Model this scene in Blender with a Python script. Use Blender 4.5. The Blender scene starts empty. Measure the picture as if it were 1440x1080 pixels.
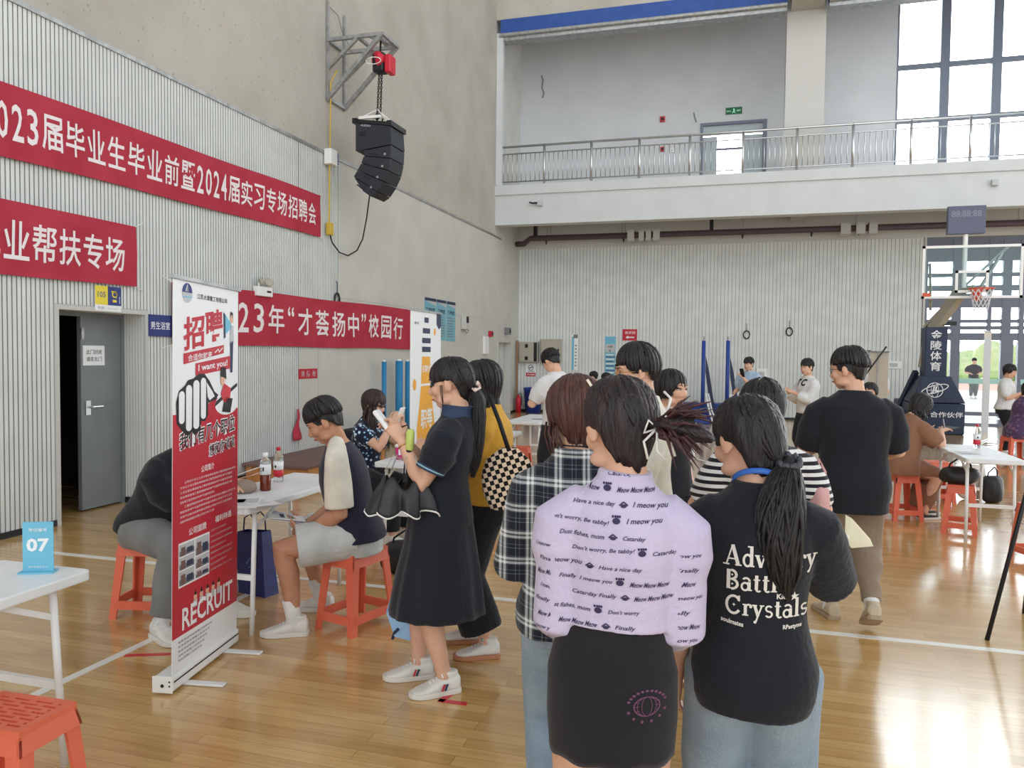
import bpy, bmesh, math, random
import numpy as np
from mathutils import Vector, Matrix
from mathutils.bvhtree import BVHTree
R_ = math.radians
SC = bpy.context.scene
COL = SC.collection
# ------------------------------------------------------------------ camera
cam_d = bpy.data.cameras.new('camera')
cam = bpy.data.objects.new('camera', cam_d); COL.objects.link(cam)
F_PX, YAW, PITCH, ROLL, EYE = 1093.78, .2845, -.0393, -.0107, 1.6
cam_d.sensor_fit = 'HORIZONTAL'; cam_d.sensor_width = 36.0
cam_d.lens = 36.0 * F_PX / 1440.0
cam_d.clip_start = .05; cam_d.clip_end = 400
def cam_axes():
    cy, sy = math.cos(YAW), math.sin(YAW)
    f = Vector((-sy, cy, 0)); r = Vector((cy, sy, 0)); u = Vector((0, 0, 1))
    f2 = f * math.cos(PITCH) + u * math.sin(PITCH); u2 = -f * math.sin(PITCH) + u * math.cos(PITCH)
    return r * math.cos(ROLL) - u2 * math.sin(ROLL), r * math.sin(ROLL) + u2 * math.cos(ROLL), f2
cr_, cu_, cf_ = cam_axes()
cam.matrix_world = Matrix(((cr_.x, cu_.x, -cf_.x, 0), (cr_.y, cu_.y, -cf_.y, 0), (cr_.z, cu_.z, -cf_.z, EYE), (0, 0, 0, 1)))
SC.camera = cam
# ------------------------------------------------------------------ daylight
SC.view_settings.view_transform = 'Standard'; SC.view_settings.look = 'None'
SC.view_settings.gamma = 1.0; SC.view_settings.use_curve_mapping = False
SC.view_settings.exposure = .0
SKY_SIDE, SKY_TOP, SKY_GLARE, FILL_BEHIND = 1.2, .52, 9.0, 1.0
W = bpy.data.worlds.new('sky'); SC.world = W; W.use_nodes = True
wn, wl = W.node_tree.nodes, W.node_tree.links
wn.clear()
wo = wn.new('ShaderNodeOutputWorld'); wb = wn.new('ShaderNodeBackground')
tc = wn.new('ShaderNodeTexCoord'); sx = wn.new('ShaderNodeSeparateXYZ')
wl.new(tc.outputs['Generated'], sx.inputs[0])
# hazy sky, its brightness shaped to light the walls: bright all round the horizon, dimmer overhead, glaring beyond the far (window) end
def wmath(op, a, b_=None, clamp=False):
    n = wn.new('ShaderNodeMath'); n.operation = op; n.use_clamp = clamp
    for i, v in enumerate((a, b_)):
        if v is None: continue
        if isinstance(v, (int, float)): n.inputs[i].default_value = v
        else: wl.new(v, n.inputs[i])
    return n.outputs[0]
def wramp(v, lo, hi, a, b_):
    n = wn.new('ShaderNodeMapRange'); n.interpolation_type = 'SMOOTHSTEP'
    for i, q in enumerate((None, lo, hi, a, b_)):
        if i: n.inputs[i].default_value = q
    wl.new(v, n.inputs[0]); return n.outputs[0]
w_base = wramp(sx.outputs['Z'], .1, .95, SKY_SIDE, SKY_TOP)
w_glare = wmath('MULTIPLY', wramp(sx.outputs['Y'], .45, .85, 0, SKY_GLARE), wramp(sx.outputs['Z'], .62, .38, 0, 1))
w_fill = wmath('MULTIPLY', wramp(sx.outputs['Y'], -.2, -.7, 0, FILL_BEHIND), wramp(sx.outputs['Z'], .8, .5, 0, 1))  # extra glow behind the camera, added to brighten the back wall
w_sum = wmath('ADD', wmath('ADD', w_base, w_glare), w_fill)
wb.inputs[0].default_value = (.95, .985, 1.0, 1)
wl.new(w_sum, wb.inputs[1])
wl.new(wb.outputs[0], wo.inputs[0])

# ------------------------------------------------------------------ materials
def lin(c):
    return tuple(((v / 255) / 12.92 if v / 255 <= .04045 else ((v / 255 + .055) / 1.055) ** 2.4) for v in c)
MATS = {}
def mat(name, rgb, rough=.6, metal=0, spec=.5, coat=0, trans=0, ior=1.45, emit=None, sheen=0, alpha=1):
    if name in MATS: return MATS[name]
    m = bpy.data.materials.new(name); m.use_nodes = True
    b = m.node_tree.nodes['Principled BSDF']
    b.inputs['Base Color'].default_value = (*lin(rgb), 1)
    b.inputs['Roughness'].default_value = rough; b.inputs['Metallic'].default_value = metal
    b.inputs['Specular IOR Level'].default_value = spec; b.inputs['Coat Weight'].default_value = coat
    b.inputs['Transmission Weight'].default_value = trans; b.inputs['IOR'].default_value = ior
    b.inputs['Sheen Weight'].default_value = sheen; b.inputs['Alpha'].default_value = alpha
    if emit:
        b.inputs['Emission Color'].default_value = (*lin(rgb), 1); b.inputs['Emission Strength'].default_value = emit
    MATS[name] = m
    return m
def nd(m, t, **kw):
    n = m.node_tree.nodes.new(t)
    for k, v in kw.items():
        if hasattr(n, k): setattr(n, k, v)
        else: n.inputs[k].default_value = v
    return n
def bsdf(m): return m.node_tree.nodes['Principled BSDF']
def link(m, a, b): m.node_tree.links.new(a, b)
def noisy(m, rgb2, scale=20, lo=.35, hi=.65, bump=0, bscale=None, stretch=None, detail=6):
    """blend the base colour with a second colour by noise; optional bump"""
    b = bsdf(m); t = nd(m, 'ShaderNodeTexCoord'); src = t.outputs['Object']
    if stretch:
        mp = nd(m, 'ShaderNodeMapping'); mp.inputs['Scale'].default_value = stretch; link(m, src, mp.inputs[0]); src = mp.outputs[0]
    n = nd(m, 'ShaderNodeTexNoise'); n.inputs['Scale'].default_value = scale; n.inputs['Detail'].default_value = detail
    link(m, src, n.inputs[0])
    r = nd(m, 'ShaderNodeValToRGB'); r.color_ramp.elements[0].position = lo; r.color_ramp.elements[1].position = hi
    r.color_ramp.elements[0].color = b.inputs['Base Color'].default_value[:]
    r.color_ramp.elements[1].color = (*lin(rgb2), 1)
    link(m, n.outputs[0], r.inputs[0]); link(m, r.outputs[0], b.inputs['Base Color'])
    if bump:
        n2 = nd(m, 'ShaderNodeTexNoise'); n2.inputs['Scale'].default_value = bscale or scale; n2.inputs['Detail'].default_value = 8
        link(m, src, n2.inputs[0]); bp = nd(m, 'ShaderNodeBump'); bp.inputs['Strength'].default_value = bump; bp.inputs['Distance'].default_value = .02
        link(m, n2.outputs[0], bp.inputs['Height']); link(m, bp.outputs[0], b.inputs['Normal'])
    return m
def cloth(name, rgb, rough=.9, rgb2=None, bump=.25, bscale=60):
    if name in MATS: return MATS[name]
    m = mat(name, rgb, rough, spec=.2, sheen=.15)
    c2 = rgb2 or tuple(max(0, v * .88) for v in rgb)
    return noisy(m, c2, 9, .3, .75, bump, bscale)
def hairmat(name, rgb, rgb2):
    if name in MATS: return MATS[name]
    m = mat(name, rgb, .42, spec=.45)
    return noisy(m, rgb2, 38, .35, .75, .5, 90, (1, 1, .18))

M = {}
M['slat'] = noisy(mat('slat_panel_white', (222, 226, 224), .55), (212, 216, 214), 3)
M['slatgap'] = mat('slat_gap_grey', (176, 178, 176), .8)
M['plain'] = noisy(mat('smooth_panel_white', (206, 205, 198), .6), (198, 197, 190), 2)
M['plaster'] = mat('acoustic_plaster_beige', (206, 199, 182), .95, spec=.1)
M['grey'] = noisy(mat('grey_wall_paint', (206, 208, 210), .7), (199, 201, 204), 1.2)
M['white'] = noisy(mat('white_paint', (208, 212, 213), .6), (202, 206, 207), 2)
M['offwhite'] = mat('off_white_paint', (198, 197, 193), .6)
M['steel'] = mat('brushed_stainless', (205, 207, 208), .28, metal=1)
M['galv'] = noisy(mat('galvanised_steel', (178, 180, 180), .45, metal=.6), (150, 152, 153), 12)
M['wmetal'] = mat('white_coated_metal', (232, 233, 232), .35)
M['blackm'] = mat('black_coated_metal', (30, 32, 36), .45)
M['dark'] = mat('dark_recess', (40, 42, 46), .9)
M['frame'] = mat('grey_window_aluminium', (112, 119, 134), .5)
M['doorgrey'] = noisy(mat('grey_steel_door', (126, 132, 136), .5), (118, 124, 128), 3)
M['blue_band'] = noisy(mat('blue_painted_band', (48, 84, 160), .6), (42, 76, 148), 4)
M['pipe'] = mat('dark_red_sprinkler_pipe', (84, 66, 72), .5)
M['red_cloth'] = noisy(mat('red_banner_cloth', (186, 60, 78), .75, spec=.25), (174, 50, 68), 2.5)
M['banner_white'] = mat('banner_white_print', (240, 232, 234), .8)
M['plastic_o'] = noisy(mat('orange_red_plastic', (226, 112, 84), .42), (216, 102, 76), 4)
M['table_w'] = noisy(mat('white_table_plastic', (232, 235, 236), .4), (224, 228, 230), 6)
M['black'] = mat('black_print', (24, 24, 28), .6)
M['red'] = mat('red_print', (190, 30, 52), .35)
M['redl'] = mat('light_red_print', (205, 52, 66), .35)
M['ppr'] = mat('white_print', (236, 238, 240), .45)
M['blue'] = mat('blue_print', (38, 52, 122), .5)
M['sky'] = mat('sky_blue_print', (112, 186, 214), .5)
M['teal'] = mat('teal_print', (120, 178, 196), .5)
M['yellow'] = mat('yellow_print', (236, 214, 60), .5)
M['amber'] = mat('amber_print', (240, 172, 56), .45)
M['gprint'] = mat('grey_print', (120, 122, 126), .6)
M['greyl'] = mat('light_grey_print', (190, 192, 196), .6)
M['skinp'] = mat('printed_skin', (228, 178, 150), .6)
M['navy'] = mat('navy_print', (44, 54, 84), .6)
M['green'] = mat('green_exit_print', (16, 96, 62), .5)
M['greenl'] = mat('light_green_print', (170, 236, 200), .5, emit=.25)
M['magenta'] = mat('magenta_print', (222, 40, 132), .5)
M['lime'] = mat('pale_green_print', (196, 210, 110), .5)
M['skin'] = noisy(mat('skin', (222, 178, 152), .5, spec=.35), (212, 164, 138), 14)
M['skin_tan'] = noisy(mat('tanned_skin', (196, 146, 116), .5, spec=.35), (184, 132, 104), 14)
M['lips'] = mat('lips', (176, 96, 92), .45)
M['eye'] = mat('eye_white', (225, 220, 214), .3)
M['iris'] = mat('iris_dark', (26, 20, 18), .2)
M['hair'] = hairmat('black_hair', (26, 24, 26), (44, 40, 42))
M['hair_br'] = hairmat('dark_brown_hair', (44, 32, 30), (72, 50, 46))
M['hair_red'] = hairmat('reddish_brown_hair', (72, 44, 40), (98, 62, 54))
M['cap_wht'] = mat('white_plastic', (238, 238, 236), .35)
M['cap_red'] = mat('red_plastic_cap', (206, 40, 60), .35)
M['clear'] = mat('clear_plastic', (240, 246, 248), .06, trans=.9, ior=1.2)
M['tea'] = mat('dark_tea', (110, 44, 30), .15)
M['brownmat'] = noisy(mat('brown_vinyl_mat', (122, 94, 88), .6), (112, 84, 80), 3)
M['woodside'] = mat('orange_wood_veneer', (198, 140, 84), .5)
noisy(M['woodside'], (176, 120, 68), 6, .3, .7, 0, None, (1, 1, 7))
M['pad_blue'] = noisy(mat('blue_padding', (44, 74, 156), .5), (38, 66, 144), 4)
M['navy_pad'] = noisy(mat('navy_padding', (44, 56, 84), .5), (38, 50, 76), 4)
M['pole_blue'] = mat('blue_pole_cover', (40, 128, 180), .5)
M['beige'] = mat('beige_metal', (176, 170, 156), .5)
M['bin'] = mat('blue_bin_plastic', (32, 62, 150), .45)
M['glass'] = mat('window_glass', (244, 250, 252), .02, trans=1, ior=1.02, spec=.3)
M['glassdk'] = mat('tinted_clear_board', (225, 240, 242), .03, trans=.94, ior=1.03)
M['orange_rim'] = mat('orange_rim', (214, 84, 48), .4)
M['net'] = mat('white_net_cord', (226, 226, 230), .8)
M['rope'] = mat('dark_cable', (34, 36, 40), .6)
M['ycable'] = mat('yellow_cable', (206, 172, 60), .5)
M['gold'] = mat('gold_metal', (206, 160, 84), .3, metal=1)
M['brass'] = M['gold']
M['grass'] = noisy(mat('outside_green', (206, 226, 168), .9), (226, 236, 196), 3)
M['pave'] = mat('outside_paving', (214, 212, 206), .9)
M['wood'] = mat('maple_floor', (205, 168, 112), .3)

# maple strip floor: narrow planks running across the hall
def floor_mat():
    m = M['wood']; b = bsdf(m)
    t = nd(m, 'ShaderNodeTexCoord')
    br = nd(m, 'ShaderNodeTexBrick'); br.offset = .37; br.offset_frequency = 2; br.squash = 1
    br.inputs['Color1'].default_value = (0, 0, 0, 1); br.inputs['Color2'].default_value = (1, 1, 1, 1); br.inputs['Mortar'].default_value = (.5, .5, .5, 1)
    br.inputs['Scale'].default_value = 1; br.inputs['Mortar Size'].default_value = .0016; br.inputs['Mortar Smooth'].default_value = .2
    br.inputs['Brick Width'].default_value = 1.05; br.inputs['Row Height'].default_value = .075; br.inputs['Bias'].default_value = 0
    link(m, t.outputs['Object'], br.inputs[0])
    ramp = nd(m, 'ShaderNodeValToRGB')
    e = ramp.color_ramp.elements
    e[0].position = 0; e[0].color = (*lin((192, 152, 94)), 1); e[1].position = 1; e[1].color = (*lin((214, 176, 116)), 1)
    k = e.new(.5); k.color = (*lin((204, 164, 104)), 1)
    link(m, br.outputs['Color'], ramp.inputs[0])
    mp = nd(m, 'ShaderNodeMapping'); mp.inputs['Scale'].default_value = (1.2, 14, 1); link(m, t.outputs['Object'], mp.inputs[0])
    n = nd(m, 'ShaderNodeTexNoise'); n.inputs['Scale'].default_value = 3; n.inputs['Detail'].default_value = 9; link(m, mp.outputs[0], n.inputs[0])
    mx = nd(m, 'ShaderNodeMix', data_type='RGBA', blend_type='OVERLAY'); mx.inputs[0].default_value = .35
    link(m, ramp.outputs[0], mx.inputs[6]); link(m, n.outputs[0], mx.inputs[7])
    m2 = nd(m, 'ShaderNodeMix', data_type='RGBA', blend_type='MULTIPLY'); m2.inputs[7].default_value = (.62, .52, .42, 1)
    link(m, br.outputs['Fac'], m2.inputs[0]); link(m, mx.outputs[2], m2.inputs[6])
    link(m, m2.outputs[2], b.inputs['Base Color'])
    b.inputs['Specular IOR Level'].default_value = .8; b.inputs['Coat Weight'].default_value = .6; b.inputs['Coat Roughness'].default_value = .12
    rr = nd(m, 'ShaderNodeMapRange'); rr.inputs[3].default_value = .14; rr.inputs[4].default_value = .26
    link(m, n.outputs[0], rr.inputs[0]); link(m, rr.outputs[0], b.inputs['Roughness'])
    bp = nd(m, 'ShaderNodeBump'); bp.inputs['Strength'].default_value = .12; bp.inputs['Distance'].default_value = .002; bp.invert = True
    link(m, br.outputs['Fac'], bp.inputs['Height']); link(m, bp.outputs[0], b.inputs['Normal'])
floor_mat()
def plaster_mat():
    m = M['plaster']; b = bsdf(m)
    t = nd(m, 'ShaderNodeTexCoord')
    n1 = nd(m, 'ShaderNodeTexNoise'); n1.inputs['Scale'].default_value = 9; n1.inputs['Detail'].default_value = 8
    n2 = nd(m, 'ShaderNodeTexNoise'); n2.inputs['Scale'].default_value = 1.1; n2.inputs['Detail'].default_value = 5
    n3 = nd(m, 'ShaderNodeTexVoronoi'); n3.inputs['Scale'].default_value = 13
    for n in (n1, n2, n3): link(m, t.outputs['Object'], n.inputs[0])
    r = nd(m, 'ShaderNodeValToRGB'); r.color_ramp.elements[0].position = .3; r.color_ramp.elements[1].position = .7
    r.color_ramp.elements[0].color = (*lin((176, 171, 161)), 1); r.color_ramp.elements[1].color = (*lin((192, 187, 178)), 1)
    link(m, n2.outputs[0], r.inputs[0])
    p = nd(m, 'ShaderNodeMath', operation='LESS_THAN'); p.inputs[1].default_value = .17
    link(m, n3.outputs['Distance'], p.inputs[0])
    q = nd(m, 'ShaderNodeMath', operation='GREATER_THAN'); q.inputs[1].default_value = .52
    link(m, n1.outputs[0], q.inputs[0])
    pq = nd(m, 'ShaderNodeMath', operation='MULTIPLY'); link(m, p.outputs[0], pq.inputs[0]); link(m, q.outputs[0], pq.inputs[1])
    f = nd(m, 'ShaderNodeMath', operation='MULTIPLY'); f.inputs[1].default_value = .55; link(m, pq.outputs[0], f.inputs[0])
    mx = nd(m, 'ShaderNodeMix', data_type='RGBA', blend_type='MULTIPLY'); mx.inputs[7].default_value = (.5, .5, .52, 1)
    link(m, f.outputs[0], mx.inputs[0]); link(m, r.outputs[0], mx.inputs[6]); link(m, mx.outputs[2], b.inputs['Base Color'])
    bp = nd(m, 'ShaderNodeBump'); bp.inputs['Strength'].default_value = .5; bp.inputs['Distance'].default_value = .02
    link(m, n1.outputs[0], bp.inputs['Height']); link(m, bp.outputs[0], b.inputs['Normal'])
plaster_mat()

# ------------------------------------------------------------------ object helpers
def tag(o, label=None, cat=None, group=None, kind=None):
    if label: o['label'] = label
    if cat: o['category'] = cat
    if group: o['group'] = group
    if kind: o['kind'] = kind
    return o
def thing(name, label, cat, loc=(0, 0, 0), rz=0, group=None):
    o = bpy.data.objects.new(name, None); COL.objects.link(o)
    o.empty_display_size = .1; o.location = loc; o.rotation_euler = (0, 0, rz)
    return tag(o, label, cat, group)
def copy_tree(o, parent=None):
    c = o.copy(); COL.objects.link(c)
    if parent: c.parent = parent
    for ch in [x for x in bpy.data.objects if x.parent == o]: copy_tree(ch, c)
    return c
class MB:
    """collects shapes, links them as ONE mesh object"""
    def __init__(s): s.v = []; s.f = []; s.m = []; s.cur = 0; s.mats = []
    def use(s, m):
        if m not in s.mats: s.mats.append(m)
        s.cur = s.mats.index(m); return s
    def add(s, vs, fs):
        o = len(s.v); s.v += [tuple(v) for v in vs]; s.f += [tuple(i + o for i in f) for f in fs]; s.m += [s.cur] * len(fs); return s
    def box(s, c, d, rz=0, rx=0, ry=0):
        mt = Matrix.Translation(c) @ Matrix.Rotation(rz, 4, 'Z') @ Matrix.Rotation(ry, 4, 'Y') @ Matrix.Rotation(rx, 4, 'X')
        vs = [mt @ Vector((x * d[0] / 2, y * d[1] / 2, z * d[2] / 2)) for x in (-1, 1) for y in (-1, 1) for z in (-1, 1)]
        return s.add(vs, [(0, 1, 3, 2), (4, 6, 7, 5), (0, 4, 5, 1), (2, 3, 7, 6), (0, 2, 6, 4), (1, 5, 7, 3)])
    def bb(s, a, b):
        return s.box([(a[i] + b[i]) / 2 for i in range(3)], [abs(b[i] - a[i]) for i in range(3)])
    def bar(s, a, b, w, h=None, up=(0, 0, 1)):
        """rectangular bar from a to b"""
        a, b = Vector(a), Vector(b); d = (b - a).normalized(); u = Vector(up)
        if abs(d.dot(u)) > .98: u = Vector((0, 1, 0))
        r = d.cross(u).normalized(); u = r.cross(d); h = h or w
        vs = [p + r * sx * w / 2 + u * sz * h / 2 for p in (a, b) for sx, sz in ((-1, -1), (1, -1), (1, 1), (-1, 1))]
        return s.add(vs, [(0, 1, 2, 3), (7, 6, 5, 4), (0, 4, 5, 1), (1, 5, 6, 2), (2, 6, 7, 3), (3, 7, 4, 0)])
    def tube(s, pts, r, n=10, closed=False, cap=True):
        pts = [Vector(p) for p in pts]; k = len(pts)
        rs = r if isinstance(r, (list, tuple)) else [r] * k
        vs = []; prev = None
        for i, p in enumerate(pts):
            if closed: t = pts[(i + 1) % k] - pts[i - 1]
            else: t = pts[min(i + 1, k - 1)] - pts[max(i - 1, 0)]
            t.normalize()
            if prev is None:
                u = Vector((0, 0, 1)) if abs(t.z) < .9 else Vector((1, 0, 0))
                a = t.cross(u).normalized()
            else:
                a = (prev - t * prev.dot(t))
                a = a.normalized() if a.length > 1e-6 else t.orthogonal().normalized()
            prev = a; b = t.cross(a)
            vs += [p + (a * math.cos(2 * math.pi * j / n) + b * math.sin(2 * math.pi * j / n)) * rs[i] for j in range(n)]
        fs = []
        for i in range(k if closed else k - 1):
            for j in range(n):
                a0 = i * n + j; a1 = i * n + (j + 1) % n; b0 = ((i + 1) % k) * n + j; b1 = ((i + 1) % k) * n + (j + 1) % n
                fs.append((a0, a1, b1, b0))
        if cap and not closed: fs += [tuple(range(n - 1, -1, -1)), tuple(range((k - 1) * n, k * n))]
        return s.add(vs, fs)
    def cyl(s, a, b, r, r2=None, n=20): return s.tube([a, b], [r, r if r2 is None else r2], n)
    def lathe(s, prof, c=(0, 0, 0), n=24):
        vs = [(c[0] + r * math.cos(2 * math.pi * j / n), c[1] + r * math.sin(2 * math.pi * j / n), c[2] + z) for r, z in prof for j in range(n)]
        fs = [(i * n + j, i * n + (j + 1) % n, (i + 1) * n + (j + 1) % n, (i + 1) * n + j) for i in range(len(prof) - 1) for j in range(n)]
        if prof[0][0] > 1e-5: fs.append(tuple(range(n - 1, -1, -1)))
        if prof[-1][0] > 1e-5: fs.append(tuple(range((len(prof) - 1) * n, len(prof) * n)))
        return s.add(vs, fs)
    def ell(s, c, r, n=16, m=10, mt=None):
        vs = []; fs = []
        for i in range(m + 1):
            th = math.pi * i / m
            for j in range(n):
                ph = 2 * math.pi * j / n
                p = Vector((r[0] * math.sin(th) * math.cos(ph), r[1] * math.sin(th) * math.sin(ph), -r[2] * math.cos(th)))
                vs.append(Vector(c) + (mt @ p if mt else p))
        for i in range(m):
            for j in range(n): fs.append((i * n + j, i * n + (j + 1) % n, (i + 1) * n + (j + 1) % n, (i + 1) * n + j))
        return s.add(vs, fs)
    def prism(s, pts, z0, z1):
        k = len(pts); vs = [(x, y, z0) for x, y in pts] + [(x, y, z1) for x, y in pts]
        return s.add(vs, [tuple(range(k - 1, -1, -1)), tuple(range(k, 2 * k))] + [(i, (i + 1) % k, k + (i + 1) % k, k + i) for i in range(k)])
    def build(s, name, m=None, parent=None, smooth=False, bevel=0, kind=None, recalc=True, label=None, seg=2):
        me = bpy.data.meshes.new(name); me.from_pydata(s.v, [], s.f)
        ms = s.mats if s.mats else ([m] if m else [])
        for x in ms: me.materials.append(x)
        if s.mats and len(s.m) == len(me.polygons): me.polygons.foreach_set('material_index', s.m)
        if recalc:
            b = bmesh.new(); b.from_mesh(me)
            if bevel: bmesh.ops.remove_doubles(b, verts=b.verts, dist=1e-6)
            bmesh.ops.recalc_face_normals(b, faces=b.faces); b.to_mesh(me); b.free()
        if smooth: me.polygons.foreach_set('use_smooth', [True] * len(me.polygons))
        me.update()
        o = bpy.data.objects.new(name, me); COL.objects.link(o)
        if parent: o.parent = parent
        if bevel:
            md = o.modifiers.new('bevel', 'BEVEL'); md.width = bevel; md.segments = seg; md.limit_method = 'ANGLE'; md.angle_limit = R_(40)
        if kind: o['kind'] = kind
        if label: o['label'] = label
        return o
def struct(o): o['kind'] = 'structure'; return o

# flat artwork: polygons and lettering drawn in metres on a sheet, built as one mesh with several inks
def text_mesh(s, bold=0., res=2):
    cu = bpy.data.curves.new('txt', 'FONT'); cu.body = s; cu.size = 1; cu.offset = bold; cu.resolution_u = res; cu.fill_mode = 'FRONT'
    o = bpy.data.objects.new('txt', cu); COL.objects.link(o)
    bpy.context.view_layer.update()
    me = bpy.data.meshes.new_from_object(o.evaluated_get(bpy.context.evaluated_depsgraph_get()))
    vs = [(v.co.x, v.co.y) for v in me.vertices]; fs = [tuple(p.vertices) for p in me.polygons]
    bpy.data.objects.remove(o); bpy.data.curves.remove(cu); bpy.data.meshes.remove(me)
    return vs, fs
_tc = {}
class Art:
    def __init__(s): s.v = []; s.f = []; s.m = []; s.mats = []; s.lay = 0
    def _mi(s, m):
        if m not in s.mats: s.mats.append(m)
        return s.mats.index(m)
    def layer(s, k): s.lay = k; return s
    def raw(s, vs, fs, m):
        o = len(s.v); s.v += [(x, y, s.lay) for x, y in vs]; s.f += [tuple(i + o for i in f) for f in fs]; s.m += [s._mi(m)] * len(fs); return s
    def poly(s, pts, m): return s.raw(pts, [tuple(range(len(pts)))], m)
    def rect(s, x0, y0, x1, y1, m): return s.poly([(x0, y0), (x1, y0), (x1, y1), (x0, y1)], m)
    def grid(s, x0, y0, x1, y1, m, nx=20, ny=4):
        vs = [(x0 + (x1 - x0) * i / nx, y0 + (y1 - y0) * j / ny) for j in range(ny + 1) for i in range(nx + 1)]
        return s.raw(vs, [(j * (nx + 1) + i, j * (nx + 1) + i + 1, (j + 1) * (nx + 1) + i + 1, (j + 1) * (nx + 1) + i) for j in range(ny) for i in range(nx)], m)
    def oval(s, cx, cy, rx, ry, m, n=24): return s.poly([(cx + rx * math.cos(2 * math.pi * i / n), cy + ry * math.sin(2 * math.pi * i / n)) for i in range(n)], m)
    def ring(s, cx, cy, rx, ry, w, m, n=28, rot=0, a0=0, a1=2 * math.pi):
        vs = []
        for i in range(n + 1):
            a = a0 + (a1 - a0) * i / n; c, q = math.cos(a), math.sin(a)
            for k in (-.5, .5):
                x, y = (rx + w * k) * c, (ry + w * k) * q
                vs.append((cx + x * math.cos(rot) - y * math.sin(rot), cy + x * math.sin(rot) + y * math.cos(rot)))
        return s.raw(vs, [(2 * i, 2 * i + 1, 2 * i + 3, 2 * i + 2) for i in range(n)], m)
    def line(s, pts, w, m):
        for (x0, y0), (x1, y1) in zip(pts, pts[1:]):
            d = math.hypot(x1 - x0, y1 - y0) or 1; nx, ny = -(y1 - y0) / d * w / 2, (x1 - x0) / d * w / 2
            s.poly([(x0 + nx, y0 + ny), (x0 - nx, y0 - ny), (x1 - nx, y1 - ny), (x1 + nx, y1 + ny)], m)
        return s
    def text(s, t, x0, y0, w, h, m, bold=.02, shear=0, slope=0, fit=True, res=2):
        """lettering fitted to the box x0,y0,w,h (w None: natural width)"""
        key = (t, bold, res)
        if key not in _tc: _tc[key] = text_mesh(t, bold, res)
        vs, fs = _tc[key]
        if not vs: return s
        ax = min(v[0] for v in vs); bx = max(v[0] for v in vs); ay = min(v[1] for v in vs); by = max(v[1] for v in vs)
        ky = h / (by - ay); kx = ky if w is None else w / (bx - ax)
        return s.raw([(x0 + (x - ax) * kx + shear * (y - ay) * ky, y0 + (y - ay) * ky + slope * (x - ax) * kx) for x, y in vs], fs, m)
    def build(s, name, origin, right, up, parent=None, gap=.0006, warp=None, kind=None, label=None):
        o_, r, u = Vector(origin), Vector(right), Vector(up); n = r.cross(u).normalized()
        vs = [o_ + r * x + u * y + n * (l * gap + (warp(x, y) if warp else 0)) for x, y, l in s.v]
        me = bpy.data.meshes.new(name); me.from_pydata(vs, [], s.f)
        for x in s.mats: me.materials.append(x)
        me.polygons.foreach_set('material_index', s.m); me.update()
        o = bpy.data.objects.new(name, me); COL.objects.link(o)
        if parent: o.parent = parent
        if kind: o['kind'] = kind
        if label: o['label'] = label
        return o
def sheet(mb_art, name, origin, right, up, w, h, thick, m, parent=None):
    """backing slab behind a piece of artwork"""
    o_, r, u = Vector(origin), Vector(right), Vector(up); n = r.cross(u).normalized()
    b = MB(); vs = [o_ + r * x + u * y + n * z for z in (-thick, -.0002) for x, y in ((0, 0), (w, 0), (w, h), (0, h))]
    b.add(vs, [(3, 2, 1, 0), (4, 5, 6, 7), (0, 1, 5, 4), (1, 2, 6, 5), (2, 3, 7, 6), (3, 0, 4, 7)])
    return b.build(name, m, parent)
# ================================================================== the hall (setting)
XL, YB, YC = -5.89, 20.735, 18.494
LEDGE = 4.51
b = MB(); b.bb((-9, -6, -.2), (16, YB + .15, 0)); struct(b.build('floor', M['wood']))
def slats(name, axis, a0, a1, z0, z1, fixed, pitch=.046, gap=.012, depth=.012):
    """vertical slatted cladding: one profile run along the wall and drawn up"""
    prof = []; k = int(round((a1 - a0) / pitch)); p = (a1 - a0) / k
    for i in range(k):
        s0 = a0 + i * p
        prof += [(s0, 0), (s0 + p - gap, 0), (s0 + p - gap, -depth), (s0 + p, -depth)]
    prof.append((a1, 0))
    vs = []; fs = []; ms = []
    for z in (z0, z1):
        for s, d in prof: vs.append((fixed + d, s, z) if axis == 'y' else (s, fixed - d, z))
    n = len(prof)
    me = bpy.data.meshes.new(name)
    for i in range(n - 1): fs.append((i, i + 1, n + i + 1, n + i)); ms.append(0 if i % 4 == 0 else 1)
    if axis == 'y': fs = [f[::-1] for f in fs]
    me.from_pydata(vs, [], fs); me.materials.append(M['slat']); me.materials.append(M['slatgap']); me.polygons.foreach_set('material_index', ms); me.update()
    o = bpy.data.objects.new(name, me); COL.objects.link(o); return struct(o)
DY0, DY1, DZ = 5.58, 6.64, 1.955
# left wall: slats around the doorway, smooth boards further on, plaster above the ledge
wl_ = MB()
wl_.bb((XL - .3, -6, LEDGE), (XL + .0, YC, 13.5)); struct(wl_.build('wall_left_upper', M['plaster']))
b = MB().use(M['plain'])
for y0, y1, z0, z1 in ((-6, DY0, 0, LEDGE), (DY0, DY1, DZ, LEDGE), (DY1, 18.83, 0, LEDGE), (18.83, 19.94, 1.9, LEDGE), (19.94, YB, 0, LEDGE)):
    b.bb((XL - .3, y0, z0), (XL - .016, y1, z1))
b.bb((XL - .3, YC, LEDGE), (XL - .016, YB, 13.5))
b.bb((XL - .02, 9.55, 0), (XL, 18.83, 1.62)); b.bb((XL - .02, 10.65, 1.62), (XL, 18.83, LEDGE)); b.bb((XL - .02, 18.83, 1.9), (XL, YB, LEDGE)); b.bb((XL - .02, 19.94, 0), (XL, YB, 1.9))
struct(b.build('wall_left'))
slats('wall_left_slats', 'y', -6, DY0 - .04, 0, LEDGE, XL)
slats('wall_left_slats_over_door', 'y', DY0 - .04, DY1 + .04, DZ + .05, LEDGE, XL)
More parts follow.
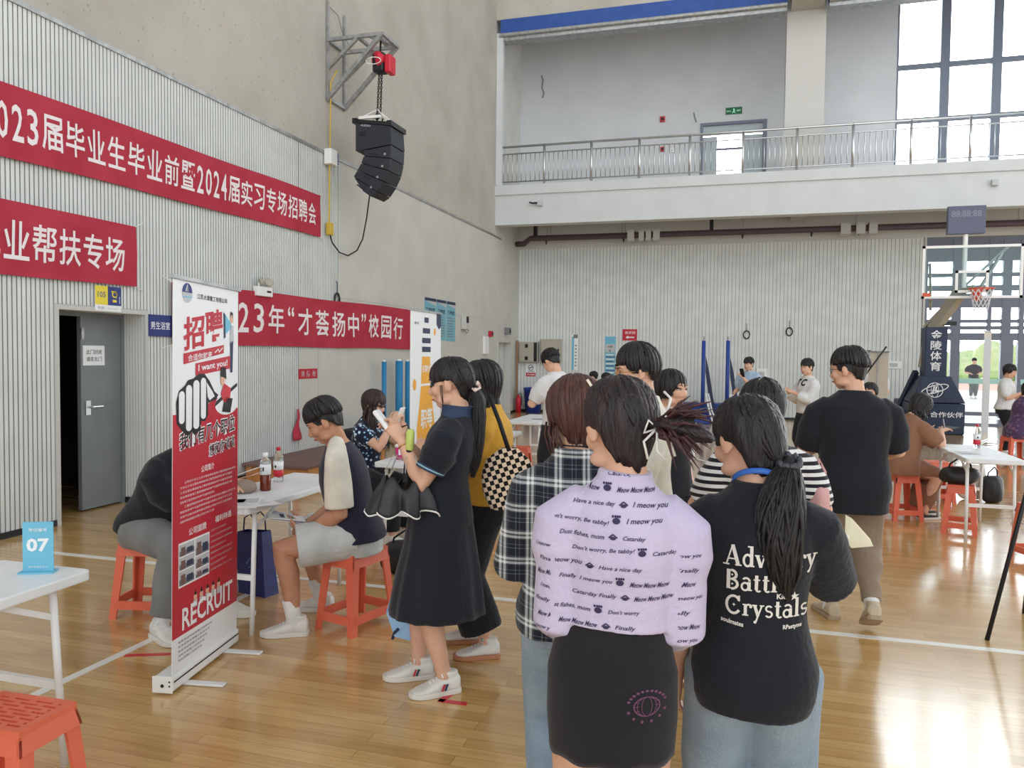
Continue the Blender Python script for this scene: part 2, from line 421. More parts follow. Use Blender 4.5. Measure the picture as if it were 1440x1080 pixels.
slats('wall_left_slats_beside_door', 'y', DY1 + .04, 9.55, 0, LEDGE, XL)
slats('wall_left_slats_far', 'y', 9.56, 10.65, 1.62, LEDGE, XL)
b = MB().use(M['offwhite'])                                                   # door lining and trim
b.bb((XL - .02, DY0 - .045, 0), (XL + .012, DY0, DZ + .045)); b.bb((XL - .02, DY1, 0), (XL + .012, DY1 + .045, DZ + .045)); b.bb((XL - .02, DY0, DZ), (XL + .012, DY1, DZ + .045))
struct(b.build('trim_1'))
slats('wall_door_reveal', 'x', XL - .29, XL - .002, .06, DZ, DY1 - .004, pitch=.036)
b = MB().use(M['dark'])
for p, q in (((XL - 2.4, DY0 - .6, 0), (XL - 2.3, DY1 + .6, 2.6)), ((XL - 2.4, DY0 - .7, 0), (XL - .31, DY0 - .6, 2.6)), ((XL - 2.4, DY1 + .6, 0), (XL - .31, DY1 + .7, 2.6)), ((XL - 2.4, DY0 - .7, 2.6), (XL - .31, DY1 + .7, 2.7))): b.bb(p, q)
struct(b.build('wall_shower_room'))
d = MB().bb((XL - .31, 6.085, .015), (XL - .262, DY1 - .05, DZ - .03)).build('door_1', M['doorgrey'], bevel=.004); struct(d)
f = MB(); f.bb((XL - .33, DY1 - .05, 0), (XL - .25, DY1 - .006, DZ)); f.bb((XL - .33, DY0, DZ - .04), (XL - .25, DY1 - .05, DZ)); f.build('door_frame', M['doorgrey'], d)
h = MB(); h.box((XL - .255, 6.16, 1.02), (.012, .06, .14)); h.cyl((XL - .25, 6.165, 1.03), (XL - .2, 6.165, 1.03), .011); h.tube([(XL - .2, 6.165, 1.03), (XL - .2, 6.29, 1.03)], .011); h.build('door_handle', M['steel'], d)
g = MB(); g.box((XL - .258, 6.1, 1.75), (.02, .03, .11)); g.build('hinge', M['galv'], d)
b = MB()
for y0, y1 in ((-6, DY0 - .045), (DY1 + .045, 9.5), (9.5, 18.8), (19.98, YB)): b.bb((XL - .01, y0, 0), (XL + .012, y1, .055))
b.bb((XL - .29, DY1 - .018, 0), (XL, DY1 - .003, .06))
struct(b.build('baseboard_left', M['blackm']))
b = MB(); b.bb((XL - .01, -6, LEDGE - .03), (XL + .018, YC + .5, LEDGE + .012)); struct(b.build('trim_2', M['galv']))
b = MB()                                                                       # board joints on the smooth part
for y, z0, z1 in ((9.55, .06, 2.9), (10.08, .06, 1.62), (10.65, 1.62, LEDGE), (12.3, .06, 1.5)): b.box((XL + .001, y, (z0 + z1) / 2), (.004, .008, z1 - z0))
b.box((XL + .001, 14.6, 2.42), (.003, 8.0, .006)); struct(b.build('trim_3', M['slatgap']))
# far doorway on the left wall
d = MB().bb((XL - .24, 18.85, .01), (XL - .2, 19.35, 1.88)).build('door_2', mat('teal_grey_door', (74, 94, 100), .5)); struct(d)
f = MB(); f.bb((XL - .25, 18.81, 0), (XL + .015, 18.85, 1.94)); f.bb((XL - .25, 19.92, 0), (XL + .015, 19.96, 1.94)); f.bb((XL - .25, 18.85, 1.88), (XL + .015, 19.92, 1.94)); f.build('door_frame', M['offwhite'], d)
slats('wall_far_door_inner', 'y', 19.36, 19.92, .05, 1.88, XL - .18, pitch=.06)
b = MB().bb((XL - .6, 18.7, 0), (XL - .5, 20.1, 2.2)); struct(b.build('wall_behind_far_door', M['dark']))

# back wall
GX = 4.23
slats('wall_back_slats', 'x', XL, GX - .05, .05, 4.47, YB, pitch=.09, gap=.014, depth=.008)
b = MB().use(M['offwhite'])
b.bb((XL, YB + .02, 0), (GX - .05, YB + .3, 4.47)); b.bb((GX - .05, YB - .03, 0), (GX, YB + .3, 4.47))
b.bb((XL - .3, YB - .03, 4.47), (12, YB + .3, 5.72)); struct(b.build('wall_back'))
b = MB(); b.bb((XL, YB - .015, 0), (GX - .05, YB + .01, .06)); struct(b.build('baseboard_back', M['blackm']))
# gallery level
BD0, BD1, BDZ = -1.1, .53, 7.545
b = MB().use(M['grey'])
for x0, x1, z0, z1 in ((XL - .3, BD0, 5.72, 13.5), (BD0, BD1, BDZ, 13.5), (BD1, 3.46, 5.72, 13.5), (3.46, 12, 10.9, 13.5)): b.bb((x0, YB, z0), (x1, YB + .3, z1))
struct(b.build('wall_back_gallery'))
b = MB().use(M['white'])
b.bb((XL - .04, YC, 4.764), (12, YC + .32, 5.49)); b.bb((XL - .04, YC - .045, 5.49), (12, YC + .32, 5.725)); b.bb((XL - .04, YC + .3, 5.49), (12, YB, 5.725))
struct(b.build('slab_gallery'))
b = MB().use(M['offwhite']).bb((1.12, YC + .3, 4.95), (1.5, YB, 5.5)); struct(b.build('beam_cross', M['offwhite']))
b = MB().use(M['offwhite']); b.bb((.86, 18.86, 5.72), (1.69, 19.5, 13.5)); struct(b.build('column_gallery'))
b = MB().use(M['plaster'])
b.bb((.93, 15.6, 9.35), (1.62, 18.86, 10.4)); struct(b.build('beam_roof'))
b = MB().use(M['plaster']); b.bb((XL, YC, 9.75), (12, YC + .4, 13.5)); struct(b.build('wall_lintel'))
b = MB().use(M['blue_band']); b.bb((XL + .1, YC - .02, 9.41), (.84, YC + .36, 9.748)); b.bb((1.71, YC - .02, 9.41), (12, YC + .36, 9.748)); struct(b.build('trim_4'))
b = MB().use(M['galv'])
for x0, x1 in ((XL + .1, .84), (1.71, 12)):
    b.tube([(x0, YC - .04, 9.36), (x1, YC - .04, 9.36)], .05, 12); b.bb((x0, YC - .02, 9.23), (x1, YC + .3, 9.33))
struct(b.build('trim_5'))
b = MB().use(M['white']); b.bb((XL, YC - .03, 5.73), (XL + .17, YC + .1, 9.42)); b.bb((XL + .02, YC - .05, 5.73), (XL + .06, YC - .03, 9.42)); struct(b.build('trim_6'))
# gallery door with its bright gap
d = MB(); d.bb((BD0 + .07, YB + .05, 5.74), (-.68, YB + .1, 7.2)); d.bb((-.05, YB + .05, 5.74), (BD1 - .07, YB + .1, 7.2)); d.bb((BD0 + .07, YB + .05, 7.24), (BD1 - .07, YB + .1, BDZ - .06))
d = struct(d.build('door_3', mat('pale_grey_door', (176, 186, 190), .5)))
f = MB(); f.bb((BD0, YB - .02, 5.73), (BD0 + .07, YB + .12, BDZ)); f.bb((BD1 - .1, YB - .02, 5.73), (BD1, YB + .12, BDZ)); f.bb((BD0 + .07, YB - .02, BDZ - .07), (BD1 - .1, YB + .12, BDZ)); f.bb((-.68, YB + .04, 6.85), (-.05, YB + .1, 6.9))
f.build('door_frame', M['frame'], d)
# gallery window
wz = [5.73, 7.28, 8.55, 10.9]; wx = [3.46, 4.51, 5.6, 6.65, 7.7, 8.8, 9.9, 11.0]
f = MB().use(M['frame'])
for i, x in enumerate(wx): f.bb((x - (.03 if i == 0 else .1), YB + .03, wz[0]), (x + (.05 if i == 0 else .1), YB + .15, wz[-1]))
for z in wz[1:]: f.bb((wx[0], YB + .04, z - .055), (wx[-1], YB + .14, z + .055))
w1 = struct(f.build('window_1'))
g = MB().bb((wx[0], YB + .08, wz[0]), (wx[-1], YB + .09, wz[-1])); g.build('window_glass', M['glass'], w1)
# glazed entrance
f = MB().use(M['frame'])
for x, w, z0, z1 in ((GX + .02, .08, 0, 4.42), (4.92, .2, 0, 4.42), (5.62, .08, 0, 4.42), (5.97, .19, 0, 4.42), (6.28, .1, 0, 4.42), (7.2, .2, 0, 4.42), (8.3, .2, 0, 4.42), (9.6, .2, 0, 4.42)):
    f.bb((x - w / 2, YB + .04, z0), (x + w / 2, YB + .16, z1))
for z0, z1 in ((4.33, 4.47), (3.9, 4.0), (3.53, 3.62), (3.2, 3.33), (2.8, 3.02), (2.44, 2.52), (2.28, 2.37), (2.03, 2.2), (.24, .33), (0, .06)):
    f.bb((GX, YB + .05, z0), (11, YB + .15, z1))
for x0, x1 in ((6.05, 6.14), (6.27, 7.2)): f.bb((x0, YB + .06, .1), (x1, YB + .14, 2.1))
f.bb((GX, YB + .06, 4.0), (11, YB + .1, 4.35))
w2 = struct(f.build('window_2'))
g = MB().bb((GX, YB + .09, 0), (11, YB + .1, 4.4)); g.build('window_glass', M['glass'], w2)
g = MB().bb((5.02, YB + .03, 1.0), (6.05, YB + .045, 1.12)); g.bb((6.3, YB + .03, 1.0), (7.6, YB + .045, 1.12)); g.build('door_bar', mat('pale_teal_bar', (170, 214, 206), .4), w2)
g = MB(); g.bb((4.98, YB + .02, .16), (5.9, YB + .05, .2)); g.build('door_rail', M['steel'], w2)
# outside the glazed entrance
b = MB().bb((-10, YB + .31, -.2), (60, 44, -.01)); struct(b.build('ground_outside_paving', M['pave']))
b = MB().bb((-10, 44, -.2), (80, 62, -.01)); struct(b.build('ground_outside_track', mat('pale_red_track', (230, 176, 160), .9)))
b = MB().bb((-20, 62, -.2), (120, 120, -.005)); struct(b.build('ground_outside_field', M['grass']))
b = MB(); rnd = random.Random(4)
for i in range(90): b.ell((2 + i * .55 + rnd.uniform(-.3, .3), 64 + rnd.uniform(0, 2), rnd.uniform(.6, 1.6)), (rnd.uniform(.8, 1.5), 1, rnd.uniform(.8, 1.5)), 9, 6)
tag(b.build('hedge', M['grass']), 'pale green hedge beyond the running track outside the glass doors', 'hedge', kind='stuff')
# painted court lines
cl = mat('court_line_white', (232, 230, 224), .3)
b = MB()
def line_on_floor(b, p, q, w): b.bar((p[0], p[1], .001), (q[0], q[1], .001), w, .003)
line_on_floor(b, (-5.4, 4.79), (7, 4.79), .055); line_on_floor(b, (-3.12, 1.2), (-3.06, 4.78), .05)
line_on_floor(b, (-.3, 11.8), (-.9, 12.8), .05)
struct(b.build('floor_markings', cl))
bl = mat('court_line_bronze', (192, 150, 100), .3)
b = MB(); line_on_floor(b, (-1.26, 4.6), (-1.18, 6.2), .05); line_on_floor(b, (-1.3, 4.6), (-1.02, 4.75), .05); struct(b.build('floor_markings_bronze', bl))

# gallery railing: posts, rails, balusters
posts = [-5.82, -4.67, -3.51, -2.37, -1.21, -.03, 1.12, 2.27, 3.42, 4.55, 5.68, 6.82]
rl = thing('gallery_railing', 'stainless steel railing along the edge of the white gallery', 'railing', (XL, YC + .05, 5.725))
def at_parent(o, root): o.matrix_parent_inverse = Matrix.Translation(root.location).inverted(); return o
RY = YC + .06
hb = MB().tube([(posts[0], RY, 6.675), (posts[-1], RY, 6.675)], .028, 12).build('handrail', M['steel'], rl, smooth=True); at_parent(hb, rl)
for nm, z in (('rail', 6.5), ('rail', 5.82)): at_parent(MB().tube([(posts[0], RY, z), (posts[-1], RY, z)], .016, 10).build(nm, M['steel'], rl, smooth=True), rl)
p0 = None
for x in posts:
    if p0 is None: p0 = MB().tube([(0, 0, 0), (0, 0, .95)], .03, 12).build('post', M['steel'], rl, smooth=True); o = p0
    else: o = p0.copy(); COL.objects.link(o)
    o.location = (x - XL, .01, 0)
q0 = None; nb = 0
for x0, x1 in zip(posts, posts[1:]):
    for k in range(1, 10):
        if nb >= 99: break
        x = x0 + (x1 - x0) * k / 10
        if q0 is None: q0 = MB().tube([(0, 0, .095), (0, 0, .775)], .0095, 8).build('baluster', M['steel'], rl, smooth=True); o = q0
        else: o = q0.copy(); COL.objects.link(o)
        o.location = (x - XL, .01, 0); nb += 1
# sprinkler pipe under the gallery
pp = thing('sprinkler_pipe', 'dark red sprinkler pipe running under the gallery', 'pipe', (XL, 20.2, 4.66))
o = MB().tube([(XL + .03, 20.34, 4.55), (XL + .25, 20.3, 4.55), (XL + .45, 20.2, 4.67), (12, 20.2, 4.665)], .075, 14).build('pipe', M['pipe'], pp, smooth=True); at_parent(o, pp)
for x in (-5.3, -.75, 5.0):
    at_parent(MB().bb((x - .045, 20.15, 4.7), (x + .045, 20.25, 5.49)).build('bracket', M['blackm'], pp), pp)
for x in (-5.0, -4.9, -3.0, -2.92, 0, 2.6, 6.0):
    at_parent(MB().bb((x - .008, 20.28, 4.6), (x + .008, 20.3, 5.49)).build('hanger_rod', M['galv'], pp), pp)
for x in (-5, -2.95, 0, 1.6, 2.65):
    at_parent(MB().cyl((x, 20.2, 4.6), (x, 20.2, 4.5), .03, .015, 10).build('sprinkler_head', M['blackm'], pp), pp)
for x, w in ((-2.75, .17), (-2.48, .13), (-2.3, .13), (-2.1, .16), (2.35, .22), (2.68, .2), (2.95, .18)):
    at_parent(MB().bb((x - w / 2, 20.06, 4.52), (x + w / 2, 20.34, 4.78)).build('white_wrap', M['offwhite'], pp), pp)
# ================================================================== objects
def frame(o_, r, u): return dict(origin=o_, right=r, up=u)
def signboard(name, label, cat, origin, right, up, w, h, draw, thick=.006, m=None, group=None, artname='printed_face'):
    """a flat sign: backing with a printed face; origin is its lower left corner as read"""
    t = thing(name, label, cat, origin, 0, group)
    r, u = Vector(right).normalized(), Vector(up).normalized()
    sheet(None, 'backing', (0, 0, 0), r, u, w, h, thick, m or M['ppr'], t)
    a = Art(); draw(a); a.build(artname, r.cross(u).normalized() * .0005, r, u, t)
    return t
Y_, Z_, X_ = (0, 1, 0), (0, 0, 1), (1, 0, 0)
# ---- red cloth banners on the left wall
def cloth_banner(name, label, y0, y1, zb0, zb1, zt0, zt1, text_fn, seed, n=80):
    """hung cloth between y0 and y1; bottom/top heights at both ends"""
    t = thing(name, label, 'banner', (XL + .02, y0, zb0), 0, 'red cloth banners on the slatted wall')
    L = y1 - y0; rnd = random.Random(seed); ph = [rnd.uniform(0, 6) for _ in range(4)]
    hh = zt0 - zb0
    def warp(x, y): return .018 + .007 * math.sin(x * 3.1 + ph[0] + y * 2) + .005 * math.sin(x * 6.3 + ph[1]) * (1 - abs(2 * y / hh - 1)) + .004 * math.sin(y * 11 + x + ph[2])
    def lift(x, y):
        f = x / L; v = y / hh; sag = .012 * math.sin(x * 2.2 + ph[3])
        return (zb1 - zb0) * f * (1 - v) + ((zt1 - zt0) * f) * v + sag * .5
    def pt(x, y, off): return (warp(x, y) + off, x, y + lift(x, y))
    v = []; f = []; ny = 12
    for off in (0, -.003):
        for j in range(ny + 1):
            for i in range(n + 1): v.append(pt(L * i / n, hh * j / ny, off))
    k = (n + 1) * (ny + 1)
    for j in range(ny):
        for i in range(n):
            a = j * (n + 1) + i; f.append((a, a + 1, a + n + 2, a + n + 1)); f.append((k + a, k + a + n + 1, k + a + n + 2, k + a + 1))
    mb = MB(); mb.add(v, f); mb.build('cloth', M['red_cloth'], t, smooth=True, recalc=False)
    a = Art(); text_fn(a, L, hh)
    me = bpy.data.meshes.new('lettering'); me.from_pydata([pt(x, y, .004) for x, y, l in a.v], [], a.f); me.materials.append(M['banner_white']); me.update()
    o = bpy.data.objects.new('lettering', me); COL.objects.link(o); o.parent = t
    mb = MB()
    for x, y in ((0, hh), (L, hh), (0, 0), (L, 0)):
        p = pt(x, y, 0); mb.tube([(p[0], p[1], p[2]), (-.015, p[1] + (.12 if x else -.12), p[2] + (.06 if y else -.04))], .004, 6)
    mb.build('cord', M['cap_wht'], t)
    return t
def chars(a, s, xs, y, h, w=None, bold=.022):
    for c, (x0, x1) in zip(s, xs): a.text(c, x0, y, x1 - x0, h, M['banner_white'], bold)
def run(a, s, x0, x1, y, h, dig=.55, gap=.12, bold=.012):
    """characters evenly set; digits and quotes narrower"""
    ws = [(.42 if c in '“”' else dig if c.isdigit() else 1) for c in s]; tot = sum(ws) + gap * (len(s) - 1); k = (x1 - x0) / tot; x = x0
    for c, w_ in zip(s, ws):
        hh_ = h * (.36 if c in '“”' else 1); yy = y + (h - hh_ if c in '“”' else 0)
        a.text(c, x, yy, w_ * k, hh_, M['banner_white'], bold); x += (w_ + gap) * k
cloth_banner('cloth_banner', 'longest red banner, highest on the slatted wall, about 2023 and 2024 graduates', 3.2, 10.085, 3.15, 3.255, 3.76, 3.85,
    lambda a, L, h: run(a, '2023届毕业生毕业前暨2024届实习专场招聘会', 1.62, L - .14, .15, .31, dig=.5, gap=.16), 1)
cloth_banner('cloth_banner', 'red banner below the longest one, its end above the doorway sign', 3.2, 6.5, 2.2, 2.226, 2.845, 2.826,
    lambda a, L, h: run(a, '学院就业帮扶专场', 1.02, L - .17, .14, .34), 2)
cloth_banner('cloth_banner', 'lowest red banner with quotation marks in its lettering, behind the tall company banner', 7.0, 13.34, 1.66, 1.66, 2.33, 2.39,
    lambda a, L, h: run(a, '2023年“才荟扬中”校园行', .55, L - .42, .16, .36, gap=.25), 3)
# ---- door signs
def d_105(a):
    a.layer(1).rect(0, .06, .155, .24, M['yellow']); a.rect(.155, .06, .325, .24, M['blue'])
    a.layer(2).text('105', .03, .13, .1, .055, M['gprint'], .03)
    a.ring(.24, .165, .028, .024, .012, M['yellow']); a.rect(.2, .185, .26, .2, M['yellow']); a.rect(.26, .13, .268, .19, M['yellow']); a.rect(.215, .09, .265, .115, M['yellow']); a.rect(.3, .08, .306, .15, M['ppr'])
    a.text('男浴室', .03, .018, .08, .024, M['gprint'], 0); a.text('Shower room', .15, .02, .13, .016, M['greyl'], .01)
signboard('room_sign', 'yellow and blue shower room sign numbered 105 above the doorway', 'sign', (XL + .02, 5.98, 1.965), Y_, Z_, .325, .24, d_105)
def d_men(a):
    a.layer(1).rect(0, 0, .335, .225, M['blue']); a.layer(2).text('男生浴室', .025, .072, .285, .082, M['ppr'], .01)
signboard('room_sign', 'dark blue sign with four white characters beside the doorway', 'sign', (XL + .02, 6.677, 1.74), Y_, Z_, .335, .225, d_men, m=M['blue'])
def d_note(a):
    a.layer(1).text('此门封闭', .04, .11, .19, .046, M['black'], .006); a.text('请走北门', .04, .04, .19, .046, M['black'], .006)
signboard('paper_notice', 'white paper notice taped to the grey steel door', 'notice', (XL - .2605, 6.11, 1.437), Y_, Z_, .27, .196, d_note, thick=.001)
def d_fire(a):
    a.layer(1).rect(0, 0, .5, .14, M['red'])
    for i, c in enumerate('消防栓'): a.layer(2).text(c, .06 + i * .15, .03, .09, .08, M['greyl'], .01)
signboard('fire_sign', 'small red sign with three characters on the smooth wall boards', 'sign', (XL + .006, 9.545, 1.212), Y_, Z_, .5, .14, d_fire, m=M['red'], thick=.004)
# emergency light
t = thing('emergency_light', 'white twin-lamp emergency light on the slatted wall above the lowest banner', 'light', (XL + .01, 8.64, 2.29))
MB().bb((0, -.16, 0), (.08, .16, .12)).build('housing', M['cap_wht'], t, bevel=.008)
for s in (-1, 1):
    mb = MB(); mb.lathe([(.02, 0), (.055, .03), (.06, .05), (.055, .055), (0, .05)], n=20)
    o = mb.build('lamp_head', M['beige'], t, smooth=True); o.rotation_euler = (0, R_(70), R_(-25 * s)); o.location = (.04, s * .085, .17)
    o2 = MB().tube([(.04, s * .085, .11), (.04, s * .085, .17)], .012).build('stalk', M['cap_wht'], t)
MB().bb((.08, .03, .05), (.082, .12, .075)).build('indicator', M['black'], t)
# cable coils hung on the walls
def coil(name, label, loc, n, axis, r=.1):
    t = thing(name, label, 'cable', loc, 0)
    pts = []
    for k in range(57):
        a = k / 14 * 2 * math.pi; q = r + .006 * math.sin(k * 1.7)
        p = (.02 + .004 * math.sin(k), q * .75 * math.sin(a), q * math.cos(a) - .06) if axis == 'x' else (q * .75 * math.sin(a), -.02 - .004 * math.sin(k), q * math.cos(a) - .06)
        pts.append(p)
    MB().tube(pts, .012, 6).build('cable_loops', M['rope'], t, smooth=True)
    d = Vector((.02, 0, 0)) if axis == 'x' else Vector((0, -.02, 0))
    MB().tube([d + Vector((0, 0, .03)), d + Vector((0, 0, .2)), Vector((0, 0, .22))], .006, 6).build('hanging_tail', M['rope'], t)
    return t
coil('cable_coil', 'dark cable coil hung on the wall just above the lowest red banner', (XL + .005, 10.585, 2.44), 0, 'x')
coil('cable_coil', 'dark cable coil on the far slatted wall, above the blue post covers', (.151, YB - .008, 2.2), 0, 'y', .1)
coil('cable_coil', 'dark cable coil on the far slatted wall, nearer the glazed entrance', (1.175, YB - .008, 2.28), 0, 'y', .1)
# posters on the left wall
def d_post(w, h):
    def f(a):
        a.layer(1).rect(0, 0, w, h, M['teal']); a.layer(2).rect(0, h - .06, w, h, M['navy']); a.poly([(0, h - .06), (w, h - .06), (w, h - .14)], M['greyl'])
        a.text('管理制度', w * .12, h - .28, w * .76, .09, M['navy'], .02)
        rnd = random.Random(int(h * 100))
        y = h - .36
        while y > .06: a.rect(w * .1, y, w * rnd.uniform(.6, .9), y + .018, M['gprint']); y -= .055
    return f
for y0, y1, z0, lab in ((14.04, 14.63, 1.85, 'pale teal notice poster with its lower part behind the bottle-print banner'), (14.66, 15.18, 1.85, 'pale teal notice poster, the middle one of three on the smooth wall'), (15.22, 15.73, 1.84, 'pale teal notice poster nearest the far corner of the smooth wall')):
    signboard('wall_poster', lab, 'poster', (XL + .006, y0, z0), Y_, Z_, y1 - y0, 2.675 - z0, d_post(y1 - y0, 2.675 - z0), m=M['teal'], group='teal posters on the smooth wall')
t = thing('wall_speaker', 'small white loudspeaker fixed to the wall past the teal posters', 'speaker', (XL + .005, 16.2, 2.12))
MB().bb((0, -.12, 0), (.12, .12, .3)).build('housing', M['offwhite'], t, bevel=.01); MB().bb((.12, -.09, .14), (.125, .05, .28)).build('grille', M['black'], t)
MB().tube([(.06, .05, .02), (.1, .12, -.03), (.08, .05, -.09), (.06, -.02, -.02)], .009).build('cable', M['gprint'], t)
# red ribbon cloth
mb = MB(); vs = []
for i in range(13):
    z = .8 - .43 * i / 12; w = .015 + .1 * (i / 12) ** 1.5
    for k in (-1, 0, 1): vs.append((.02 + .02 * math.sin(i * .7 + k) * (i / 12) + (.02 if k == 0 else 0), k * w + .02 * math.sin(i * .5), z))
fs = [(3 * i + k, 3 * i + k + 1, 3 * i + k + 4, 3 * i + k + 3) for i in range(12) for k in (0, 1)]
mb.add(vs, fs); o = mb.build('red_ribbon', M['red_cloth'], smooth=True); o.location = (XL + .01, 9.48, 0)
md = o.modifiers.new('thick', 'SOLIDIFY'); md.thickness = .004
tag(o, 'strip of red cloth hanging from the wall above the brown platform', 'ribbon')
o = MB().bb((XL + .01, 10.6, 0), (XL + .3, 11.4, .4)).build('storage_crate', M['dark'], bevel=.02); tag(o, 'low dark crate on the floor against the smooth wall, past the platform', 'crate')
# fire call points near the far doorway
def small_dev(name, label, cat, c, d, m, extra=None):
    t = thing(name, label, cat, (XL + .004, c[0], c[1]))
    MB().bb((0, -d[0] / 2, -d[1] / 2), (d[2], d[0] / 2, d[1] / 2)).build('housing', m, t, bevel=.006)
    if extra: MB().bb((d[2], -d[0] / 4, -d[1] / 4), (d[2] + .01, d[0] / 4, d[1] / 4)).build('button', extra, t)
    return t
small_dev('fire_bell', 'small red fire bell highest beside the far doorway', 'alarm', (18.11, 2.07), (.16, .14, .08), M['red'], M['black'])
small_dev('wall_box', 'white upright box on the wall below the red fire bell', 'box', (17.75, 1.79), (.3, .42, .06), M['cap_wht'])
small_dev('call_point', 'red fire call point below the white wall box', 'alarm', (18.14, 1.23), (.14, .15, .05), M['red'], M['black'])
small_dev('wall_sensor', 'dark square sensor above the far doorway', 'sensor', (19.49, 2.18), (.2, .18, .12), M['gprint'], M['black'])
# volleyball post covers leaning by the wall
for (y, z, w, lab) in ((11.85, 1.44, .04, 'slim blue padded post nearest the red fire sign'), (12.45, 1.45, .065, 'thickest blue padded post between two slim ones'), (12.8, 1.44, .042, 'slim blue padded post beside the thickest one'), (16.43, 1.42, .05, 'blue padded post standing alone past the teal posters')):
    t = thing('padded_post', lab, 'post', (XL + .2, y, 0), 0, 'blue padded posts along the wall')
    MB().cyl((0, 0, .08), (0, 0, z), w, w, 16).build('padding', M['pole_blue'], t, smooth=True); MB().lathe([(w + .06, 0), (w + .06, .06), (w, .08)], n=16).build('foot', M['blackm'], t)
    MB().cyl((0, 0, z), (0, 0, z + .03), w * .6, w * .5, 14).build('cap', M['cap_wht'], t)
# brown vinyl covered platform
t = thing('low_platform', 'low platform with brown vinyl top and orange wooden sides by the wall', 'platform', (-5.42, 9.35, 0))
MB().bb((-.42, -1.08, 0), (.42, 1.1, .17)).build('base', M['woodside'], t)
MB().bb((-.45, -1.12, .17), (.45, 1.14, .215)).build('vinyl_top', M['brownmat'], t, bevel=.012)
mb = MB(); [mb.bb((.42, y - .03, 0), (.432, y + .03, .17)) for y in (-1.02, .0, 1.0)]; [mb.bb((x - .03, -1.092, 0), (x + .03, -1.08, .17)) for x in (-.35, .38)]; mb.build('corner_post', M['woodside'], t)
# ---- speaker hoist on the plaster wall
t = thing('wall_bracket', 'grey steel lattice bracket on the plaster wall carrying the hoist', 'bracket', (XL, 10.3, 5.28))
TX = .9; H_ = .86; DY = .5
for y in (0, DY):
    mb = MB(); mb.bar((.02, y, H_), (TX, y, H_), .05); mb.bar((.03, y, .02), (TX - .02, y, H_ - .01), .055); mb.bar((.03, y, .45), (.5, y, H_ - .02), .045); mb.bar((.025, y, -.02), (.025, y, H_ + .55), .03)
    mb.build('side_frame', M['galv'], t)
for nm, x, z in (('crossbar', .03, .02), ('crossbar', .03, H_), ('crossbar', TX, H_), ('crossbar', .5, H_)):
    MB().bar((x, -.02, z), (x, DY + .02, z), .045).build(nm, M['galv'], t)
MB().bar((TX - .25, 0, H_), (TX, DY, H_), .03).build('brace', M['galv'], t); MB().bar((TX - .12, DY / 2 - .15, H_ + .01), (TX - .12, DY / 2 + .15, H_ + .01), .06).build('hoist_beam', M['galv'], t)
MB().tube([(.0, -.05, H_ + .75), (.02, .0, H_ + .5), (.05, .25, H_ + .45), (.03, .4, H_ + .3), (.1, .6, H_ + .02)], .006, 6).build('stay_wire', M['gprint'], t)
HX, HY = -5.12, 10.5
t = thing('chain_hoist', 'electric chain hoist with red motor caps under the bracket', 'hoist', (HX, HY, 5.68))
MB().bb((-.09, -.1, -.02), (.09, .1, .26)).build('gear_housing', M['blackm'], t, bevel=.03)
o = MB().lathe([(0, -.17), (.06, -.165), (.11, -.12), (.12, -.04), (.1, 0)], n=20).build('motor_cap', M['cap_red'], t, smooth=True); o.rotation_euler = (R_(100), 0, R_(-40)); o.location = (-.05, -.09, .15); o.scale = (1, 1, .9)
MB().tube([(-.045 + .118 * math.cos(k * .3927), -.14 - .02 * math.sin(k * .3927), .15 + .118 * math.sin(k * .3927) * .35 - .03) for k in range(16)], .007, 6, closed=True).build('white_band', M['cap_wht'], t)
MB().bb((.1, -.09, -.04), (.2, .11, .22)).build('control_cover', M['cap_red'], t, bevel=.025)
MB().tube([(0, 0, .26), (0, 0, .45)], .015).build('top_hook', M['blackm'], t)
mb = MB()
for x, dx in ((-.02, -.03), (.02, -.02)):
    for k in range(17):
        z = -.04 - k * .037; c = (x + dx * k / 16, 0, z); mb.tube([Vector(c) + (Vector((.014 * math.cos(a), 0, .026 * math.sin(a))) if k % 2 else Vector((0, .014 * math.cos(a), .026 * math.sin(a)))) for a in [i * math.pi / 4 for i in range(8)]], .006, 5, closed=True)
mb.build('chain', M['blackm'], t)
MB().tube([(-.05, 0, -.62), (-.05, 0, -.7), (-.02, 0, -.74), (.03, 0, -.72), (.04, 0, -.67)], .013).build('load_hook', M['blackm'], t, smooth=True); MB().ell((-.05, 0, -.64), (.04, .03, .05)).build('hook_block', M['blackm'], t, smooth=True)
# line array
t = thing('line_array_speaker', 'curved black line array loudspeaker hanging from the chain hoist', 'speaker', (HX, HY, 4.94))
WS = .46; y0, y1 = -.23, .23
def plate(nm, pts, m, ins=0):
    mb = MB(); k = len(pts); vs = [(x - HX, y, z - 4.94) for y in (y0 + ins, y1 - ins) for x, z in pts]
    mb.add(vs, [tuple(range(k)), tuple(range(2 * k - 1, k - 1, -1))] + [(i, k + i, k + (i + 1) % k, (i + 1) % k) for i in range(k)]); return mb.build(nm, m, t, bevel=.008)
black_s = mat('black_speaker_paint', (42, 46, 54), .55)
plate('sub_cabinet', [(-5.4, 4.9), (-4.85, 4.82), (-4.83, 4.56), (-5.4, 4.5)], black_s)
fr = [(-4.835, 4.55), (-4.845, 4.36), (-4.885, 4.19), (-4.96, 4.04), (-5.06, 3.9)]
bk = [(-5.26, 4.5), (-5.27, 4.42), (-5.31, 4.32), (-5.37, 4.22), (-5.43, 4.13)]
for i in range(4): plate('array_module', [bk[i], fr[i], (fr[i + 1][0], fr[i + 1][1] + .008), (bk[i + 1][0], bk[i + 1][1] + .006)], black_s)
plate('bottom_module', [(-5.43, 4.13), (-5.06, 3.9), (-5.16, 3.84), (-5.28, 3.92)], black_s, .01)
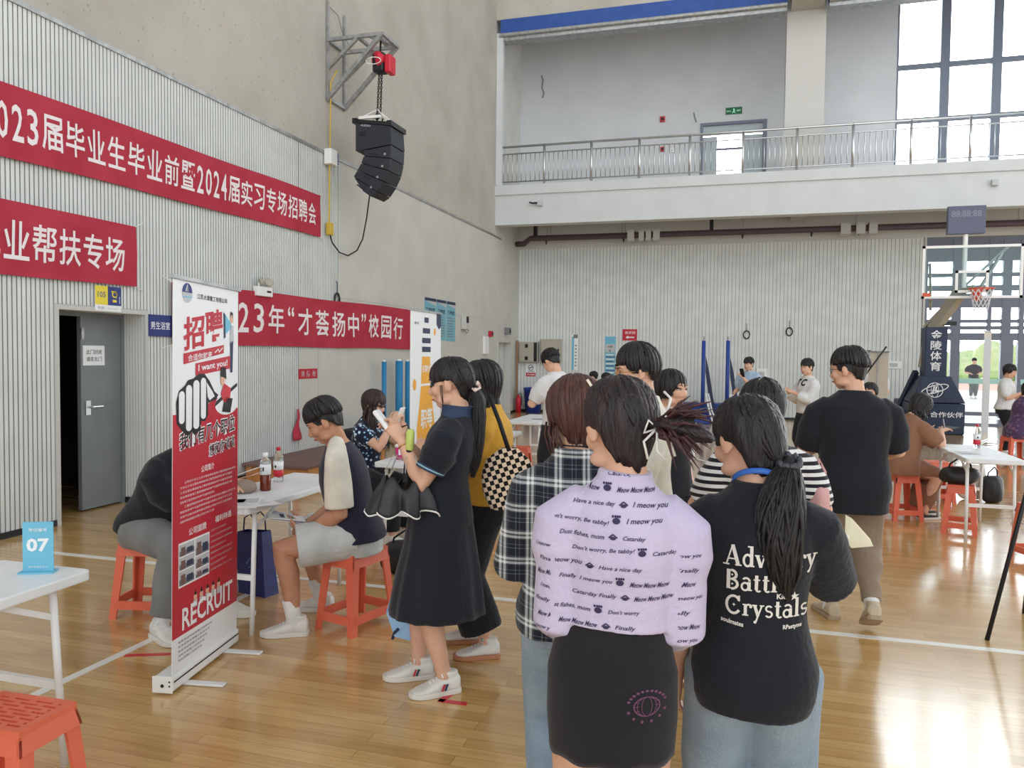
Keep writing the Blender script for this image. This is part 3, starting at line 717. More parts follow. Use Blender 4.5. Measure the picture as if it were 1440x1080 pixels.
mb = MB(); [mb.cyl((fr[i + 1][0] - HX - .09, y0 - .004, fr[i + 1][1] - 4.94 + .07), (fr[i + 1][0] - HX - .09, y0 + .01, fr[i + 1][1] - 4.94 + .07), .018, n=10) for i in range(4)]; mb.build('rigging_pin', M['galv'], t)
mb = MB(); [mb.box((fr[i + 1][0] - HX - .26, y0 - .003, fr[i + 1][1] - 4.94 + .08), (.13, .01, .018), ry=R_(12 + 8 * i)) for i in range(4)]; mb.box((-.16, y0 - .003, -.2), (.09, .01, .05), ry=R_(6)); mb.build('side_handle', M['blackm'], t)
a = Art(); a.text('AUDIO', 0, 0, .16, .028, M['greyl'], .02); a.build('badge', (-.2, y0 - .005, -.09), (1, 0, -.14), (.14, 0, 1), t)
mb = MB(); mb.bar((-.3, y0 + .05, .0), (.28, y0 + .05, -.08), .05); mb.bar((-.3, y1 - .05, .0), (.28, y1 - .05, -.08), .05); mb.bar((-.3, y0, .0), (-.3, y1, .0), .07); mb.bar((.26, y0 - .03, -.08), (.26, y1 + .03, -.08), .07); mb.build('fly_frame', M['blackm'], t)
MB().bb((-.24, y0 + .02, .02), (.1, y0 + .05, .06)).build('white_beam', M['cap_wht'], t)
for y in (y0 + .05, y1 - .05): MB().tube([(-.24, y, .04), (-.04, 0, .2), (.2, y, -.03)], .011, 6).build('sling', M['cap_wht'], t)
# junction box, conduit and the drooping cable
t = thing('junction_box', 'white junction box on the ledge line with a yellow cable below it', 'box', (XL + .02, 10.3, 4.33))
MB().bb((0, -.1, 0), (.12, .08, .22)).build('housing', M['cap_wht'], t, bevel=.006); MB().bb((.0, .08, .04), (.1, .16, .2)).build('control_module', mat('blue_grey_module', (120, 124, 150), .5), t)
MB().tube([(.04, .0, .2), (.04, .02, 1.2), (.1, .1, 1.4)], .01, 6).build('upper_cable', M['ycable'], t); MB().tube([(.04, -.01, 0), (.04, -.02, -.85)], .012, 6).build('lower_cable', M['ycable'], t)
MB().bb((.01, -.06, -1.02), (.08, .05, -.84)).build('yellow_plug', M['ycable'], t, bevel=.008)
MB().tube([(.04, 0, -1.0), (.05, .05, -1.12), (.06, .25, -1.24), (.07, .5, -1.26), (.09, .75, -1.15), (.1, .92, -.95), (.13, 1.0, -.6), (.24, .9, -.2), (.4, .5, .05), (.47, .3, .17)], .011, 8).build('drooping_cable', M['rope'], t, smooth=True)
# ---- gallery fittings
def d_exit(a):
    a.layer(1).rect(0, 0, .4, .17, M['green']); a.layer(2); a.oval(.2, .12, .02, .02, M['greenl']); a.line([(.2, .1), (.19, .06), (.16, .03)], .02, M['greenl']); a.line([(.2, .07), (.23, .03)], .02, M['greenl']); a.line([(.19, .095), (.24, .085)], .015, M['greenl'])
    a.text('安全出口', .02, .06, .11, .04, M['greenl'], .02); a.text('EXIT', .27, .06, .1, .045, M['greenl'], .02)
signboard('exit_sign', 'green exit sign above the gallery door', 'sign', (-.48, YB - .02, 7.72), X_, Z_, .4, .17, d_exit, m=M['green'], thick=.015)
def gal(name, label, cat, x, z, w, h, d, m, ex=None):
    t = thing(name, label, cat, (x, YB - .001, z)); MB().bb((-w / 2, -d, -h / 2), (w / 2, 0, h / 2)).build('housing', m, t, bevel=.004)
    if ex: MB().bb((-w / 4, -d - .01, -h / 4), (w / 4, -d, h / 4)).build('face_plate', ex, t)
gal('fire_alarm', 'small red alarm on the gallery wall', 'alarm', -2.06, 7.72, .13, .14, .05, M['red'], M['black'])
gal('call_point', 'small red call point behind the gallery railing', 'alarm', -2.05, 6.95, .1, .12, .04, M['red'], M['black'])
gal('wall_switch', 'small white switch behind the gallery railing', 'switch', -1.8, 6.9, .1, .1, .03, M['cap_wht'], M['greyl'])
gal('wall_socket', 'white socket low on the far slatted wall behind the man using his phone', 'socket', .54, 1.13, .26, .3, .03, M['cap_wht'], M['greyl'])
gal('wall_socket', 'white double socket low on the far slatted wall near the glazed entrance', 'socket', 3.58, 1.42, .36, .18, .03, M['cap_wht'], M['greyl'])
for lab, pts in (('thin loose wire hanging from the gallery wall near its corner', [(-5.32, 9.13), (-5.27, 9.0), (-5.3, 8.8), (-5.24, 8.65), (-5.28, 8.53)]), ('short loose wire on the gallery wall beside the gallery door', [(-1.27, 7.83), (-1.24, 7.7), (-1.2, 7.58)])):
    o = MB().tube([(x, YB - .02, z) for x, z in pts], .014, 6).build('loose_wire', M['gprint'], smooth=True); tag(o, lab, 'wire')
for x, lab, dz in ((-4.77, 'small camera bracket on the white gallery edge near the plaster wall', 0), (4.96, 'small grey box on the white gallery edge above the shot clock', 0)):
    t = thing('edge_camera', lab, 'camera', (x, YC - .001, 5.24)); MB().bb((-.02, -.1, -.05), (.1, 0, .07)).build('bracket', M['greyl'], t)
    if x < 0: MB().tube([(-.02, -.06, .02), (-.14, -.1, .01), (-.22, -.12, .03)], .022).build('camera_arm', M['blackm'], t)
# ---- back wall objects
def box_panel(name, label, x0, x1, z0, z1, slot):
    t = thing(name, label, 'cabinet', ((x0 + x1) / 2, YB - .001, z0)); w = x1 - x0; h = z1 - z0
    MB().bb((-w / 2, -.16, 0), (w / 2, 0, h)).build('body', M['beige'], t); MB().bb((-w / 2 + .02, -.175, .02), (w / 2 - (.12 if slot else .03), -.16, h - .02)).build('door', M['beige'], t, bevel=.004)
    if slot: MB().bb((w / 2 - .1, -.18, .02), (w / 2 - .02, -.16, h - .02)).build('dark_slot', M['black'], t)
    for z in ((.05, h - .16) if slot else (h * .45,)):
        MB().bb((w / 2 - .35 if slot else w / 2 - .08, -.185, z), (w / 2 - .27 if slot else w / 2 - .04, -.175, z + .1)).build('latch', M['black'], t)
box_panel('electrical_cabinet', 'beige electrical cabinet with a dark slot, in the far corner', -5.84, -5.3, 1.37, 1.92, True)
box_panel('electrical_cabinet', 'larger plain beige electrical cabinet behind the man in white', -5.22, -4.66, 1.34, 2.0, False)
def d_nosmoke(a):
    a.layer(1).rect(0, 0, .27, .1, M['red']); a.layer(2).text('禁止吸烟', .03, .025, .21, .05, M['ppr'], .006)
    a.ring(.135, .24, .07, .07, .014, M['black']); a.line([(.085, .19), (.185, .29)], .014, M['black']); a.rect(.08, .232, .19, .248, M['black']); a.text('请勿吸烟', .05, .12, .17, .035, M['black'], .006)
signboard('no_smoking_sign', 'white and red no smoking sign under the slotted electrical cabinet', 'sign', (-5.66, YB - .01, .975), X_, Z_, .27, .355, d_nosmoke)
def d_arrow(a):
    a.layer(1).rect(0, 0, .385, .3, M['red']); a.layer(2).text('洗手间', .06, .17, .27, .075, M['ppr'], .008); a.poly([(.08, .085), (.15, .13), (.15, .1), (.31, .1), (.31, .07), (.15, .07), (.15, .04)], M['ppr'])
signboard('arrow_sign', 'red sign with white arrow on the far slatted wall', 'sign', (-3.01, YB - .01, 1.975), X_, Z_, .385, .3, d_arrow, m=M['red'])
def d_narrow(a):
    a.layer(1).rect(0, 0, .06, .9, M['sky']); a.layer(2); [a.rect(.09, .1 + i * .09, .13, .14 + i * .09, M['gprint']) for i in range(7)]; a.rect(.04, .86, .16, .96, M['gprint'])
signboard('narrow_sign', 'narrow white and pale blue sign on the far slatted wall', 'sign', (-4.38, YB - .01, 1.17), X_, Z_, .17, .97, d_narrow)
def d_blue(a):
    a.layer(1).rect(0, 0, .29, 1.1, M['teal']); a.layer(2).rect(0, .9, .29, 1.1, M['sky']); a.rect(.02, .68, .27, .9, M['greyl']); a.text('公告', .07, .8, .14, .06, M['navy'], .02); a.oval(.14, .72, .02, .02, M['navy'])
    [a.rect(.03, .06 + i * .06, .24 + .02 * (i % 3), .085 + i * .06, M['ppr'] if i % 2 else M['blue']) for i in range(10)]
signboard('wall_poster', 'tall pale blue poster on the far slatted wall below the arrow sign', 'poster', (-3.48, YB - .01, .98), X_, Z_, .29, 1.1, d_blue, m=M['teal'])
t = thing('waste_bin', 'blue plastic bin in the far corner beside the doorway', 'bin', (-5.35, 20.35, 0))
MB().lathe([(.2, 0), (.25, .62), (.27, .63), (.27, .68), (.24, .68), (.22, .1), (0, .08)], n=24).build('body', M['bin'], t, smooth=True); MB().bb((.1, -.27, .3), (.2, -.24, .42)).build('sticker', M['ppr'], t)
t = thing('fire_extinguisher', 'dark red fire extinguisher beside the blue bin', 'extinguisher', (-5.72, 20.2, 0))
MB().lathe([(.07, 0), (.075, .35), (.05, .44), (.025, .46), (.025, .5), (0, .5)], n=16).build('cylinder', M['red'], t, smooth=True); MB().tube([(0, 0, .5), (.06, 0, .53), (.09, 0, .4), (.09, 0, .2)], .012).build('hose', M['black'], t)
o = MB().bb((-5.86, 20.4, 0), (-5.81, 20.45, 1.95)).build('timber_pole', mat('old_timber', (150, 118, 90), .8)); tag(o, 'thin timber pole standing upright in the far corner', 'pole')
# blue mat and padded net posts
o = MB().bb((-1.5, 19.6, 0), (.1, 20.2, .42)).build('crash_mat', M['pad_blue'], bevel=.03); tag(o, 'blue padded mat on the floor behind the net posts', 'mat')
for x, y, lab in ((-.83, 19.05, 'blue net post with a slack dark net, the one beside the woman facing sideways'), (-.27, 18.75, 'blue net post with a slack dark net, the one nearer the man on his phone')):
    t = thing('net_post', lab, 'post', (x, y, 0), 0, 'blue net posts in front of the far wall')
    MB().cyl((0, 0, .1), (0, 0, 1.95), .045, n=14).build('padded_pole', M['pad_blue'], t, smooth=True); MB().bb((-.16, -.4, 0), (.18, .3, .1)).build('base', M['pad_blue'], t, bevel=.02); MB().cyl((0, 0, 1.95), (0, 0, 2.05), .02).build('top_pin', M['galv'], t)
    mb = MB(); mb.add([(.05, 0, 1.6), (.05, -.02, 1.2), (.14, -.05, .6), (.26, -.1, .12), (.36, -.12, .1), (.24, -.06, .6), (.14, -.02, 1.2)], [(0, 1, 6), (1, 2, 5, 6), (2, 3, 4, 5)])
    mb.build('net', M['navy'], t, recalc=False).modifiers.new('t', 'SOLIDIFY').thickness = .02
    MB().tube([(.07, -.06, .7), (.16, -.13, .3), (.24, -.2, .05), (.36, -.22, .03)], .025).build('net_tape', M['cap_wht'], t, smooth=True)
    MB().tube([(.13, -.06, .7), (.22, -.13, .3), (.33, -.2, .05), (.44, -.22, .03)], .02).build('net_tape', M['cap_wht'], t, smooth=True)
# ---- basketball stand
t = thing('basketball_stand', 'navy padded basketball stand with a clear backboard by the glazed entrance', 'basketball hoop', (4.0, 18.1, 0))
MB().bb((-.52, -.05, 0), (.5, 1.9, .65)).build('base_padding', M['navy_pad'], t, bevel=.03)
mb = MB(); mb.add([(-.52, -.06, .66), (.5, -.06, .66), (.23, -.02, 1.22), (-.32, -.02, 1.22), (-.52, .8, .66), (.5, .8, .66), (.23, .5, 1.22), (-.32, .5, 1.22)], [(0, 1, 2, 3), (5, 4, 7, 6), (1, 5, 6, 2), (4, 0, 3, 7), (3, 2, 6, 7), (0, 4, 5, 1)]); mb.build('tapered_padding', M['navy_pad'], t, bevel=.02)
MB().bb((-.28, -.02, 1.2), (.14, .45, 2.24)).build('tower_padding', M['navy_pad'], t, bevel=.02)
a = Art()
for i, c in enumerate('金陵体育'): a.text(c, .1, .74 - i * .22, .21, .19, M['ppr'], .012)
a.build('tower_lettering', (-.28, -.024, 1.25), X_, Z_, t)
a = Art(); a.ring(.25, .2, .15, .15, .016, M['ppr']); a.ring(.25, .2, .07, .15, .009, M['ppr']); a.ring(.25, .22, .26, .075, .02, M['ppr'], rot=.3); a.rect(.11, .19, .39, .2, M['ppr']); a.text('JL', .17, .13, .15, .15, M['ppr'], .04, shear=.2)
a.build('globe_emblem', (-.33, -.068, .73), X_, (0, .07, 1), t)
a = Art(); a.text('国际合作伙伴', .04, .36, .92, .12, M['ppr'], .01); a.build('base_lettering', (-.5, -.054, .0), X_, Z_, t)
mb = MB(); mb.bar((-.1, .2, 2.2), (.25, -.45, 2.95), .16, .22); mb.bar((.25, -.45, 2.95), (.45, -.62, 3.0), .12); mb.bar((-.3, .35, 1.4), (-.2, .3, 2.3), .06); mb.bar((-.25, .3, 2.25), (.15, -.3, 2.85), .05); mb.build('arm', M['beige'], t)
mb = MB(); mb.bar((.25, -.45, 2.85), (.5, -.68, 2.85), .1, .08); mb.bar((.5, -.6, 2.9), (1.0, -.35, 3.75), .05); mb.bar((1.1, -.4, 3.85), (.25, -.2, 2.95), .05); mb.bar((-.35, -.55, 3.5), (-.2, .0, 2.6), .05); mb.build('strut', M['galv'], t)
mb = MB(); mb.bar((-.7, .6, .1), (-.35, .5, .62), .12); mb.bar((-.35, .45, 1.3), (-.6, 1.2, .3), .1); mb.build('counterweight_arm', M['navy_pad'], t)
bx0, bx1, bz0, bz1, by = -.52, 1.26, 2.79, 3.84, -.7
MB().bb((bx0, by, bz0), (bx1, by + .015, bz1)).build('backboard', M['glassdk'], t)
mb = MB().use(M['cap_wht'])
for p, q in (((bx0, bz0), (bx1, bz0 + .05)), ((bx0, bz1 - .05), (bx1, bz1)), ((bx0, bz0), (bx0 + .05, bz1)), ((bx1 - .05, bz0), (bx1, bz1))): mb.bb((p[0], by - .008, p[1]), (q[0], by + .03, q[1]))
mb.build('backboard_border', M['cap_wht'], t)
mb = MB()
for p, q in (((.08, 2.9), (.67, 2.95)), ((.08, 3.29), (.67, 3.34)), ((.08, 2.9), (.13, 3.34)), ((.62, 2.9), (.67, 3.34))): mb.bb((p[0], by - .006, p[1]), (q[0], by + .004, q[1]))
mb.build('target_square', M['cap_wht'], t)
mb = MB(); rc = (.46, by - .33); mb.tube([(rc[0] + .225 * math.cos(k * math.pi / 12), rc[1] + .225 * math.sin(k * math.pi / 12), 2.95) for k in range(24)], .013, 8, closed=True)
mb.bb((.34, by - .12, 2.93), (.58, by - .01, 2.96)); mb.add([(.36, by - .1, 2.93), (.56, by - .1, 2.93), (.5, by - .05, 2.72), (.42, by - .05, 2.72), (.36, by - .01, 2.93), (.56, by - .01, 2.93), (.5, by - .01, 2.72), (.42, by - .01, 2.72)], [(0, 1, 2, 3), (5, 4, 7, 6), (0, 3, 7, 4), (1, 5, 6, 2), (3, 2, 6, 7), (0, 4, 5, 1)]); mb.build('rim', M['orange_rim'], t)
mb = MB(); n = 12
for k in range(n):
    for s in (1, -1):
        pts = []
        for j in range(6):
            r = .215 - .1 * (j / 5) ** .7; a_ = 2 * math.pi * (k + s * j * .5) / n; pts.append((rc[0] + r * math.cos(a_), rc[1] + r * math.sin(a_), 2.94 - j * .085))
        mb.tube(pts, .006, 5)
mb.build('net', M['net'], t)
MB().bb((-.5, by - .02, 2.83), (-.36, by - .01, 2.9)).build('red_sticker', M['orange_rim'], t)
MB().tube([(.25, by + .05, 3.0), (.25, by + .05, 4.1)], .045, 12).build('clock_pole', M['cap_wht'], t)
MB().bb((-.09, by - .03, 4.06), (.58, by + .1, 4.61)).build('shot_clock', mat('dark_led_panel', (92, 98, 120), .5), t, bevel=.01)
a = Art(); a.text('88:88:88', .06, .33, .53, .13, mat('unlit_led', (128, 134, 152), .5), .02); a.build('shot_clock_digits', (-.09, by - .034, 4.06), X_, Z_, t)
MB().bb((.05, .0, 2.28), (.3, .15, 2.36)).build('winch', M['blackm'], t)
# ---- plastic stools
def make_stool(name):
    t = thing(name, None, None)
    H, a, b, A, B = .45, .15, .11, .19, .145           # seat half sizes, foot half sizes
    mb = MB(); rows = 8; sl = .011; x_in = a - .028; y_in = b - .022
    mb.bb((-a, -b, H - .02), (a, -y_in, H)); mb.bb((-a, y_in, H - .02), (a, b, H)); mb.bb((-a, -y_in, H - .02), (-x_in, y_in, H)); mb.bb((x_in, -y_in, H - .02), (a, y_in, H))
    ys = [-y_in + 2 * y_in * i / rows for i in range(rows + 1)]
    for i in range(rows):
        yc = (ys[i] + ys[i + 1]) / 2
        mb.bb((-x_in, ys[i] if i else -y_in, H - .014), (x_in, yc - sl / 2, H - .0005)); mb.bb((-x_in, yc + sl / 2, H - .014), (x_in, ys[i + 1], H - .0005))
        off = .03 if i % 2 else -.01
        for q in (-.105 + off, -.02 + off, .07 + off):
            if abs(q) < x_in: mb.bb((q - .012, yc - sl / 2, H - .014), (min(q + .012, x_in), yc + sl / 2, H - .0005))
    for s in (-1, 1):                                     # skirt under the rim
        mb.add([(-a, s * b, H - .02), (a, s * b, H - .02), (a + .012, s * (b + .01), H - .075), (-a - .012, s * (b + .01), H - .075), (-a, s * (b - .01), H - .02), (a, s * (b - .01), H - .02), (a + .012, s * b, H - .075), (-a - .012, s * b, H - .075)], [(0, 1, 2, 3), (5, 4, 7, 6), (3, 2, 6, 7), (0, 4, 5, 1), (0, 3, 7, 4), (1, 5, 6, 2)])
        mb.add([(s * a, -b, H - .02), (s * a, b, H - .02), (s * (a + .012), b + .01, H - .075), (s * (a + .012), -b - .01, H - .075), (s * (a - .01), -b, H - .02), (s * (a - .01), b, H - .02), (s * (a + .002), b + .01, H - .075), (s * (a + .002), -b - .01, H - .075)], [(0, 1, 2, 3), (5, 4, 7, 6), (3, 2, 6, 7), (0, 4, 5, 1), (0, 3, 7, 4), (1, 5, 6, 2)])
    mb.build('seat', M['plastic_o'], t)
    for sx_ in (-1, 1):
        for sy in (-1, 1):
            mb = MB()
            def ring(x, y, z, w): return [(x, y, z), (x - sx_ * w, y, z), (x - sx_ * w, y - sy * .012, z), (x - sx_ * .012, y - sy * .012, z), (x - sx_ * .012, y - sy * w, z), (x, y - sy * w, z)]
            vs = ring(sx_ * (a + .001), sy * (b + .001), H - .022, .055) + ring(sx_ * A, sy * B, 0, .042)
            mb.add(vs, [tuple(range(5, -1, -1)), tuple(range(6, 12))] + [(i, (i + 1) % 6, 6 + (i + 1) % 6, 6 + i) for i in range(6)]); mb.build('leg', M['plastic_o'], t)
    mb = MB(); k = .075 / H; ax = A - (A - a) * k - .004; bx_ = B - (B - b) * k - .004
    for s in (-1, 1): mb.bar((-ax + .02, s * bx_, .085), (ax - .02, s * bx_, .085), .012, .05); mb.bar((s * ax, -bx_ + .02, .085), (s * ax, bx_ - .02, .085), .012, .05)
    mb.build('foot_rail', M['plastic_o'], t)
    return t
stool0 = make_stool('plastic_stool')
stools = [((-2.2, 1.885), 2, 'empty orange plastic stool under the near end of the table with card 07', 1),
    ((-3.4, 3.88), 12, 'orange plastic stool under the person in black behind the company banner', 1), ((-2.13, 4.08), 75, 'orange plastic stool under the young man in shorts', 1),
    ((-3.15, 6.05), 90, 'orange plastic stool under the woman with the floral blouse', 1), ((-2.16, 7.35), 85, 'orange plastic stool beside the checkered bag', 1), ((-2.62, 9.22), 4, 'orange plastic stool in front of the table of the man in white', 1),
    ((1.58, 8.5), 100, 'orange plastic stool under the woman in brown', 1), ((1.98, 8.0), 75, 'orange plastic stool with a black bag on its seat', 1), ((3.97, 13.2), 20, 'orange plastic stool under the woman in purple', 1),
    ((2.34, 7.05), 20, 'orange stool only partly in view, behind the black tripod leg', 1), ((1.52, 10.2), 30, 'orange plastic stool under the seated woman in white', 1), ((2.1, 9.6), 10, 'orange plastic stool behind the table of the woman in brown', 1)]
for i, ((x, y), rz, lab, _) in enumerate(stools):
    o = stool0 if i == 0 else copy_tree(stool0)
    o.location = (x, y, 0); o.rotation_euler = (0, 0, R_(rz)); tag(o, lab, 'stool', 'orange plastic stools')
# ---- narrow folding tables
def make_table(L=1.2, w=.46):
    t = thing('folding_table', None, None); Ht = .74
    pts = []
    for cx, cy, a0 in ((w / 2 - .03, L / 2 - .03, 0), (-w / 2 + .03, L / 2 - .03, 90), (-w / 2 + .03, -L / 2 + .03, 180), (w / 2 - .03, -L / 2 + .03, 270)):
        for k in range(5): a_ = R_(a0 + k * 22.5); pts.append((cx + .03 * math.cos(a_), cy + .03 * math.sin(a_)))
    MB().prism(pts, Ht - .04, Ht).build('tabletop', M['table_w'], t, bevel=.006)
    for s in (-1, 1):
        for sx_ in (-1, 1):
            MB().tube([(sx_ * (w / 2 - .05), s * (L / 2 - .14), Ht - .04), (sx_ * (w / 2 - .045), s * (L / 2 - .1), 0)], .014, 12).build('leg', M['wmetal'], t, smooth=True)
            MB().bar((sx_ * (w / 2 - .05), s * (L / 2 - .12), Ht - .16), (sx_ * (w / 2 - .05), s * (L / 2 - .36), Ht - .045), .006, .022).build('brace', M['wmetal'], t)
        MB().bar((-w / 2 + .045, s * (L / 2 - .115), .32), (w / 2 - .045, s * (L / 2 - .115), .32), .02, .03).build('crossbar', M['wmetal'], t)
        MB().bar((-w / 2 + .05, s * (L / 2 - .14), Ht - .05), (w / 2 - .05, s * (L / 2 - .14), Ht - .05), .03, .02).build('top_rail', M['wmetal'], t)
    return t
table0 = make_table()
tables = [((-2.64, 1.83), 0, 'white folding table carrying the blue card 07'), ((-2.79, 4.24), 0, 'white folding table with two bottles, beside the young man in shorts'), ((-2.5, 6.1), 0, 'white folding table with a pink drink cup'),
    ((-2.53, 7.7), 0, 'white folding table past the woman in yellow'), ((-2.62, 10.05), 0, 'white folding table in front of the man in white'), ((2.11, 8.08), 0, 'white folding table beside the woman in brown'), ((1.65, 11.0), 80, 'white folding table behind the seated woman in white'), ((4.72, 13.2), 0, 'white folding table in front of the woman in purple')]
for i, ((x, y), rz, lab) in enumerate(tables):
    o = table0 if i == 0 else copy_tree(table0)
    o.location = (x, y, 0); o.rotation_euler = (0, 0, R_(rz)); tag(o, lab, 'table', 'white folding tables')
TZ = .7402
# number cards
def make_card(loc, rz, num, lab):
    t = thing('number_card', lab, 'card', loc, rz, 'booth number cards')
    MB().prism([(-.062, -.028), (.062, -.028), (.062, .028), (-.062, .028)], 0, .006).build('foot', M['sky'], t)
    sheet(None, 'card_panel', (-.055, 0, .005), X_, Z_, .11, .19, .004, M['sky'], t)
    a = Art(); a.layer(1).text(num, .014, .075, .082, .052, M['ppr'], .035); a.text('展位编号', .022, .152, .066, .014, M['ppr'], .01); a.text('扬中市就业中心', .02, .012, .07, .009, M['ppr'], .0); a.build('printed_number', (-.055, -.0005, .005), X_, Z_, t)
    return t
make_card((-2.57, 2.33, TZ), R_(24), '07', 'pale blue booth card reading 07 on the nearest table')
make_card((-2.42, 8.14, TZ), R_(105), '05', 'booth card seen edge-on at the end of the table past the woman in yellow')
# bottles
def bottle(name, lab, loc, kind):
    t = thing(name, lab, 'bottle', loc, 0)
    if kind == 'tea':
        MB().lathe([(.031, 0), (.033, .01), (.033, .095), (.03, .1), (.0, .1)], n=20).build('dark_drink', M['tea'], t, smooth=True)
        MB().lathe([(.034, .1), (.034, .15), (.033, .155), (.033, .165)], n=20).build('sleeve', M['ppr'], t, smooth=True)
        MB().lathe([(.034, .165), (.03, .185), (.016, .2), (.014, .212)], n=20).build('shoulder', M['clear'], t, smooth=True); MB().lathe([(.017, .207), (.017, .232), (0, .233)], n=16).build('cap', M['cap_wht'], t, smooth=True)
        a = Art(); a.ring(.011, .014, .009, .011, .003, M['black']); a.rect(.022, .004, .03, .03, M['black']); a.build('label_print', (-.018, -.0345, .118), X_, Z_, t)
    else:
        MB().lathe([(.03, 0), (.032, .01), (.031, .07), (.032, .14), (.03, .17), (.014, .2), (.0125, .215)], n=20).build('clear_body', M['clear'], t, smooth=True)
        MB().lathe([(.0325, .035), (.0328, .08)], n=20).build('red_label', M['cap_red'], t, smooth=True); MB().lathe([(.0325, .08), (.0325, .135)], n=20).build('white_label', M['ppr'], t, smooth=True)
        MB().lathe([(.015, .207), (.015, .228), (0, .23)], n=16).build('cap', M['cap_red'], t, smooth=True)
        a = Art(); a.poly([(.014, .03), (.022, .018), (.014, .006), (.006, .018)], M['black']); a.build('label_print', (-.014, -.0335, .085), X_, Z_, t)
    return t
bottle('tea_bottle', 'bottle of dark tea with a white cap on the table by the young man', (-2.79, 4.15, TZ), 'tea')
bottle('water_bottle', 'clear water bottle with red cap behind the tea bottle', (-2.9, 4.46, TZ), 'water')
bottle('water_bottle', 'clear water bottle with red label on the table of the woman in brown', (2.2, 8.4, TZ), 'water')
# papers and booklets
def booklet(name, lab, loc, rz, w, h, inks, thick=.003, cat='booklet', rx=0, ry=0):
    t = thing(name, lab, cat, loc); t.rotation_euler = (rx, ry, rz)
    sheet(None, 'pages', (-w / 2, -h / 2, thick), X_, Y_, w, h, thick - .0003, M['ppr'], t)
    a = Art(); a.layer(1); [a.rect(*[q * s for q, s in zip(r, (w, h, w, h))], m) for r, m in inks]; a.build('print', (-w / 2, -h / 2, thick), X_, Y_, t); return t
LN = [((.1, .85 - i * .09, .9 - .1 * (i % 3), .88 - i * .09), M['greyl']) for i in range(8)]
booklet('brochure', 'printed brochure flat at the near end of the table behind the company banner', (-2.68, 3.74, TZ), .5, .21, .29, [((.05, .5, .95, .95), M['greyl']), ((.12, .55, .6, .9), M['gprint'])] + LN[5:])
booklet('brochure', 'white leaflet lying under the printed brochure', (-2.63, 3.8, TZ - .0001), 1.0, .2, .28, LN, .0015)
booklet('brochure', 'leaflet flat on the table by the pink cup', (-2.5, 5.85, TZ), .3, .21, .29, LN + [((.1, .1, .5, .5), M['greyl'])])
booklet('brochure', 'leaflet with grey print on the floral woman\'s side of the table', (-2.46, 6.05, TZ), -.4, .21, .29, [((.1, .3, .9, .9), M['gprint'])])
booklet('clipboard_paper', 'papers flat on the table of the woman in brown', (1.98, 7.9, TZ), .2, .21, .29, LN + [((.1, .1, .9, .2), M['gprint'])])
booklet('brochure', 'leaflet lying on the table of the man in white', (-2.52, 9.9, TZ), .3, .25, .3, [((.1, .1, .9, .6), M['gprint'])])
# pink cup with straw
t = thing('drink_cup', 'bright pink drink cup with a straw on the floral woman\'s table', 'cup', (-2.6, 5.72, TZ))
MB().lathe([(.03, 0), (.043, .105), (0, .105)], n=22).build('cup', M['magenta'], t, smooth=True); MB().lathe([(.046, .1), (.047, .115), (.03, .125), (0, .125)], n=22).build('lid', M['cap_wht'], t, smooth=True); MB().tube([(0, 0, .12), (.012, 0, .24)], .004, 8).build('straw', M['brass'], t); a = Art(); a.rect(0, 0, .02, .05, M['ppr']); a.build('label', (.002, -.042, .04), X_, Z_, t)
# blue shopping bag under the table
t = thing('shopping_bag', 'navy blue paper shopping bag standing under the table', 'bag', (-3.05, 4.42, 0), R_(-12))
mb = MB(); mb.add([(-.15, -.06, 0), (.15, -.06, 0), (.15, .06, 0), (-.15, .06, 0), (-.12, -.04, .4), (.1, -.04, .42), (.1, .04, .42), (-.12, .04, .4)], [(0, 1, 5, 4), (1, 2, 6, 5), (2, 3, 7, 6), (3, 0, 4, 7), (0, 3, 2, 1)]); mb.build('bag_body', noisy(mat('navy_bag_paper', (34, 48, 116), .4), (28, 40, 100), 8), t)
for y in (-.045, .045): MB().tube([(-.06, y, .4), (-.05, y, .5), (0, y, .53), (.04, y, .5), (.05, y, .4)], .005, 6).build('handle', M['navy'], t, smooth=True)
a = Art(); a.line([(0, 0), (.03, .04), (.08, .05)], .004, M['sky']); a.line([(.02, -.02), (.09, .0)], .003, M['sky']); a.build('print', (-.02, -.058, .2), X_, (0, .05, 1), t)
# stacked bags
def soft_bag(name, lab, loc, r, m, rz=0, strap=None):
    t = thing(name, lab, 'bag', loc, rz); mb = MB(); n, k = 22, 12; vs = []; rnd = random.Random(int(r[0] * 999)); ph = [rnd.uniform(0, 6) for _ in range(3)]
    for i in range(k + 1):
        th = math.pi * i / k
        for j in range(n):
            p_ = 2 * math.pi * j / n; q = 1 + .06 * math.sin(3 * p_ + ph[0] + i * .5) + .05 * math.sin(5 * p_ + ph[1])
            c_, s_ = math.sin(th) ** .42, -math.cos(th); vs.append((r[0] * c_ * math.cos(p_) * q, r[1] * c_ * math.sin(p_) * q, max(0, r[2] * (1 + s_))))
    mb.add(vs, [(i * n + j, i * n + (j + 1) % n, (i + 1) * n + (j + 1) % n, (i + 1) * n + j) for i in range(k) for j in range(n)]); mb.build('bag_body', m, t, smooth=True)
    if strap: MB().tube([(r[0] * .7, 0, r[2]), (r[0] * .5, 0, r[2] * 2 + .05), (0, -.02, r[2] * 2 + .1), (-r[0] * .5, 0, r[2] * 2 + .03), (-r[0] * .7, 0, r[2])], .008, 6).build('strap', strap, t, smooth=True)
    return t
blk = noisy(mat('black_leather', (30, 30, 33), .5), (40, 40, 44), 12)
soft_bag('handbag', 'soft black handbag lying on the empty orange stool', (1.96, 7.98, .452), (.18, .12, .075), blk, .3, M['black'])
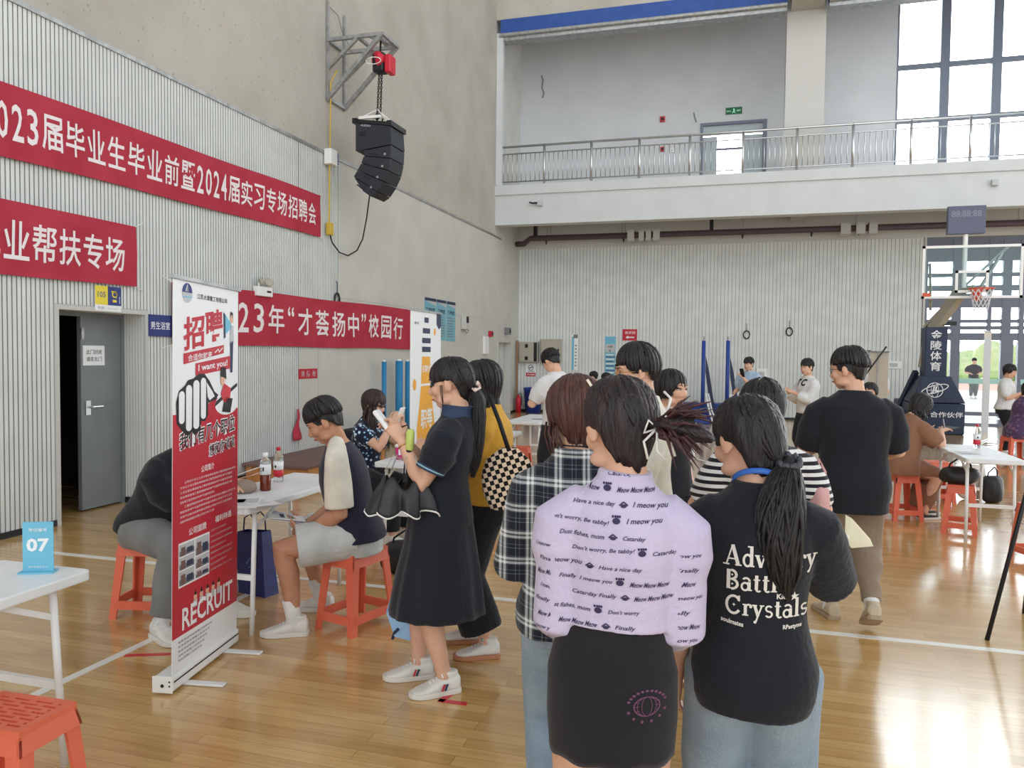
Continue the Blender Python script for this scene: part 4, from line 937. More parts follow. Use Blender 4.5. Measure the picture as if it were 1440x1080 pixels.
soft_bag('handbag', 'black bag on the floor behind the woman in the black dress', (-2.3, 5.2, 0), (.2, .14, .11), blk, .5, M['black'])
soft_bag('tote_bag', 'cream tote bag on the floor behind the table of the woman in brown', (2.55, 9.9, 0), (.16, .1, .2), mat('cream_canvas', (216, 208, 198), .8), .2, M['greyl'])
soft_bag('backpack', 'dark bag on the floor beside the cream tote bag', (2.72, 9.75, 0), (.13, .1, .15), blk, .6, M['black'])
# red corner marks taped to the floor
def tape(lab, segs):
    mb = MB()
    for p, q in segs: mb.bar((p[0], p[1], .0015), (q[0], q[1], .0015), .03, .002)
    tag(mb.build('floor_tape', M['redl']), lab, 'tape')
tape('L-shaped red tape mark on the floor by the white sneakers', [((-1.262, 3.415), (-1.285, 3.275)), ((-1.298, 3.29), (-1.16, 3.29))])
tape('strip of red tape on the floor beside the company banner', [((-3.05, 3.28), (-2.84, 3.37))])
# black tripod
t = thing('tripod_stand', 'black tripod easel whose leg crosses the floor by the man in beige trousers', 'tripod', (1.7, 5.15, 0))
for p in ((-.317, -.198), (.35, -.25), (.05, .4)):
    MB().tube([(p[0], p[1], .0), (p[0] * .35, p[1] * .35, .82), (0, 0, 1.3)], .012, 10).build('leg', M['blackm'], t, smooth=True)
MB().cyl((0, 0, 1.25), (0, 0, 1.36), .03).build('hub', M['blackm'], t)
# ---- roll-up banners
def rollup(name, lab, p, q, h, draw, tilt=0, back=None):
    """p -> q along the foot as read from the printed side"""
    p, q = Vector((*p, 0)), Vector((*q, 0)); r = (q - p).normalized(); w = (q - p).length; n = r.cross(Vector((0, 0, 1)))
    t = thing(name, lab, 'roll-up banner', (p + q) / 2, math.atan2(r.y, r.x))
    X = lambda x: (x - w / 2)
    MB().bb((X(-.012), -.012, .012), (X(w + .012), .085, .085)).build('base_cassette', M['wmetal'], t, bevel=.012)
    MB().bb((X(-.016), -.014, .01), (X(-.01), .087, .088)).build('end_cap', M['cap_wht'], t, bevel=.003)
    mb = MB(); [mb.cyl((X(-.0165), y, z), (X(-.019), y, z), r_, n=10) for y, z, r_ in ((.036, .045, .008), (.0, .065, .004), (.0, .045, .004))]; mb.build('screw', M['black'], t)
    for x in (.12, w - .12): MB().bb((X(x) - .02, -.2, .001), (X(x) + .02, .16, .013)).build('foot_plate', M['wmetal'], t, bevel=.004)
    MB().bb((X(0), -.0135, .055), (X(w), -.012, .062)).build('base_stripe', M['black'], t)
    P_ = [MB().cyl((X(w / 2), .02, .08), (X(w / 2), .02, h), .008).build('support_pole', M['galv'], t)]
    P_.append(MB().bb((X(-.012), -.012, h - .006), (X(w + .012), .016, h + .012)).build('top_rail', M['galv'], t))
    P_.append(sheet(None, 'banner_sheet', (X(0), -.001, .085), X_, Z_, w, h - .085, .002, back or M['ppr'], t))
    a = Art(); draw(a, w, h - .085); P_.append(a.build('printed_artwork', (X(0), -.0015, .085), X_, Z_, t))
    for o in P_: o.rotation_euler = (0, R_(tilt), 0)
    return t
def d_company(a, w, h):
    S = .155; W_ = M['ppr']
    def U(f): return f * w
    def V(f): return f * h
    a.layer(1)
    # red lower field with a ragged upper edge, white foot
    a.poly([(0, V(.086)), (w, V(.086)), (w, V(.655)), (U(.9), V(.665)), (U(.72), V(.672)), (U(.6), V(.70)), (U(.45), V(.66)), (U(.2), V(.655)), (0, V(.655))], M['red'])
    # emblem and company name
    a.oval(U(.19), V(.965), .045, .045, M['greyl']); a.layer(2); a.poly([(U(.19) - .042, V(.967))] + [(U(.19) + .045 * math.cos(R_(180 - k * 15)), V(.967) + .045 * math.sin(R_(180 - k * 15))) for k in range(13)], M['blue']); a.poly([(U(.16), V(.97)), (U(.19), V(.99)), (U(.215), V(.97))], W_)
    a.line([(U(.13), V(.955)), (U(.26), V(.957))], .006, M['sky'])
    a.text('江苏大津重工有限公司', U(.33), V(.955), U(.47), .026, M['black'], .012)
    # big headline
    a.layer(2).text('招', U(.14), V(.815), U(.3), V(.087), M['red'], .026, slope=S); a.text('聘', U(.45), V(.838), U(.28), V(.087), M['red'], .026, slope=S)
    a.poly([(U(.14), V(.782)), (U(.75), V(.815)), (U(.75), V(.838)), (U(.14), V(.81))], M['red']); a.poly([(U(.31), V(.752)), (U(.86), V(.772)), (U(.86), V(.808)), (U(.31), V(.785))], M['red'])
    a.layer(3).text('合适你就来', U(.2), V(.789), U(.36), .033, W_, .01, slope=S * .65); a.text('I want you!', U(.35), V(.759), U(.46), .042, W_, .02, slope=S * .65)
    a.line([(U(.6), V(.815)), (U(.66), V(.826)), (U(.67), V(.817)), (U(.73), V(.83))], .006, W_)
    # loudhailer and a plain figure
    a.layer(2).poly([(U(.75), V(.855)), (U(.74), V(.93)), (U(.77), V(.925)), (U(.78), V(.86))], M['navy']); a.poly([(U(.775), V(.868)), (U(.77), V(.925)), (U(.87), V(.9)), (U(.875), V(.888))], M['sky'])
    a.oval(U(.88), V(.913), .017, .022, M['skinp']); a.poly([(U(.855), V(.918)), (U(.86), V(.935)), (U(.9), V(.932)), (U(.905), V(.915))], M['black']); a.poly([(U(.85), V(.845)), (U(.86), V(.895)), (U(.91), V(.895)), (U(.92), V(.845))], M['greyl']); a.poly([(U(.86), V(.76)), (U(.855), V(.85)), (U(.91), V(.85)), (U(.9), V(.76))], M['navy'])
    # drawn fist: black silhouette, white fingers
    blob = [(.05, .61), (.04, .69), (.08, .735), (.16, .755), (.2, .775), (.28, .782), (.36, .8), (.44, .8), (.52, .77), (.6, .725), (.66, .71), (.62, .69), (.5, .68), (.5, .63), (.45, .605), (.4, .61), (.37, .57), (.3, .555), (.26, .57), (.2, .555), (.12, .58)]
    FY = lambda y: .618 + (y - .535) * .6
    blob = [(x, .596 + (y - .555) * .66) for x, y in blob]
    a.layer(3).poly([(U(x), V(y)) for x, y in blob], M['black'])
    a.layer(4)
    for cx, y0, y1, hw in ((.115, .575, .675, .04), (.215, .54, .7, .043), (.32, .545, .72, .045), (.425, .585, .73, .04)):
        a.poly([(U(cx + hw * math.cos(R_(k * 20))), V(FY(y1 if k <= 9 else y0) + (.012 * math.sin(R_(k * 20))))) for k in range(18)], W_)
    a.poly([(U(.47), V(.735)), (U(.56), V(.71)), (U(.6), V(.695)), (U(.52), V(.685)), (U(.49), V(.695))], W_)
    # plain small figure leaning on the fist
    a.poly([(U(.6), V(.665)), (U(.98), V(.72)), (U(.98), V(.73)), (U(.62), V(.68))], M['black']); a.oval(U(.73), V(.74), .022, .03, M['skinp']); a.layer(5).poly([(U(.69), V(.75)), (U(.7), V(.775)), (U(.78), V(.775)), (U(.79), V(.74)), (U(.76), V(.745))], M['black']); a.poly([(U(.7), V(.7)), (U(.75), V(.73)), (U(.87), V(.715)), (U(.85), V(.68)), (U(.75), V(.675))], M['redl']); a.poly([(U(.72), V(.65)), (U(.76), V(.69)), (U(.9), V(.685)), (U(.86), V(.645))], M['black']); a.layer(2).oval(U(.8), V(.67), U(.19), V(.03), W_)
    # slogan, white outline under black letters
    for (s, x0, y0, ww, hh) in (('我们有几个职位', .09, .562, .85, .046), ('想和你谈谈', .52, .53, .42, .033)):
        a.layer(2).text(s, U(x0) - .006, V(y0) - .006, U(ww) + .012, V(hh) + .012, W_, .05, slope=.1); a.layer(3).text(s, U(x0), V(y0), U(ww), V(hh), M['black'], .014, slope=.1)
    a.layer(2).text('公司简介', U(.4), V(.492), U(.2), .034, W_, .01, slope=.04)
    rnd = random.Random(7)
    para = '公司位于长江之滨主要从事船舶海工重型钢结构及电气设备的研发制造与销售'
    for i in range(9): a.text((para[i * 3:] + para)[:24 - (2 if i in (4, 8) else 0) * 3], U(.1 if i not in (0, 5) else .16), V(.475 - i * .0125) , U(.8 if i not in (4, 8) else .5), .0115, W_, 0, slope=.02, res=0)
    a.text('公司面貌', U(.22), V(.335), U(.26), .036, W_, .012, slope=.02); a.text('福利待遇', U(.62), V(.342), U(.27), .034, W_, .012, slope=.02)
    for i in range(8): a.text((para[i * 4:] + para)[:12], U(.55), V(.322 - i * .0155), U(.36 if i % 3 else .25), .0105, M['greyl'], 0, slope=.02, res=0)
    # photo grid
    def P(x0, y0, x1, y1, m, L): a.layer(L).poly([(U(x0), V(y0 + .09)), (U(x1), V(y0 + .09)), (U(x1), V(y1 + .09)), (U(x0), V(y1 + .09))], m)
    P(.08, .12, .53, .235, W_, 2)
    for (x0, y0, x1, y1) in ((.09, .2, .3, .23), (.32, .185, .52, .23), (.09, .165, .3, .196), (.32, .15, .52, .181), (.09, .125, .3, .161), (.32, .125, .52, .146)):
        P(x0, y0, x1, y1, M['greyl'], 3); P(x0, y0, x1, y0 + (y1 - y0) * .45, M['gprint'], 4); P(x0 + .02, y0, x0 + .08, y0 + (y1 - y0) * .75, M['brownmat'], 5); P(x0 + .1, y0 + .004, x1 - .02, y0 + (y1 - y0) * .6, M['navy'], 5)
    # RECRUIT with a row of small figures
    for i in range(5): cx = .32 + i * .09; a.layer(2).oval(U(cx), V(.168), .016, .02, M['skinp']); a.layer(3).poly([(U(cx) - .014, V(.172)), (U(cx), V(.186)), (U(cx) + .014, V(.172))], M['black']); a.layer(2).rect(U(cx) - .018, V(.14), U(cx) + .018, V(.16), M['greyl'])
    a.layer(4).text('RECRUIT', U(.13), V(.096), U(.78), V(.058), W_, .02, slope=.02)
    for i in range(5): a.layer(2).text('联系电话地址邮箱江苏扬中市'[i:] , U(.08), V(.068 - i * .0115), U(.5 - .04 * i), .011, M['gprint'], .01, slope=.0, res=0)
rollup('roll_up_banner', 'tall red and white recruiting roll-up banner with a drawn fist', (-2.5, 2.97), (-2.605, 3.6), 1.93, d_company, 1.0)
def d_bottle(a, w, h):
    a.layer(1).text('扬中人社', .12 * w, h * .93, .14 * w, .03, M['gprint'], .02)
    for i, (y, ww) in enumerate(((.955, .14), (.9, .24), (.85, .28), (.805, .28))): a.rect(w * .5 - ww * w / 2, h * y - .022, w * .5 + ww * w / 2, h * y + .03, M['navy'])
    a.poly([(.36 * w, h * .77), (.62 * w, h * .77), (.68 * w, h * .62), (.72 * w, h * .52), (.8 * w, h * .4), (.74 * w, h * .25), (.6 * w, h * .12), (.4 * w, h * .12), (.26 * w, h * .25), (.2 * w, h * .4), (.28 * w, h * .52), (.33 * w, h * .62)], M['amber'])
    a.layer(2).text('招聘会', .37 * w, h * .69, .28 * w, .07, M['ppr'], .01); a.rect(.3 * w, h * .62, .7 * w, h * .632, M['ppr']); a.text('职等', .33 * w, h * .4, .38 * w, .2, M['ppr'], .02); a.text('你来', .33 * w, h * .25, .38 * w, .18, M['ppr'], .02)
    for x, y, r in ((.13, .63, .045), (.78, .9, .03), (.95, .66, .05), (.9, .35, .04)): a.layer(1).oval(min(x * w, w - r), y * h, r, r * 1.2, M['amber'])
    a.poly([(.84 * w, h), (w, h), (w, h * .93), (.92 * w, h * .915), (.84 * w, h * .94)], M['navy'])
    for i in range(4): a.line([(.12 * w + k * .02, h * (.17 - i * .012) + (.008 if k % 2 else 0)) for k in range(7)], .004, M['lime'])
    a.text('2023 秋季', .28 * w, h * .045, .34 * w, .05, M['gprint'], .02); a.text('yangzhong', .55 * w, h * .02, .25 * w, .02, M['blue'], .02)
rollup('roll_up_banner', 'white roll-up banner with an amber bottle print behind the women', (-2.96, 6.72), (-2.98, 7.54), 2.0, d_bottle)
rollup('roll_up_banner', 'cream roll-up banner seen from its back, hiding part of the man in white', (2.1, 12.55), (1.86, 12.75), 1.68, lambda a, w, h: a.text('招聘', .05, .8, .2, .1, M['red'], .02), back=mat('banner_back_cream', (208, 200, 188), .7))
rollup('roll_up_banner', 'narrow white roll-up banner seen almost edge-on before the glass doors', (4.28, 16.1), (4.56, 16.7), 2.1, lambda a, w, h: a.layer(1).rect(.05, .1, w - .05, h - .1, M['greyl']), back=mat('banner_back_cream', (208, 200, 188), .7))
o = MB().tube([(1.68, 12.6, 1.15), (2.06, 12.5, 1.76)], .012).build('black_stick', M['blackm'], smooth=True); tag(o, 'thin black stick leaning on the cream roll-up banner', 'stick')
o.data.transform(Matrix()); 
# ================================================================== people
def V3(*a): return np.array(a, float)
def nrm(v):
    l = np.linalg.norm(v); return v / l if l > 1e-9 else v
class Solid:
    """closed lofts and ellipsoids, fused into one skin"""
    def __init__(s): s.v = []; s.f = []
    def loft(s, cs, A, B, ra, rb, n=18, pw=2.0):
        """rings centred at cs with unit axes A,B and half sizes ra,rb; rounded caps"""
        o = len(s.v); k = len(cs); th = np.arange(n) * 2 * math.pi / n; c, q = np.cos(th), np.sin(th)
        cx = np.sign(c) * np.abs(c) ** (2 / pw); sy = np.sign(q) * np.abs(q) ** (2 / pw)
        for i in range(k): s.v += [tuple(cs[i] + A[i] * ra[i] * cx[j] + B[i] * rb[i] * sy[j]) for j in range(n)]
        for i in range(k - 1):
            for j in range(n): s.f.append((o + i * n + j, o + i * n + (j + 1) % n, o + (i + 1) * n + (j + 1) % n, o + (i + 1) * n + j))
        s.f += [tuple(o + j for j in range(n - 1, -1, -1)), tuple(o + (k - 1) * n + j for j in range(n))]
        return s
    def tube(s, pts, rad, side=None, asp=1.0, n=14, round_=True):
        """chain of round (or flattened) sections; side = flat axis hint"""
        P = [np.array(p, float) for p in pts]; R = list(rad)
        if round_:
            d0 = nrm(P[0] - P[1]); d1 = nrm(P[-1] - P[-2])
            P = [P[0] + d0 * R[0] * .8, P[0] + d0 * R[0] * .5] + P + [P[-1] + d1 * R[-1] * .5, P[-1] + d1 * R[-1] * .8]; R = [R[0] * .4, R[0] * .82] + R + [R[-1] * .82, R[-1] * .4]
        k = len(P); A = []; B = []; prev = None
        for i in range(k):
            t = nrm(P[min(i + 1, k - 1)] - P[max(i - 1, 0)])
            h = np.array(side, float) if side is not None else (prev if prev is not None else (V3(1, 0, 0) if abs(t[0]) < .9 else V3(0, 1, 0)))
            a = nrm(h - t * h.dot(t)); prev = a; A.append(a); B.append(np.cross(t, a))
        return s.loft(P, A, B, R, [r * asp for r in R], n)
    def ell(s, c, r, Rm=np.eye(3), n=16, m=10):
        o = len(s.v); c = np.array(c, float)
        for i in range(m + 1):
            th = math.pi * (i + .001) / (m + .002)
            for j in range(n):
                p = 2 * math.pi * j / n; s.v.append(tuple(c + Rm @ V3(r[0] * math.sin(th) * math.cos(p), r[1] * math.sin(th) * math.sin(p), -r[2] * math.cos(th))))
        for i in range(m):
            for j in range(n): s.f.append((o + i * n + j, o + i * n + (j + 1) % n, o + (i + 1) * n + (j + 1) % n, o + (i + 1) * n + j))
        s.f += [tuple(o + j for j in range(n - 1, -1, -1)), tuple(o + m * n + j for j in range(n))]
        return s
    def mesh(s, name): 
        me = bpy.data.meshes.new(name); me.from_pydata(s.v, [], s.f); return me
def fuse(solid, name, voxel, smooth=4, fac=.5):
    """one continuous skin from overlapping closed shapes"""
    me = solid.mesh(name); o = bpy.data.objects.new(name, me); COL.objects.link(o)
    r = o.modifiers.new('r', 'REMESH'); r.mode = 'VOXEL'; r.voxel_size = voxel; r.use_smooth_shade = True
    if smooth: sm = o.modifiers.new('s', 'SMOOTH'); sm.factor = fac; sm.iterations = smooth
    bpy.context.view_layer.update()
    out = bpy.data.meshes.new_from_object(o.evaluated_get(bpy.context.evaluated_depsgraph_get()))
    bpy.data.objects.remove(o); bpy.data.meshes.remove(me); out.name = name
    out.polygons.foreach_set('use_smooth', [True] * len(out.polygons)); return out
def get_co(me):
    a = np.empty(len(me.vertices) * 3); me.vertices.foreach_get('co', a); return a.reshape(-1, 3)
def set_co(me, a): me.vertices.foreach_set('co', a.ravel()); me.update()
def get_no(me):
    a = np.empty(len(me.vertices) * 3); me.vertices.foreach_get('normal', a); return a.reshape(-1, 3)
def wrinkle(me, amp, seed, freq=14, stretch=(1, 1, .45)):
    co, no = get_co(me), get_no(me); r = np.random.RandomState(seed); d = np.zeros(len(co)); p = co * np.array(stretch)
    w = np.stack([np.sin(p @ r.normal(0, freq * .35, 3) + r.uniform(0, 6)) for _ in range(3)], 1) * .5
    for k in range(7):
        dr = nrm(r.normal(0, 1, 3)) * freq * r.uniform(.6, 1.8); q = p @ dr + w @ r.normal(0, 1.4, 3) + r.uniform(0, 6)
        d += (1 - np.abs(np.sin(q)) * 1.6) * r.uniform(.3, 1) / (1 + .3 * k)
    set_co(me, co + no * (d * amp / 2.2)[:, None])
def mesh_obj(name, me, m, parent):
    for x in (m if isinstance(m, (list, tuple)) else [m]): me.materials.append(x)
    o = bpy.data.objects.new(name, me); COL.objects.link(o)
    if parent: o.parent = parent
    return o
def ik(a, target, l1, l2, pole):
    """two-bone chain: returns middle joint and (reachable) end"""
    a, t = np.array(a, float), np.array(target, float); d = t - a; L = np.linalg.norm(d); mx = (l1 + l2) * .999
    if L > mx: t = a + d * mx / L; d = t - a; L = mx
    u = d / L; x = (l1 * l1 - l2 * l2 + L * L) / (2 * L); hgt = math.sqrt(max(l1 * l1 - x * x, 0))
    p = np.array(pole, float); p = nrm(p - u * p.dot(u)); return a + u * x + p * hgt, t
def rot3(ax, ang):
    c, s = math.cos(ang), math.sin(ang)
    return {'x': np.array([[1, 0, 0], [0, c, -s], [0, s, c]]), 'y': np.array([[c, 0, s], [0, 1, 0], [-s, 0, c]]), 'z': np.array([[c, -s, 0], [s, c, 0], [0, 0, 1]])}[ax]
# half width, half depth and forward offset of the trunk at fractions of the height (female / male)
TR = {'f': [(.445, .082, .066, -.004), (.49, .098, .072, -.006), (.53, .098, .068, -.006), (.575, .084, .056, 0), (.62, .074, .05, .004), (.67, .078, .055, .004), (.72, .084, .066, .004), (.765, .086, .06, 0), (.8, .082, .046, -.004), (.822, .056, .038, -.006), (.838, .036, .034, -.004)],
      'm': [(.445, .084, .068, -.002), (.49, .096, .07, -.004), (.53, .094, .066, -.002), (.575, .088, .06, 0), (.62, .086, .058, .002), (.67, .094, .064, .002), (.72, .104, .068, 0), (.765, .108, .062, -.002), (.8, .1, .05, -.006), (.822, .068, .042, -.006), (.84, .044, .038, -.004)]}
class Person:
    def __init__(s, label, pos, face, h=1.6, sex='f', vox=.006, skin=None, seat=None, lean=0, twist=0, head=(0, 0, 0), feet=None, hands=None, elbows=None, footdir=(0, 0), heel=(0, 0), side_lean=0, knees=None, shrug=0, seed=1, finger=True, curl=(.5, .5), handdir=(None, None), palm=(None, None), bulk=1.0):
        s.root = thing('person', label, 'person', (pos[0], pos[1], pos[2] if len(pos) > 2 else 0), R_(face)); s.h = h; s.sex = sex; s.vox = vox; s.skin = skin or M['skin']; s.seed = seed; s.bulk = bulk
        s.P = V3(0, 0, seat + .10 * h * .6 if seat else .525 * h)
        s.Rt = rot3('z', R_(twist)) @ rot3('y', R_(side_lean)) @ rot3('x', R_(-lean))
        sw = (.084 if sex == 'f' else .108) * h * bulk ** .5; s.sw = sw
        s.Rhips = rot3('x', R_(-lean * .15)) if seat else np.eye(3)
        s.N = s.trunk(.845, (0, -.004 * h, 0))
        s.S = [s.trunk(.784, (q * sw, -.004 * h, shrug)) for q in (-1, 1)]
        hy, hp, hr = head; s.Rh = s.Rt @ rot3('x', R_(lean * .75)) if False else rot3('z', R_(twist + hy)) @ rot3('x', R_(-hp)) @ rot3('y', R_(hr))
        neckv = nrm(nrm(s.Rt @ V3(0, 0, 1)) * .6 + V3(0, 0, .5) + s.Rh @ V3(0, .15, .1)); s.k = h / 1.62 * (1.06 if sex == 'f' else 1.02)
        s.Hc = s.N + neckv * .036 * h + s.Rh @ V3(0, .022, .062) * s.k
        s.hip = [s.P + s.Rhips @ V3(q * .048 * h, 0, -.01 * h) for q in (-1, 1)]
        ft = feet or [(-.075, .0), (.075, .0)]; s.ank = []; s.kn = []; s.fd = footdir; s.heel = heel
        for i in (0, 1):
            t = V3(ft[i][0], ft[i][1], .048 * h + (heel[i] if heel else 0)); pole = V3((-.12, .12)[i], 1, .15) if not knees else V3(*knees[i])
            k_, a_ = ik(s.hip[i], t, .245 * h, .245 * h, pole); s.kn.append(k_); s.ank.append(a_)
        hd = hands or [None, None]; el = elbows or [None, None]; s.el = []; s.wr = []; s.hdir = []; s.palm = []
        for i in (0, 1):
            sg = (-1, 1)[i]; t = V3(*hd[i]) if hd[i] is not None else s.S[i] + s.Rt @ V3(sg * .045 * h, .03 * h, -.305 * h)
            pole = V3(*el[i]) if el[i] is not None else (V3(sg * .35, -1, -.15) if hd[i] is None else V3(sg * .45, -.5, -1))
            e_, w_ = ik(s.S[i], t, .172 * h, .148 * h, pole); s.el.append(e_); s.wr.append(w_)
            s.hdir.append(nrm(V3(*handdir[i])) if handdir[i] else nrm(nrm(w_ - e_) + V3(0, 0, -.12)))
            s.palm.append(nrm(V3(*palm[i])) if palm[i] else nrm(np.cross(s.hdir[i], np.cross(V3(-sg, .3, -.2), s.hdir[i]))))
        s.curl = curl; s.finger = finger; s.extra = []
    def trunk(s, f, off=(0, 0, 0)): return s.P + s.Rt @ (V3(0, 0, (f - .525) * s.h) + np.array(off, float))
    def hp(s, x, y, z): return s.Hc + s.Rh @ (V3(x, y, z) * s.k)                   # point in the head's frame
    def rings(s, f0, f1, ew=0., ed=0., n=14, ew1=None, ed1=None, scale=1.0):
        """trunk rings from fraction f0 to f1 with ease (metres) added"""
        T = np.array(TR[s.sex]); fs = np.linspace(f0, f1, n); cs, A, B, ra, rb = [], [], [], [], []
        ew1 = ew if ew1 is None else ew1; ed1 = ed if ed1 is None else ed1
        for i, f in enumerate(fs):
            w, d, o = (np.interp(f, T[:, 0], T[:, j]) * s.h for j in (1, 2, 3)); u = i / (n - 1)
            bl = min(1, max(0, (f - .47) / .12)); Rr = s.Rt * bl + s.Rhips * (1 - bl); Rr = np.stack([nrm(Rr[:, 0]), nrm(Rr[:, 1]), nrm(Rr[:, 2])], 1)
            base = s.P + (s.Rt if f >= .525 else s.Rhips) @ V3(0, 0, (f - .525) * s.h)
            cs.append(base + Rr @ V3(0, o, 0)); A.append(Rr[:, 0]); B.append(Rr[:, 1]); ra.append(w * s.bulk * scale + ew + (ew1 - ew) * u); rb.append(d * s.bulk * scale + ed + (ed1 - ed) * u)
        return cs, A, B, ra, rb
    def hand(s, b, i):
        h = s.h; W, d, n = s.wr[i], s.hdir[i], s.palm[i]; sg = (-1, 1)[i]
        n = nrm(n - d * n.dot(d)); across = np.cross(d, n) * sg      # towards the thumb
        L = .05 * h; pw = .024 * h
        b.loft([W - d * .012 * h, W + d * .006 * h, W + d * .03 * h, W + d * L, W + d * (L + .008 * h)], [across] * 5, [n] * 5, [.015 * h, .018 * h, .023 * h, .024 * h, .02 * h], [.0125 * h, .0125 * h, .012 * h, .0095 * h, .006 * h], 12)
        c = s.curl[i]; q = s.vox < .011
        lens = (.04, .045, .042, .033)
        if s.finger:
            for f, l in enumerate(lens):
                off = (1.5 - f) / 1.5 * .0185 * h; p = W + d * (L - .002 * h + (0, .003, .001, -.004)[f] * h) + across * off; pts = [p]; dd = nrm(d + across * (1.5 - f) * .05); a0 = c * (.9 + .08 * f)
                for sgm, fr in enumerate((.42, .32, .26)):
                    ang = a0 * (.55, .9, .6)[sgm]; dd = nrm(dd * math.cos(ang) + n * math.sin(ang)); p = p + dd * l * h * fr; pts.append(p)
                r = .0056 * h if q else .006 * h
                b.tube(pts, [r * 1.05, r, r * .95, r * .8], None, 1, 8)
            p = W + d * .014 * h + across * .017 * h; td = nrm(d * .75 + across * .75 + n * .35); p2 = p + td * .024 * h; p3 = p2 + nrm(td * .7 + d * .5 + n * .35 * (1 + c)) * .021 * h; p4 = p3 + nrm(d + n * .4 * (1 + c) - across * .1) * .016 * h
            b.tube([p, p2, p3, p4], [.0085 * h, .0075 * h, .0065 * h, .0052 * h], None, 1, 8)
        else:
            b.tube([W + d * L, W + d * (L + .03 * h) + n * .012 * h * c, W + d * (L + .045 * h) + n * .03 * h * c], [.02 * h, .018 * h, .01 * h], across, .45, 10)
    def body(s):
        h, b = s.h, Solid(); bk = s.bulk
        b.loft(*s.rings(.45, .838, n=16), n=22)
        b.tube([s.N - s.Rt @ V3(0, 0, .03 * h), s.N, (s.N * .45 + s.Hc * .55) - s.Rh @ V3(0, .012, .02) * s.k, s.hp(0, -.015, -.04)], [.042 * h, .034 * h * bk ** .3, .0325 * h * bk ** .3, .034 * h], None, 1, 14)
        for i in (0, 1):
            S, E, Wr = s.S[i], s.el[i], s.wr[i]; ar = (1.0 if s.sex == 'f' else 1.14) * bk ** .6
            b.tube([S + (E - S) * .1, S * .65 + E * .35, S * .25 + E * .75, E, E * .72 + Wr * .28, E * .3 + Wr * .7, Wr], [q * h * ar for q in (.031, .029, .0255, .0245, .0255, .0195, .0155)], None, 1, 14)
            s.hand(b, i)
            H_, K, An = s.hip[i], s.kn[i], s.ank[i]; lr = (1.0 if s.sex == 'f' else 1.02) * bk ** .6; d = nrm(An - K); back = nrm(np.cross(np.cross(nrm(K - H_) - d * .001, d), d)) if np.linalg.norm(np.cross(K - H_, d)) > .02 else s.Rhips @ V3(0, -1, 0)
            back = V3(0, -1, 0) if abs(d[2]) > .7 else V3(0, 0, -1)
            b.tube([H_, H_ * .6 + K * .4, H_ * .2 + K * .8, K, K * .85 + An * .15 + back * .006 * h, K * .66 + An * .34 + back * .012 * h, K * .35 + An * .65 + back * .006 * h, An + (K - An) * .08, An], [q * h * lr for q in (.05, .047, .039, .034, .0335, .0345, .027, .0215, .0215)], None, 1, 16)
            pit = math.atan2(s.heel[i], .106 * h) if s.heel and s.heel[i] else 0; Rf = rot3('z', R_(s.fd[i])) @ rot3('x', -pit)
            b.tube([An + Rf @ V3(0, 0, -.008 * h), An + Rf @ V3(0, .025 * h, -.027 * h), An + Rf @ V3(0, .065 * h, -.034 * h)], [.018 * h, .011 * h, .007 * h], None, .9, 10)
        # head
        k, Rm = s.k, s.Rh; hp = s.hp; f_ = s.sex == 'f'
        e = lambda c, r, rr=None: b.ell(hp(*c), [q * k for q in r], Rm if rr is None else Rm @ rr, 18, 12)
        e((0, -.012, .03), (.073, .09, .08)); e((0, .018, .0), (.066, .07, .075)); e((0, .022, -.045), (.054 if f_ else .058, .06, .056)); e((0, .048, -.083), (.026 if f_ else .031, .03, .025)); e((0, .064, .03), (.052, .026, .03))
        for q in (-1, 1):
            e((q * .034, .058, -.022), (.026, .028, .028)); e((q * .04, .015, -.07), (.022 if f_ else .028, .045, .024), rot3('z', R_(-q * 18)))
            b.ell(hp(q * .076, -.008, -.006), [.008 * k, .019 * k, .031 * k], Rm @ rot3('z', R_(-q * 22)) @ rot3('x', R_(-8)), 12, 10); b.ell(hp(q * .073, .004, -.026), [.008 * k, .01 * k, .012 * k], Rm, 10, 8)
            e((q * .031, .078, .022), (.019, .012, .006))
            e((q * .011, .09, -.034), (.0085, .011, .008))
        b.tube([hp(0, .081, .016), hp(0, .09, -.005), hp(0, .101, -.026), hp(0, .0965, -.036)], [.0075 * k, .0085 * k, .0115 * k, .009 * k], None, 1, 10)
        e((0, .083, -.056), (.021, .0105, .006)); e((0, .081, -.067), (.017, .0105, .0065))
        me = fuse(b, 'body', s.vox, 3 if s.vox < .008 else 2)
        o = mesh_obj('body', me, s.skin, s.root); return o
    def face(s, lips=None, down=False, brow=True):
        hp, k = s.hp, s.k
        for q in (-1, 1):
            mb = MB(); mb.ell(hp(q * .031, .0755, .004), (.0135 * k, .008 * k, (.0028 if down else .0046) * k), 12, 8, Matrix(s.Rh.tolist())); e_ = mb.build('eye', M['eye'], s.root, smooth=True)
            mb = MB(); mb.ell(hp(q * .031, .0815, .002 if down else .0035), (.0052 * k, .003 * k, (.002 if down else .0044) * k), 10, 8, Matrix(s.Rh.tolist())); mb.build('iris', M['iris'], e_, smooth=True)
            MB().tube([Vector(hp(q * x, y, z)) for x, y, z in ((.015, .0825, .0055), (.025, .0845, .0105), (.036, .082, .01), (.0455, .0745, .004))], [.0008 * k, .0014 * k, .0014 * k, .0008 * k], 6).build('eyelash', M['iris'], s.root)
            if brow: MB().tube([Vector(hp(q * x, y, z)) for x, y, z in ((.013, .089, .025), (.027, .0895, .031), (.04, .083, .03), (.05, .073, .024))], [.0016 * k, .0024 * k, .0022 * k, .001 * k], 6).build('eyebrow', M['hair'], s.root)
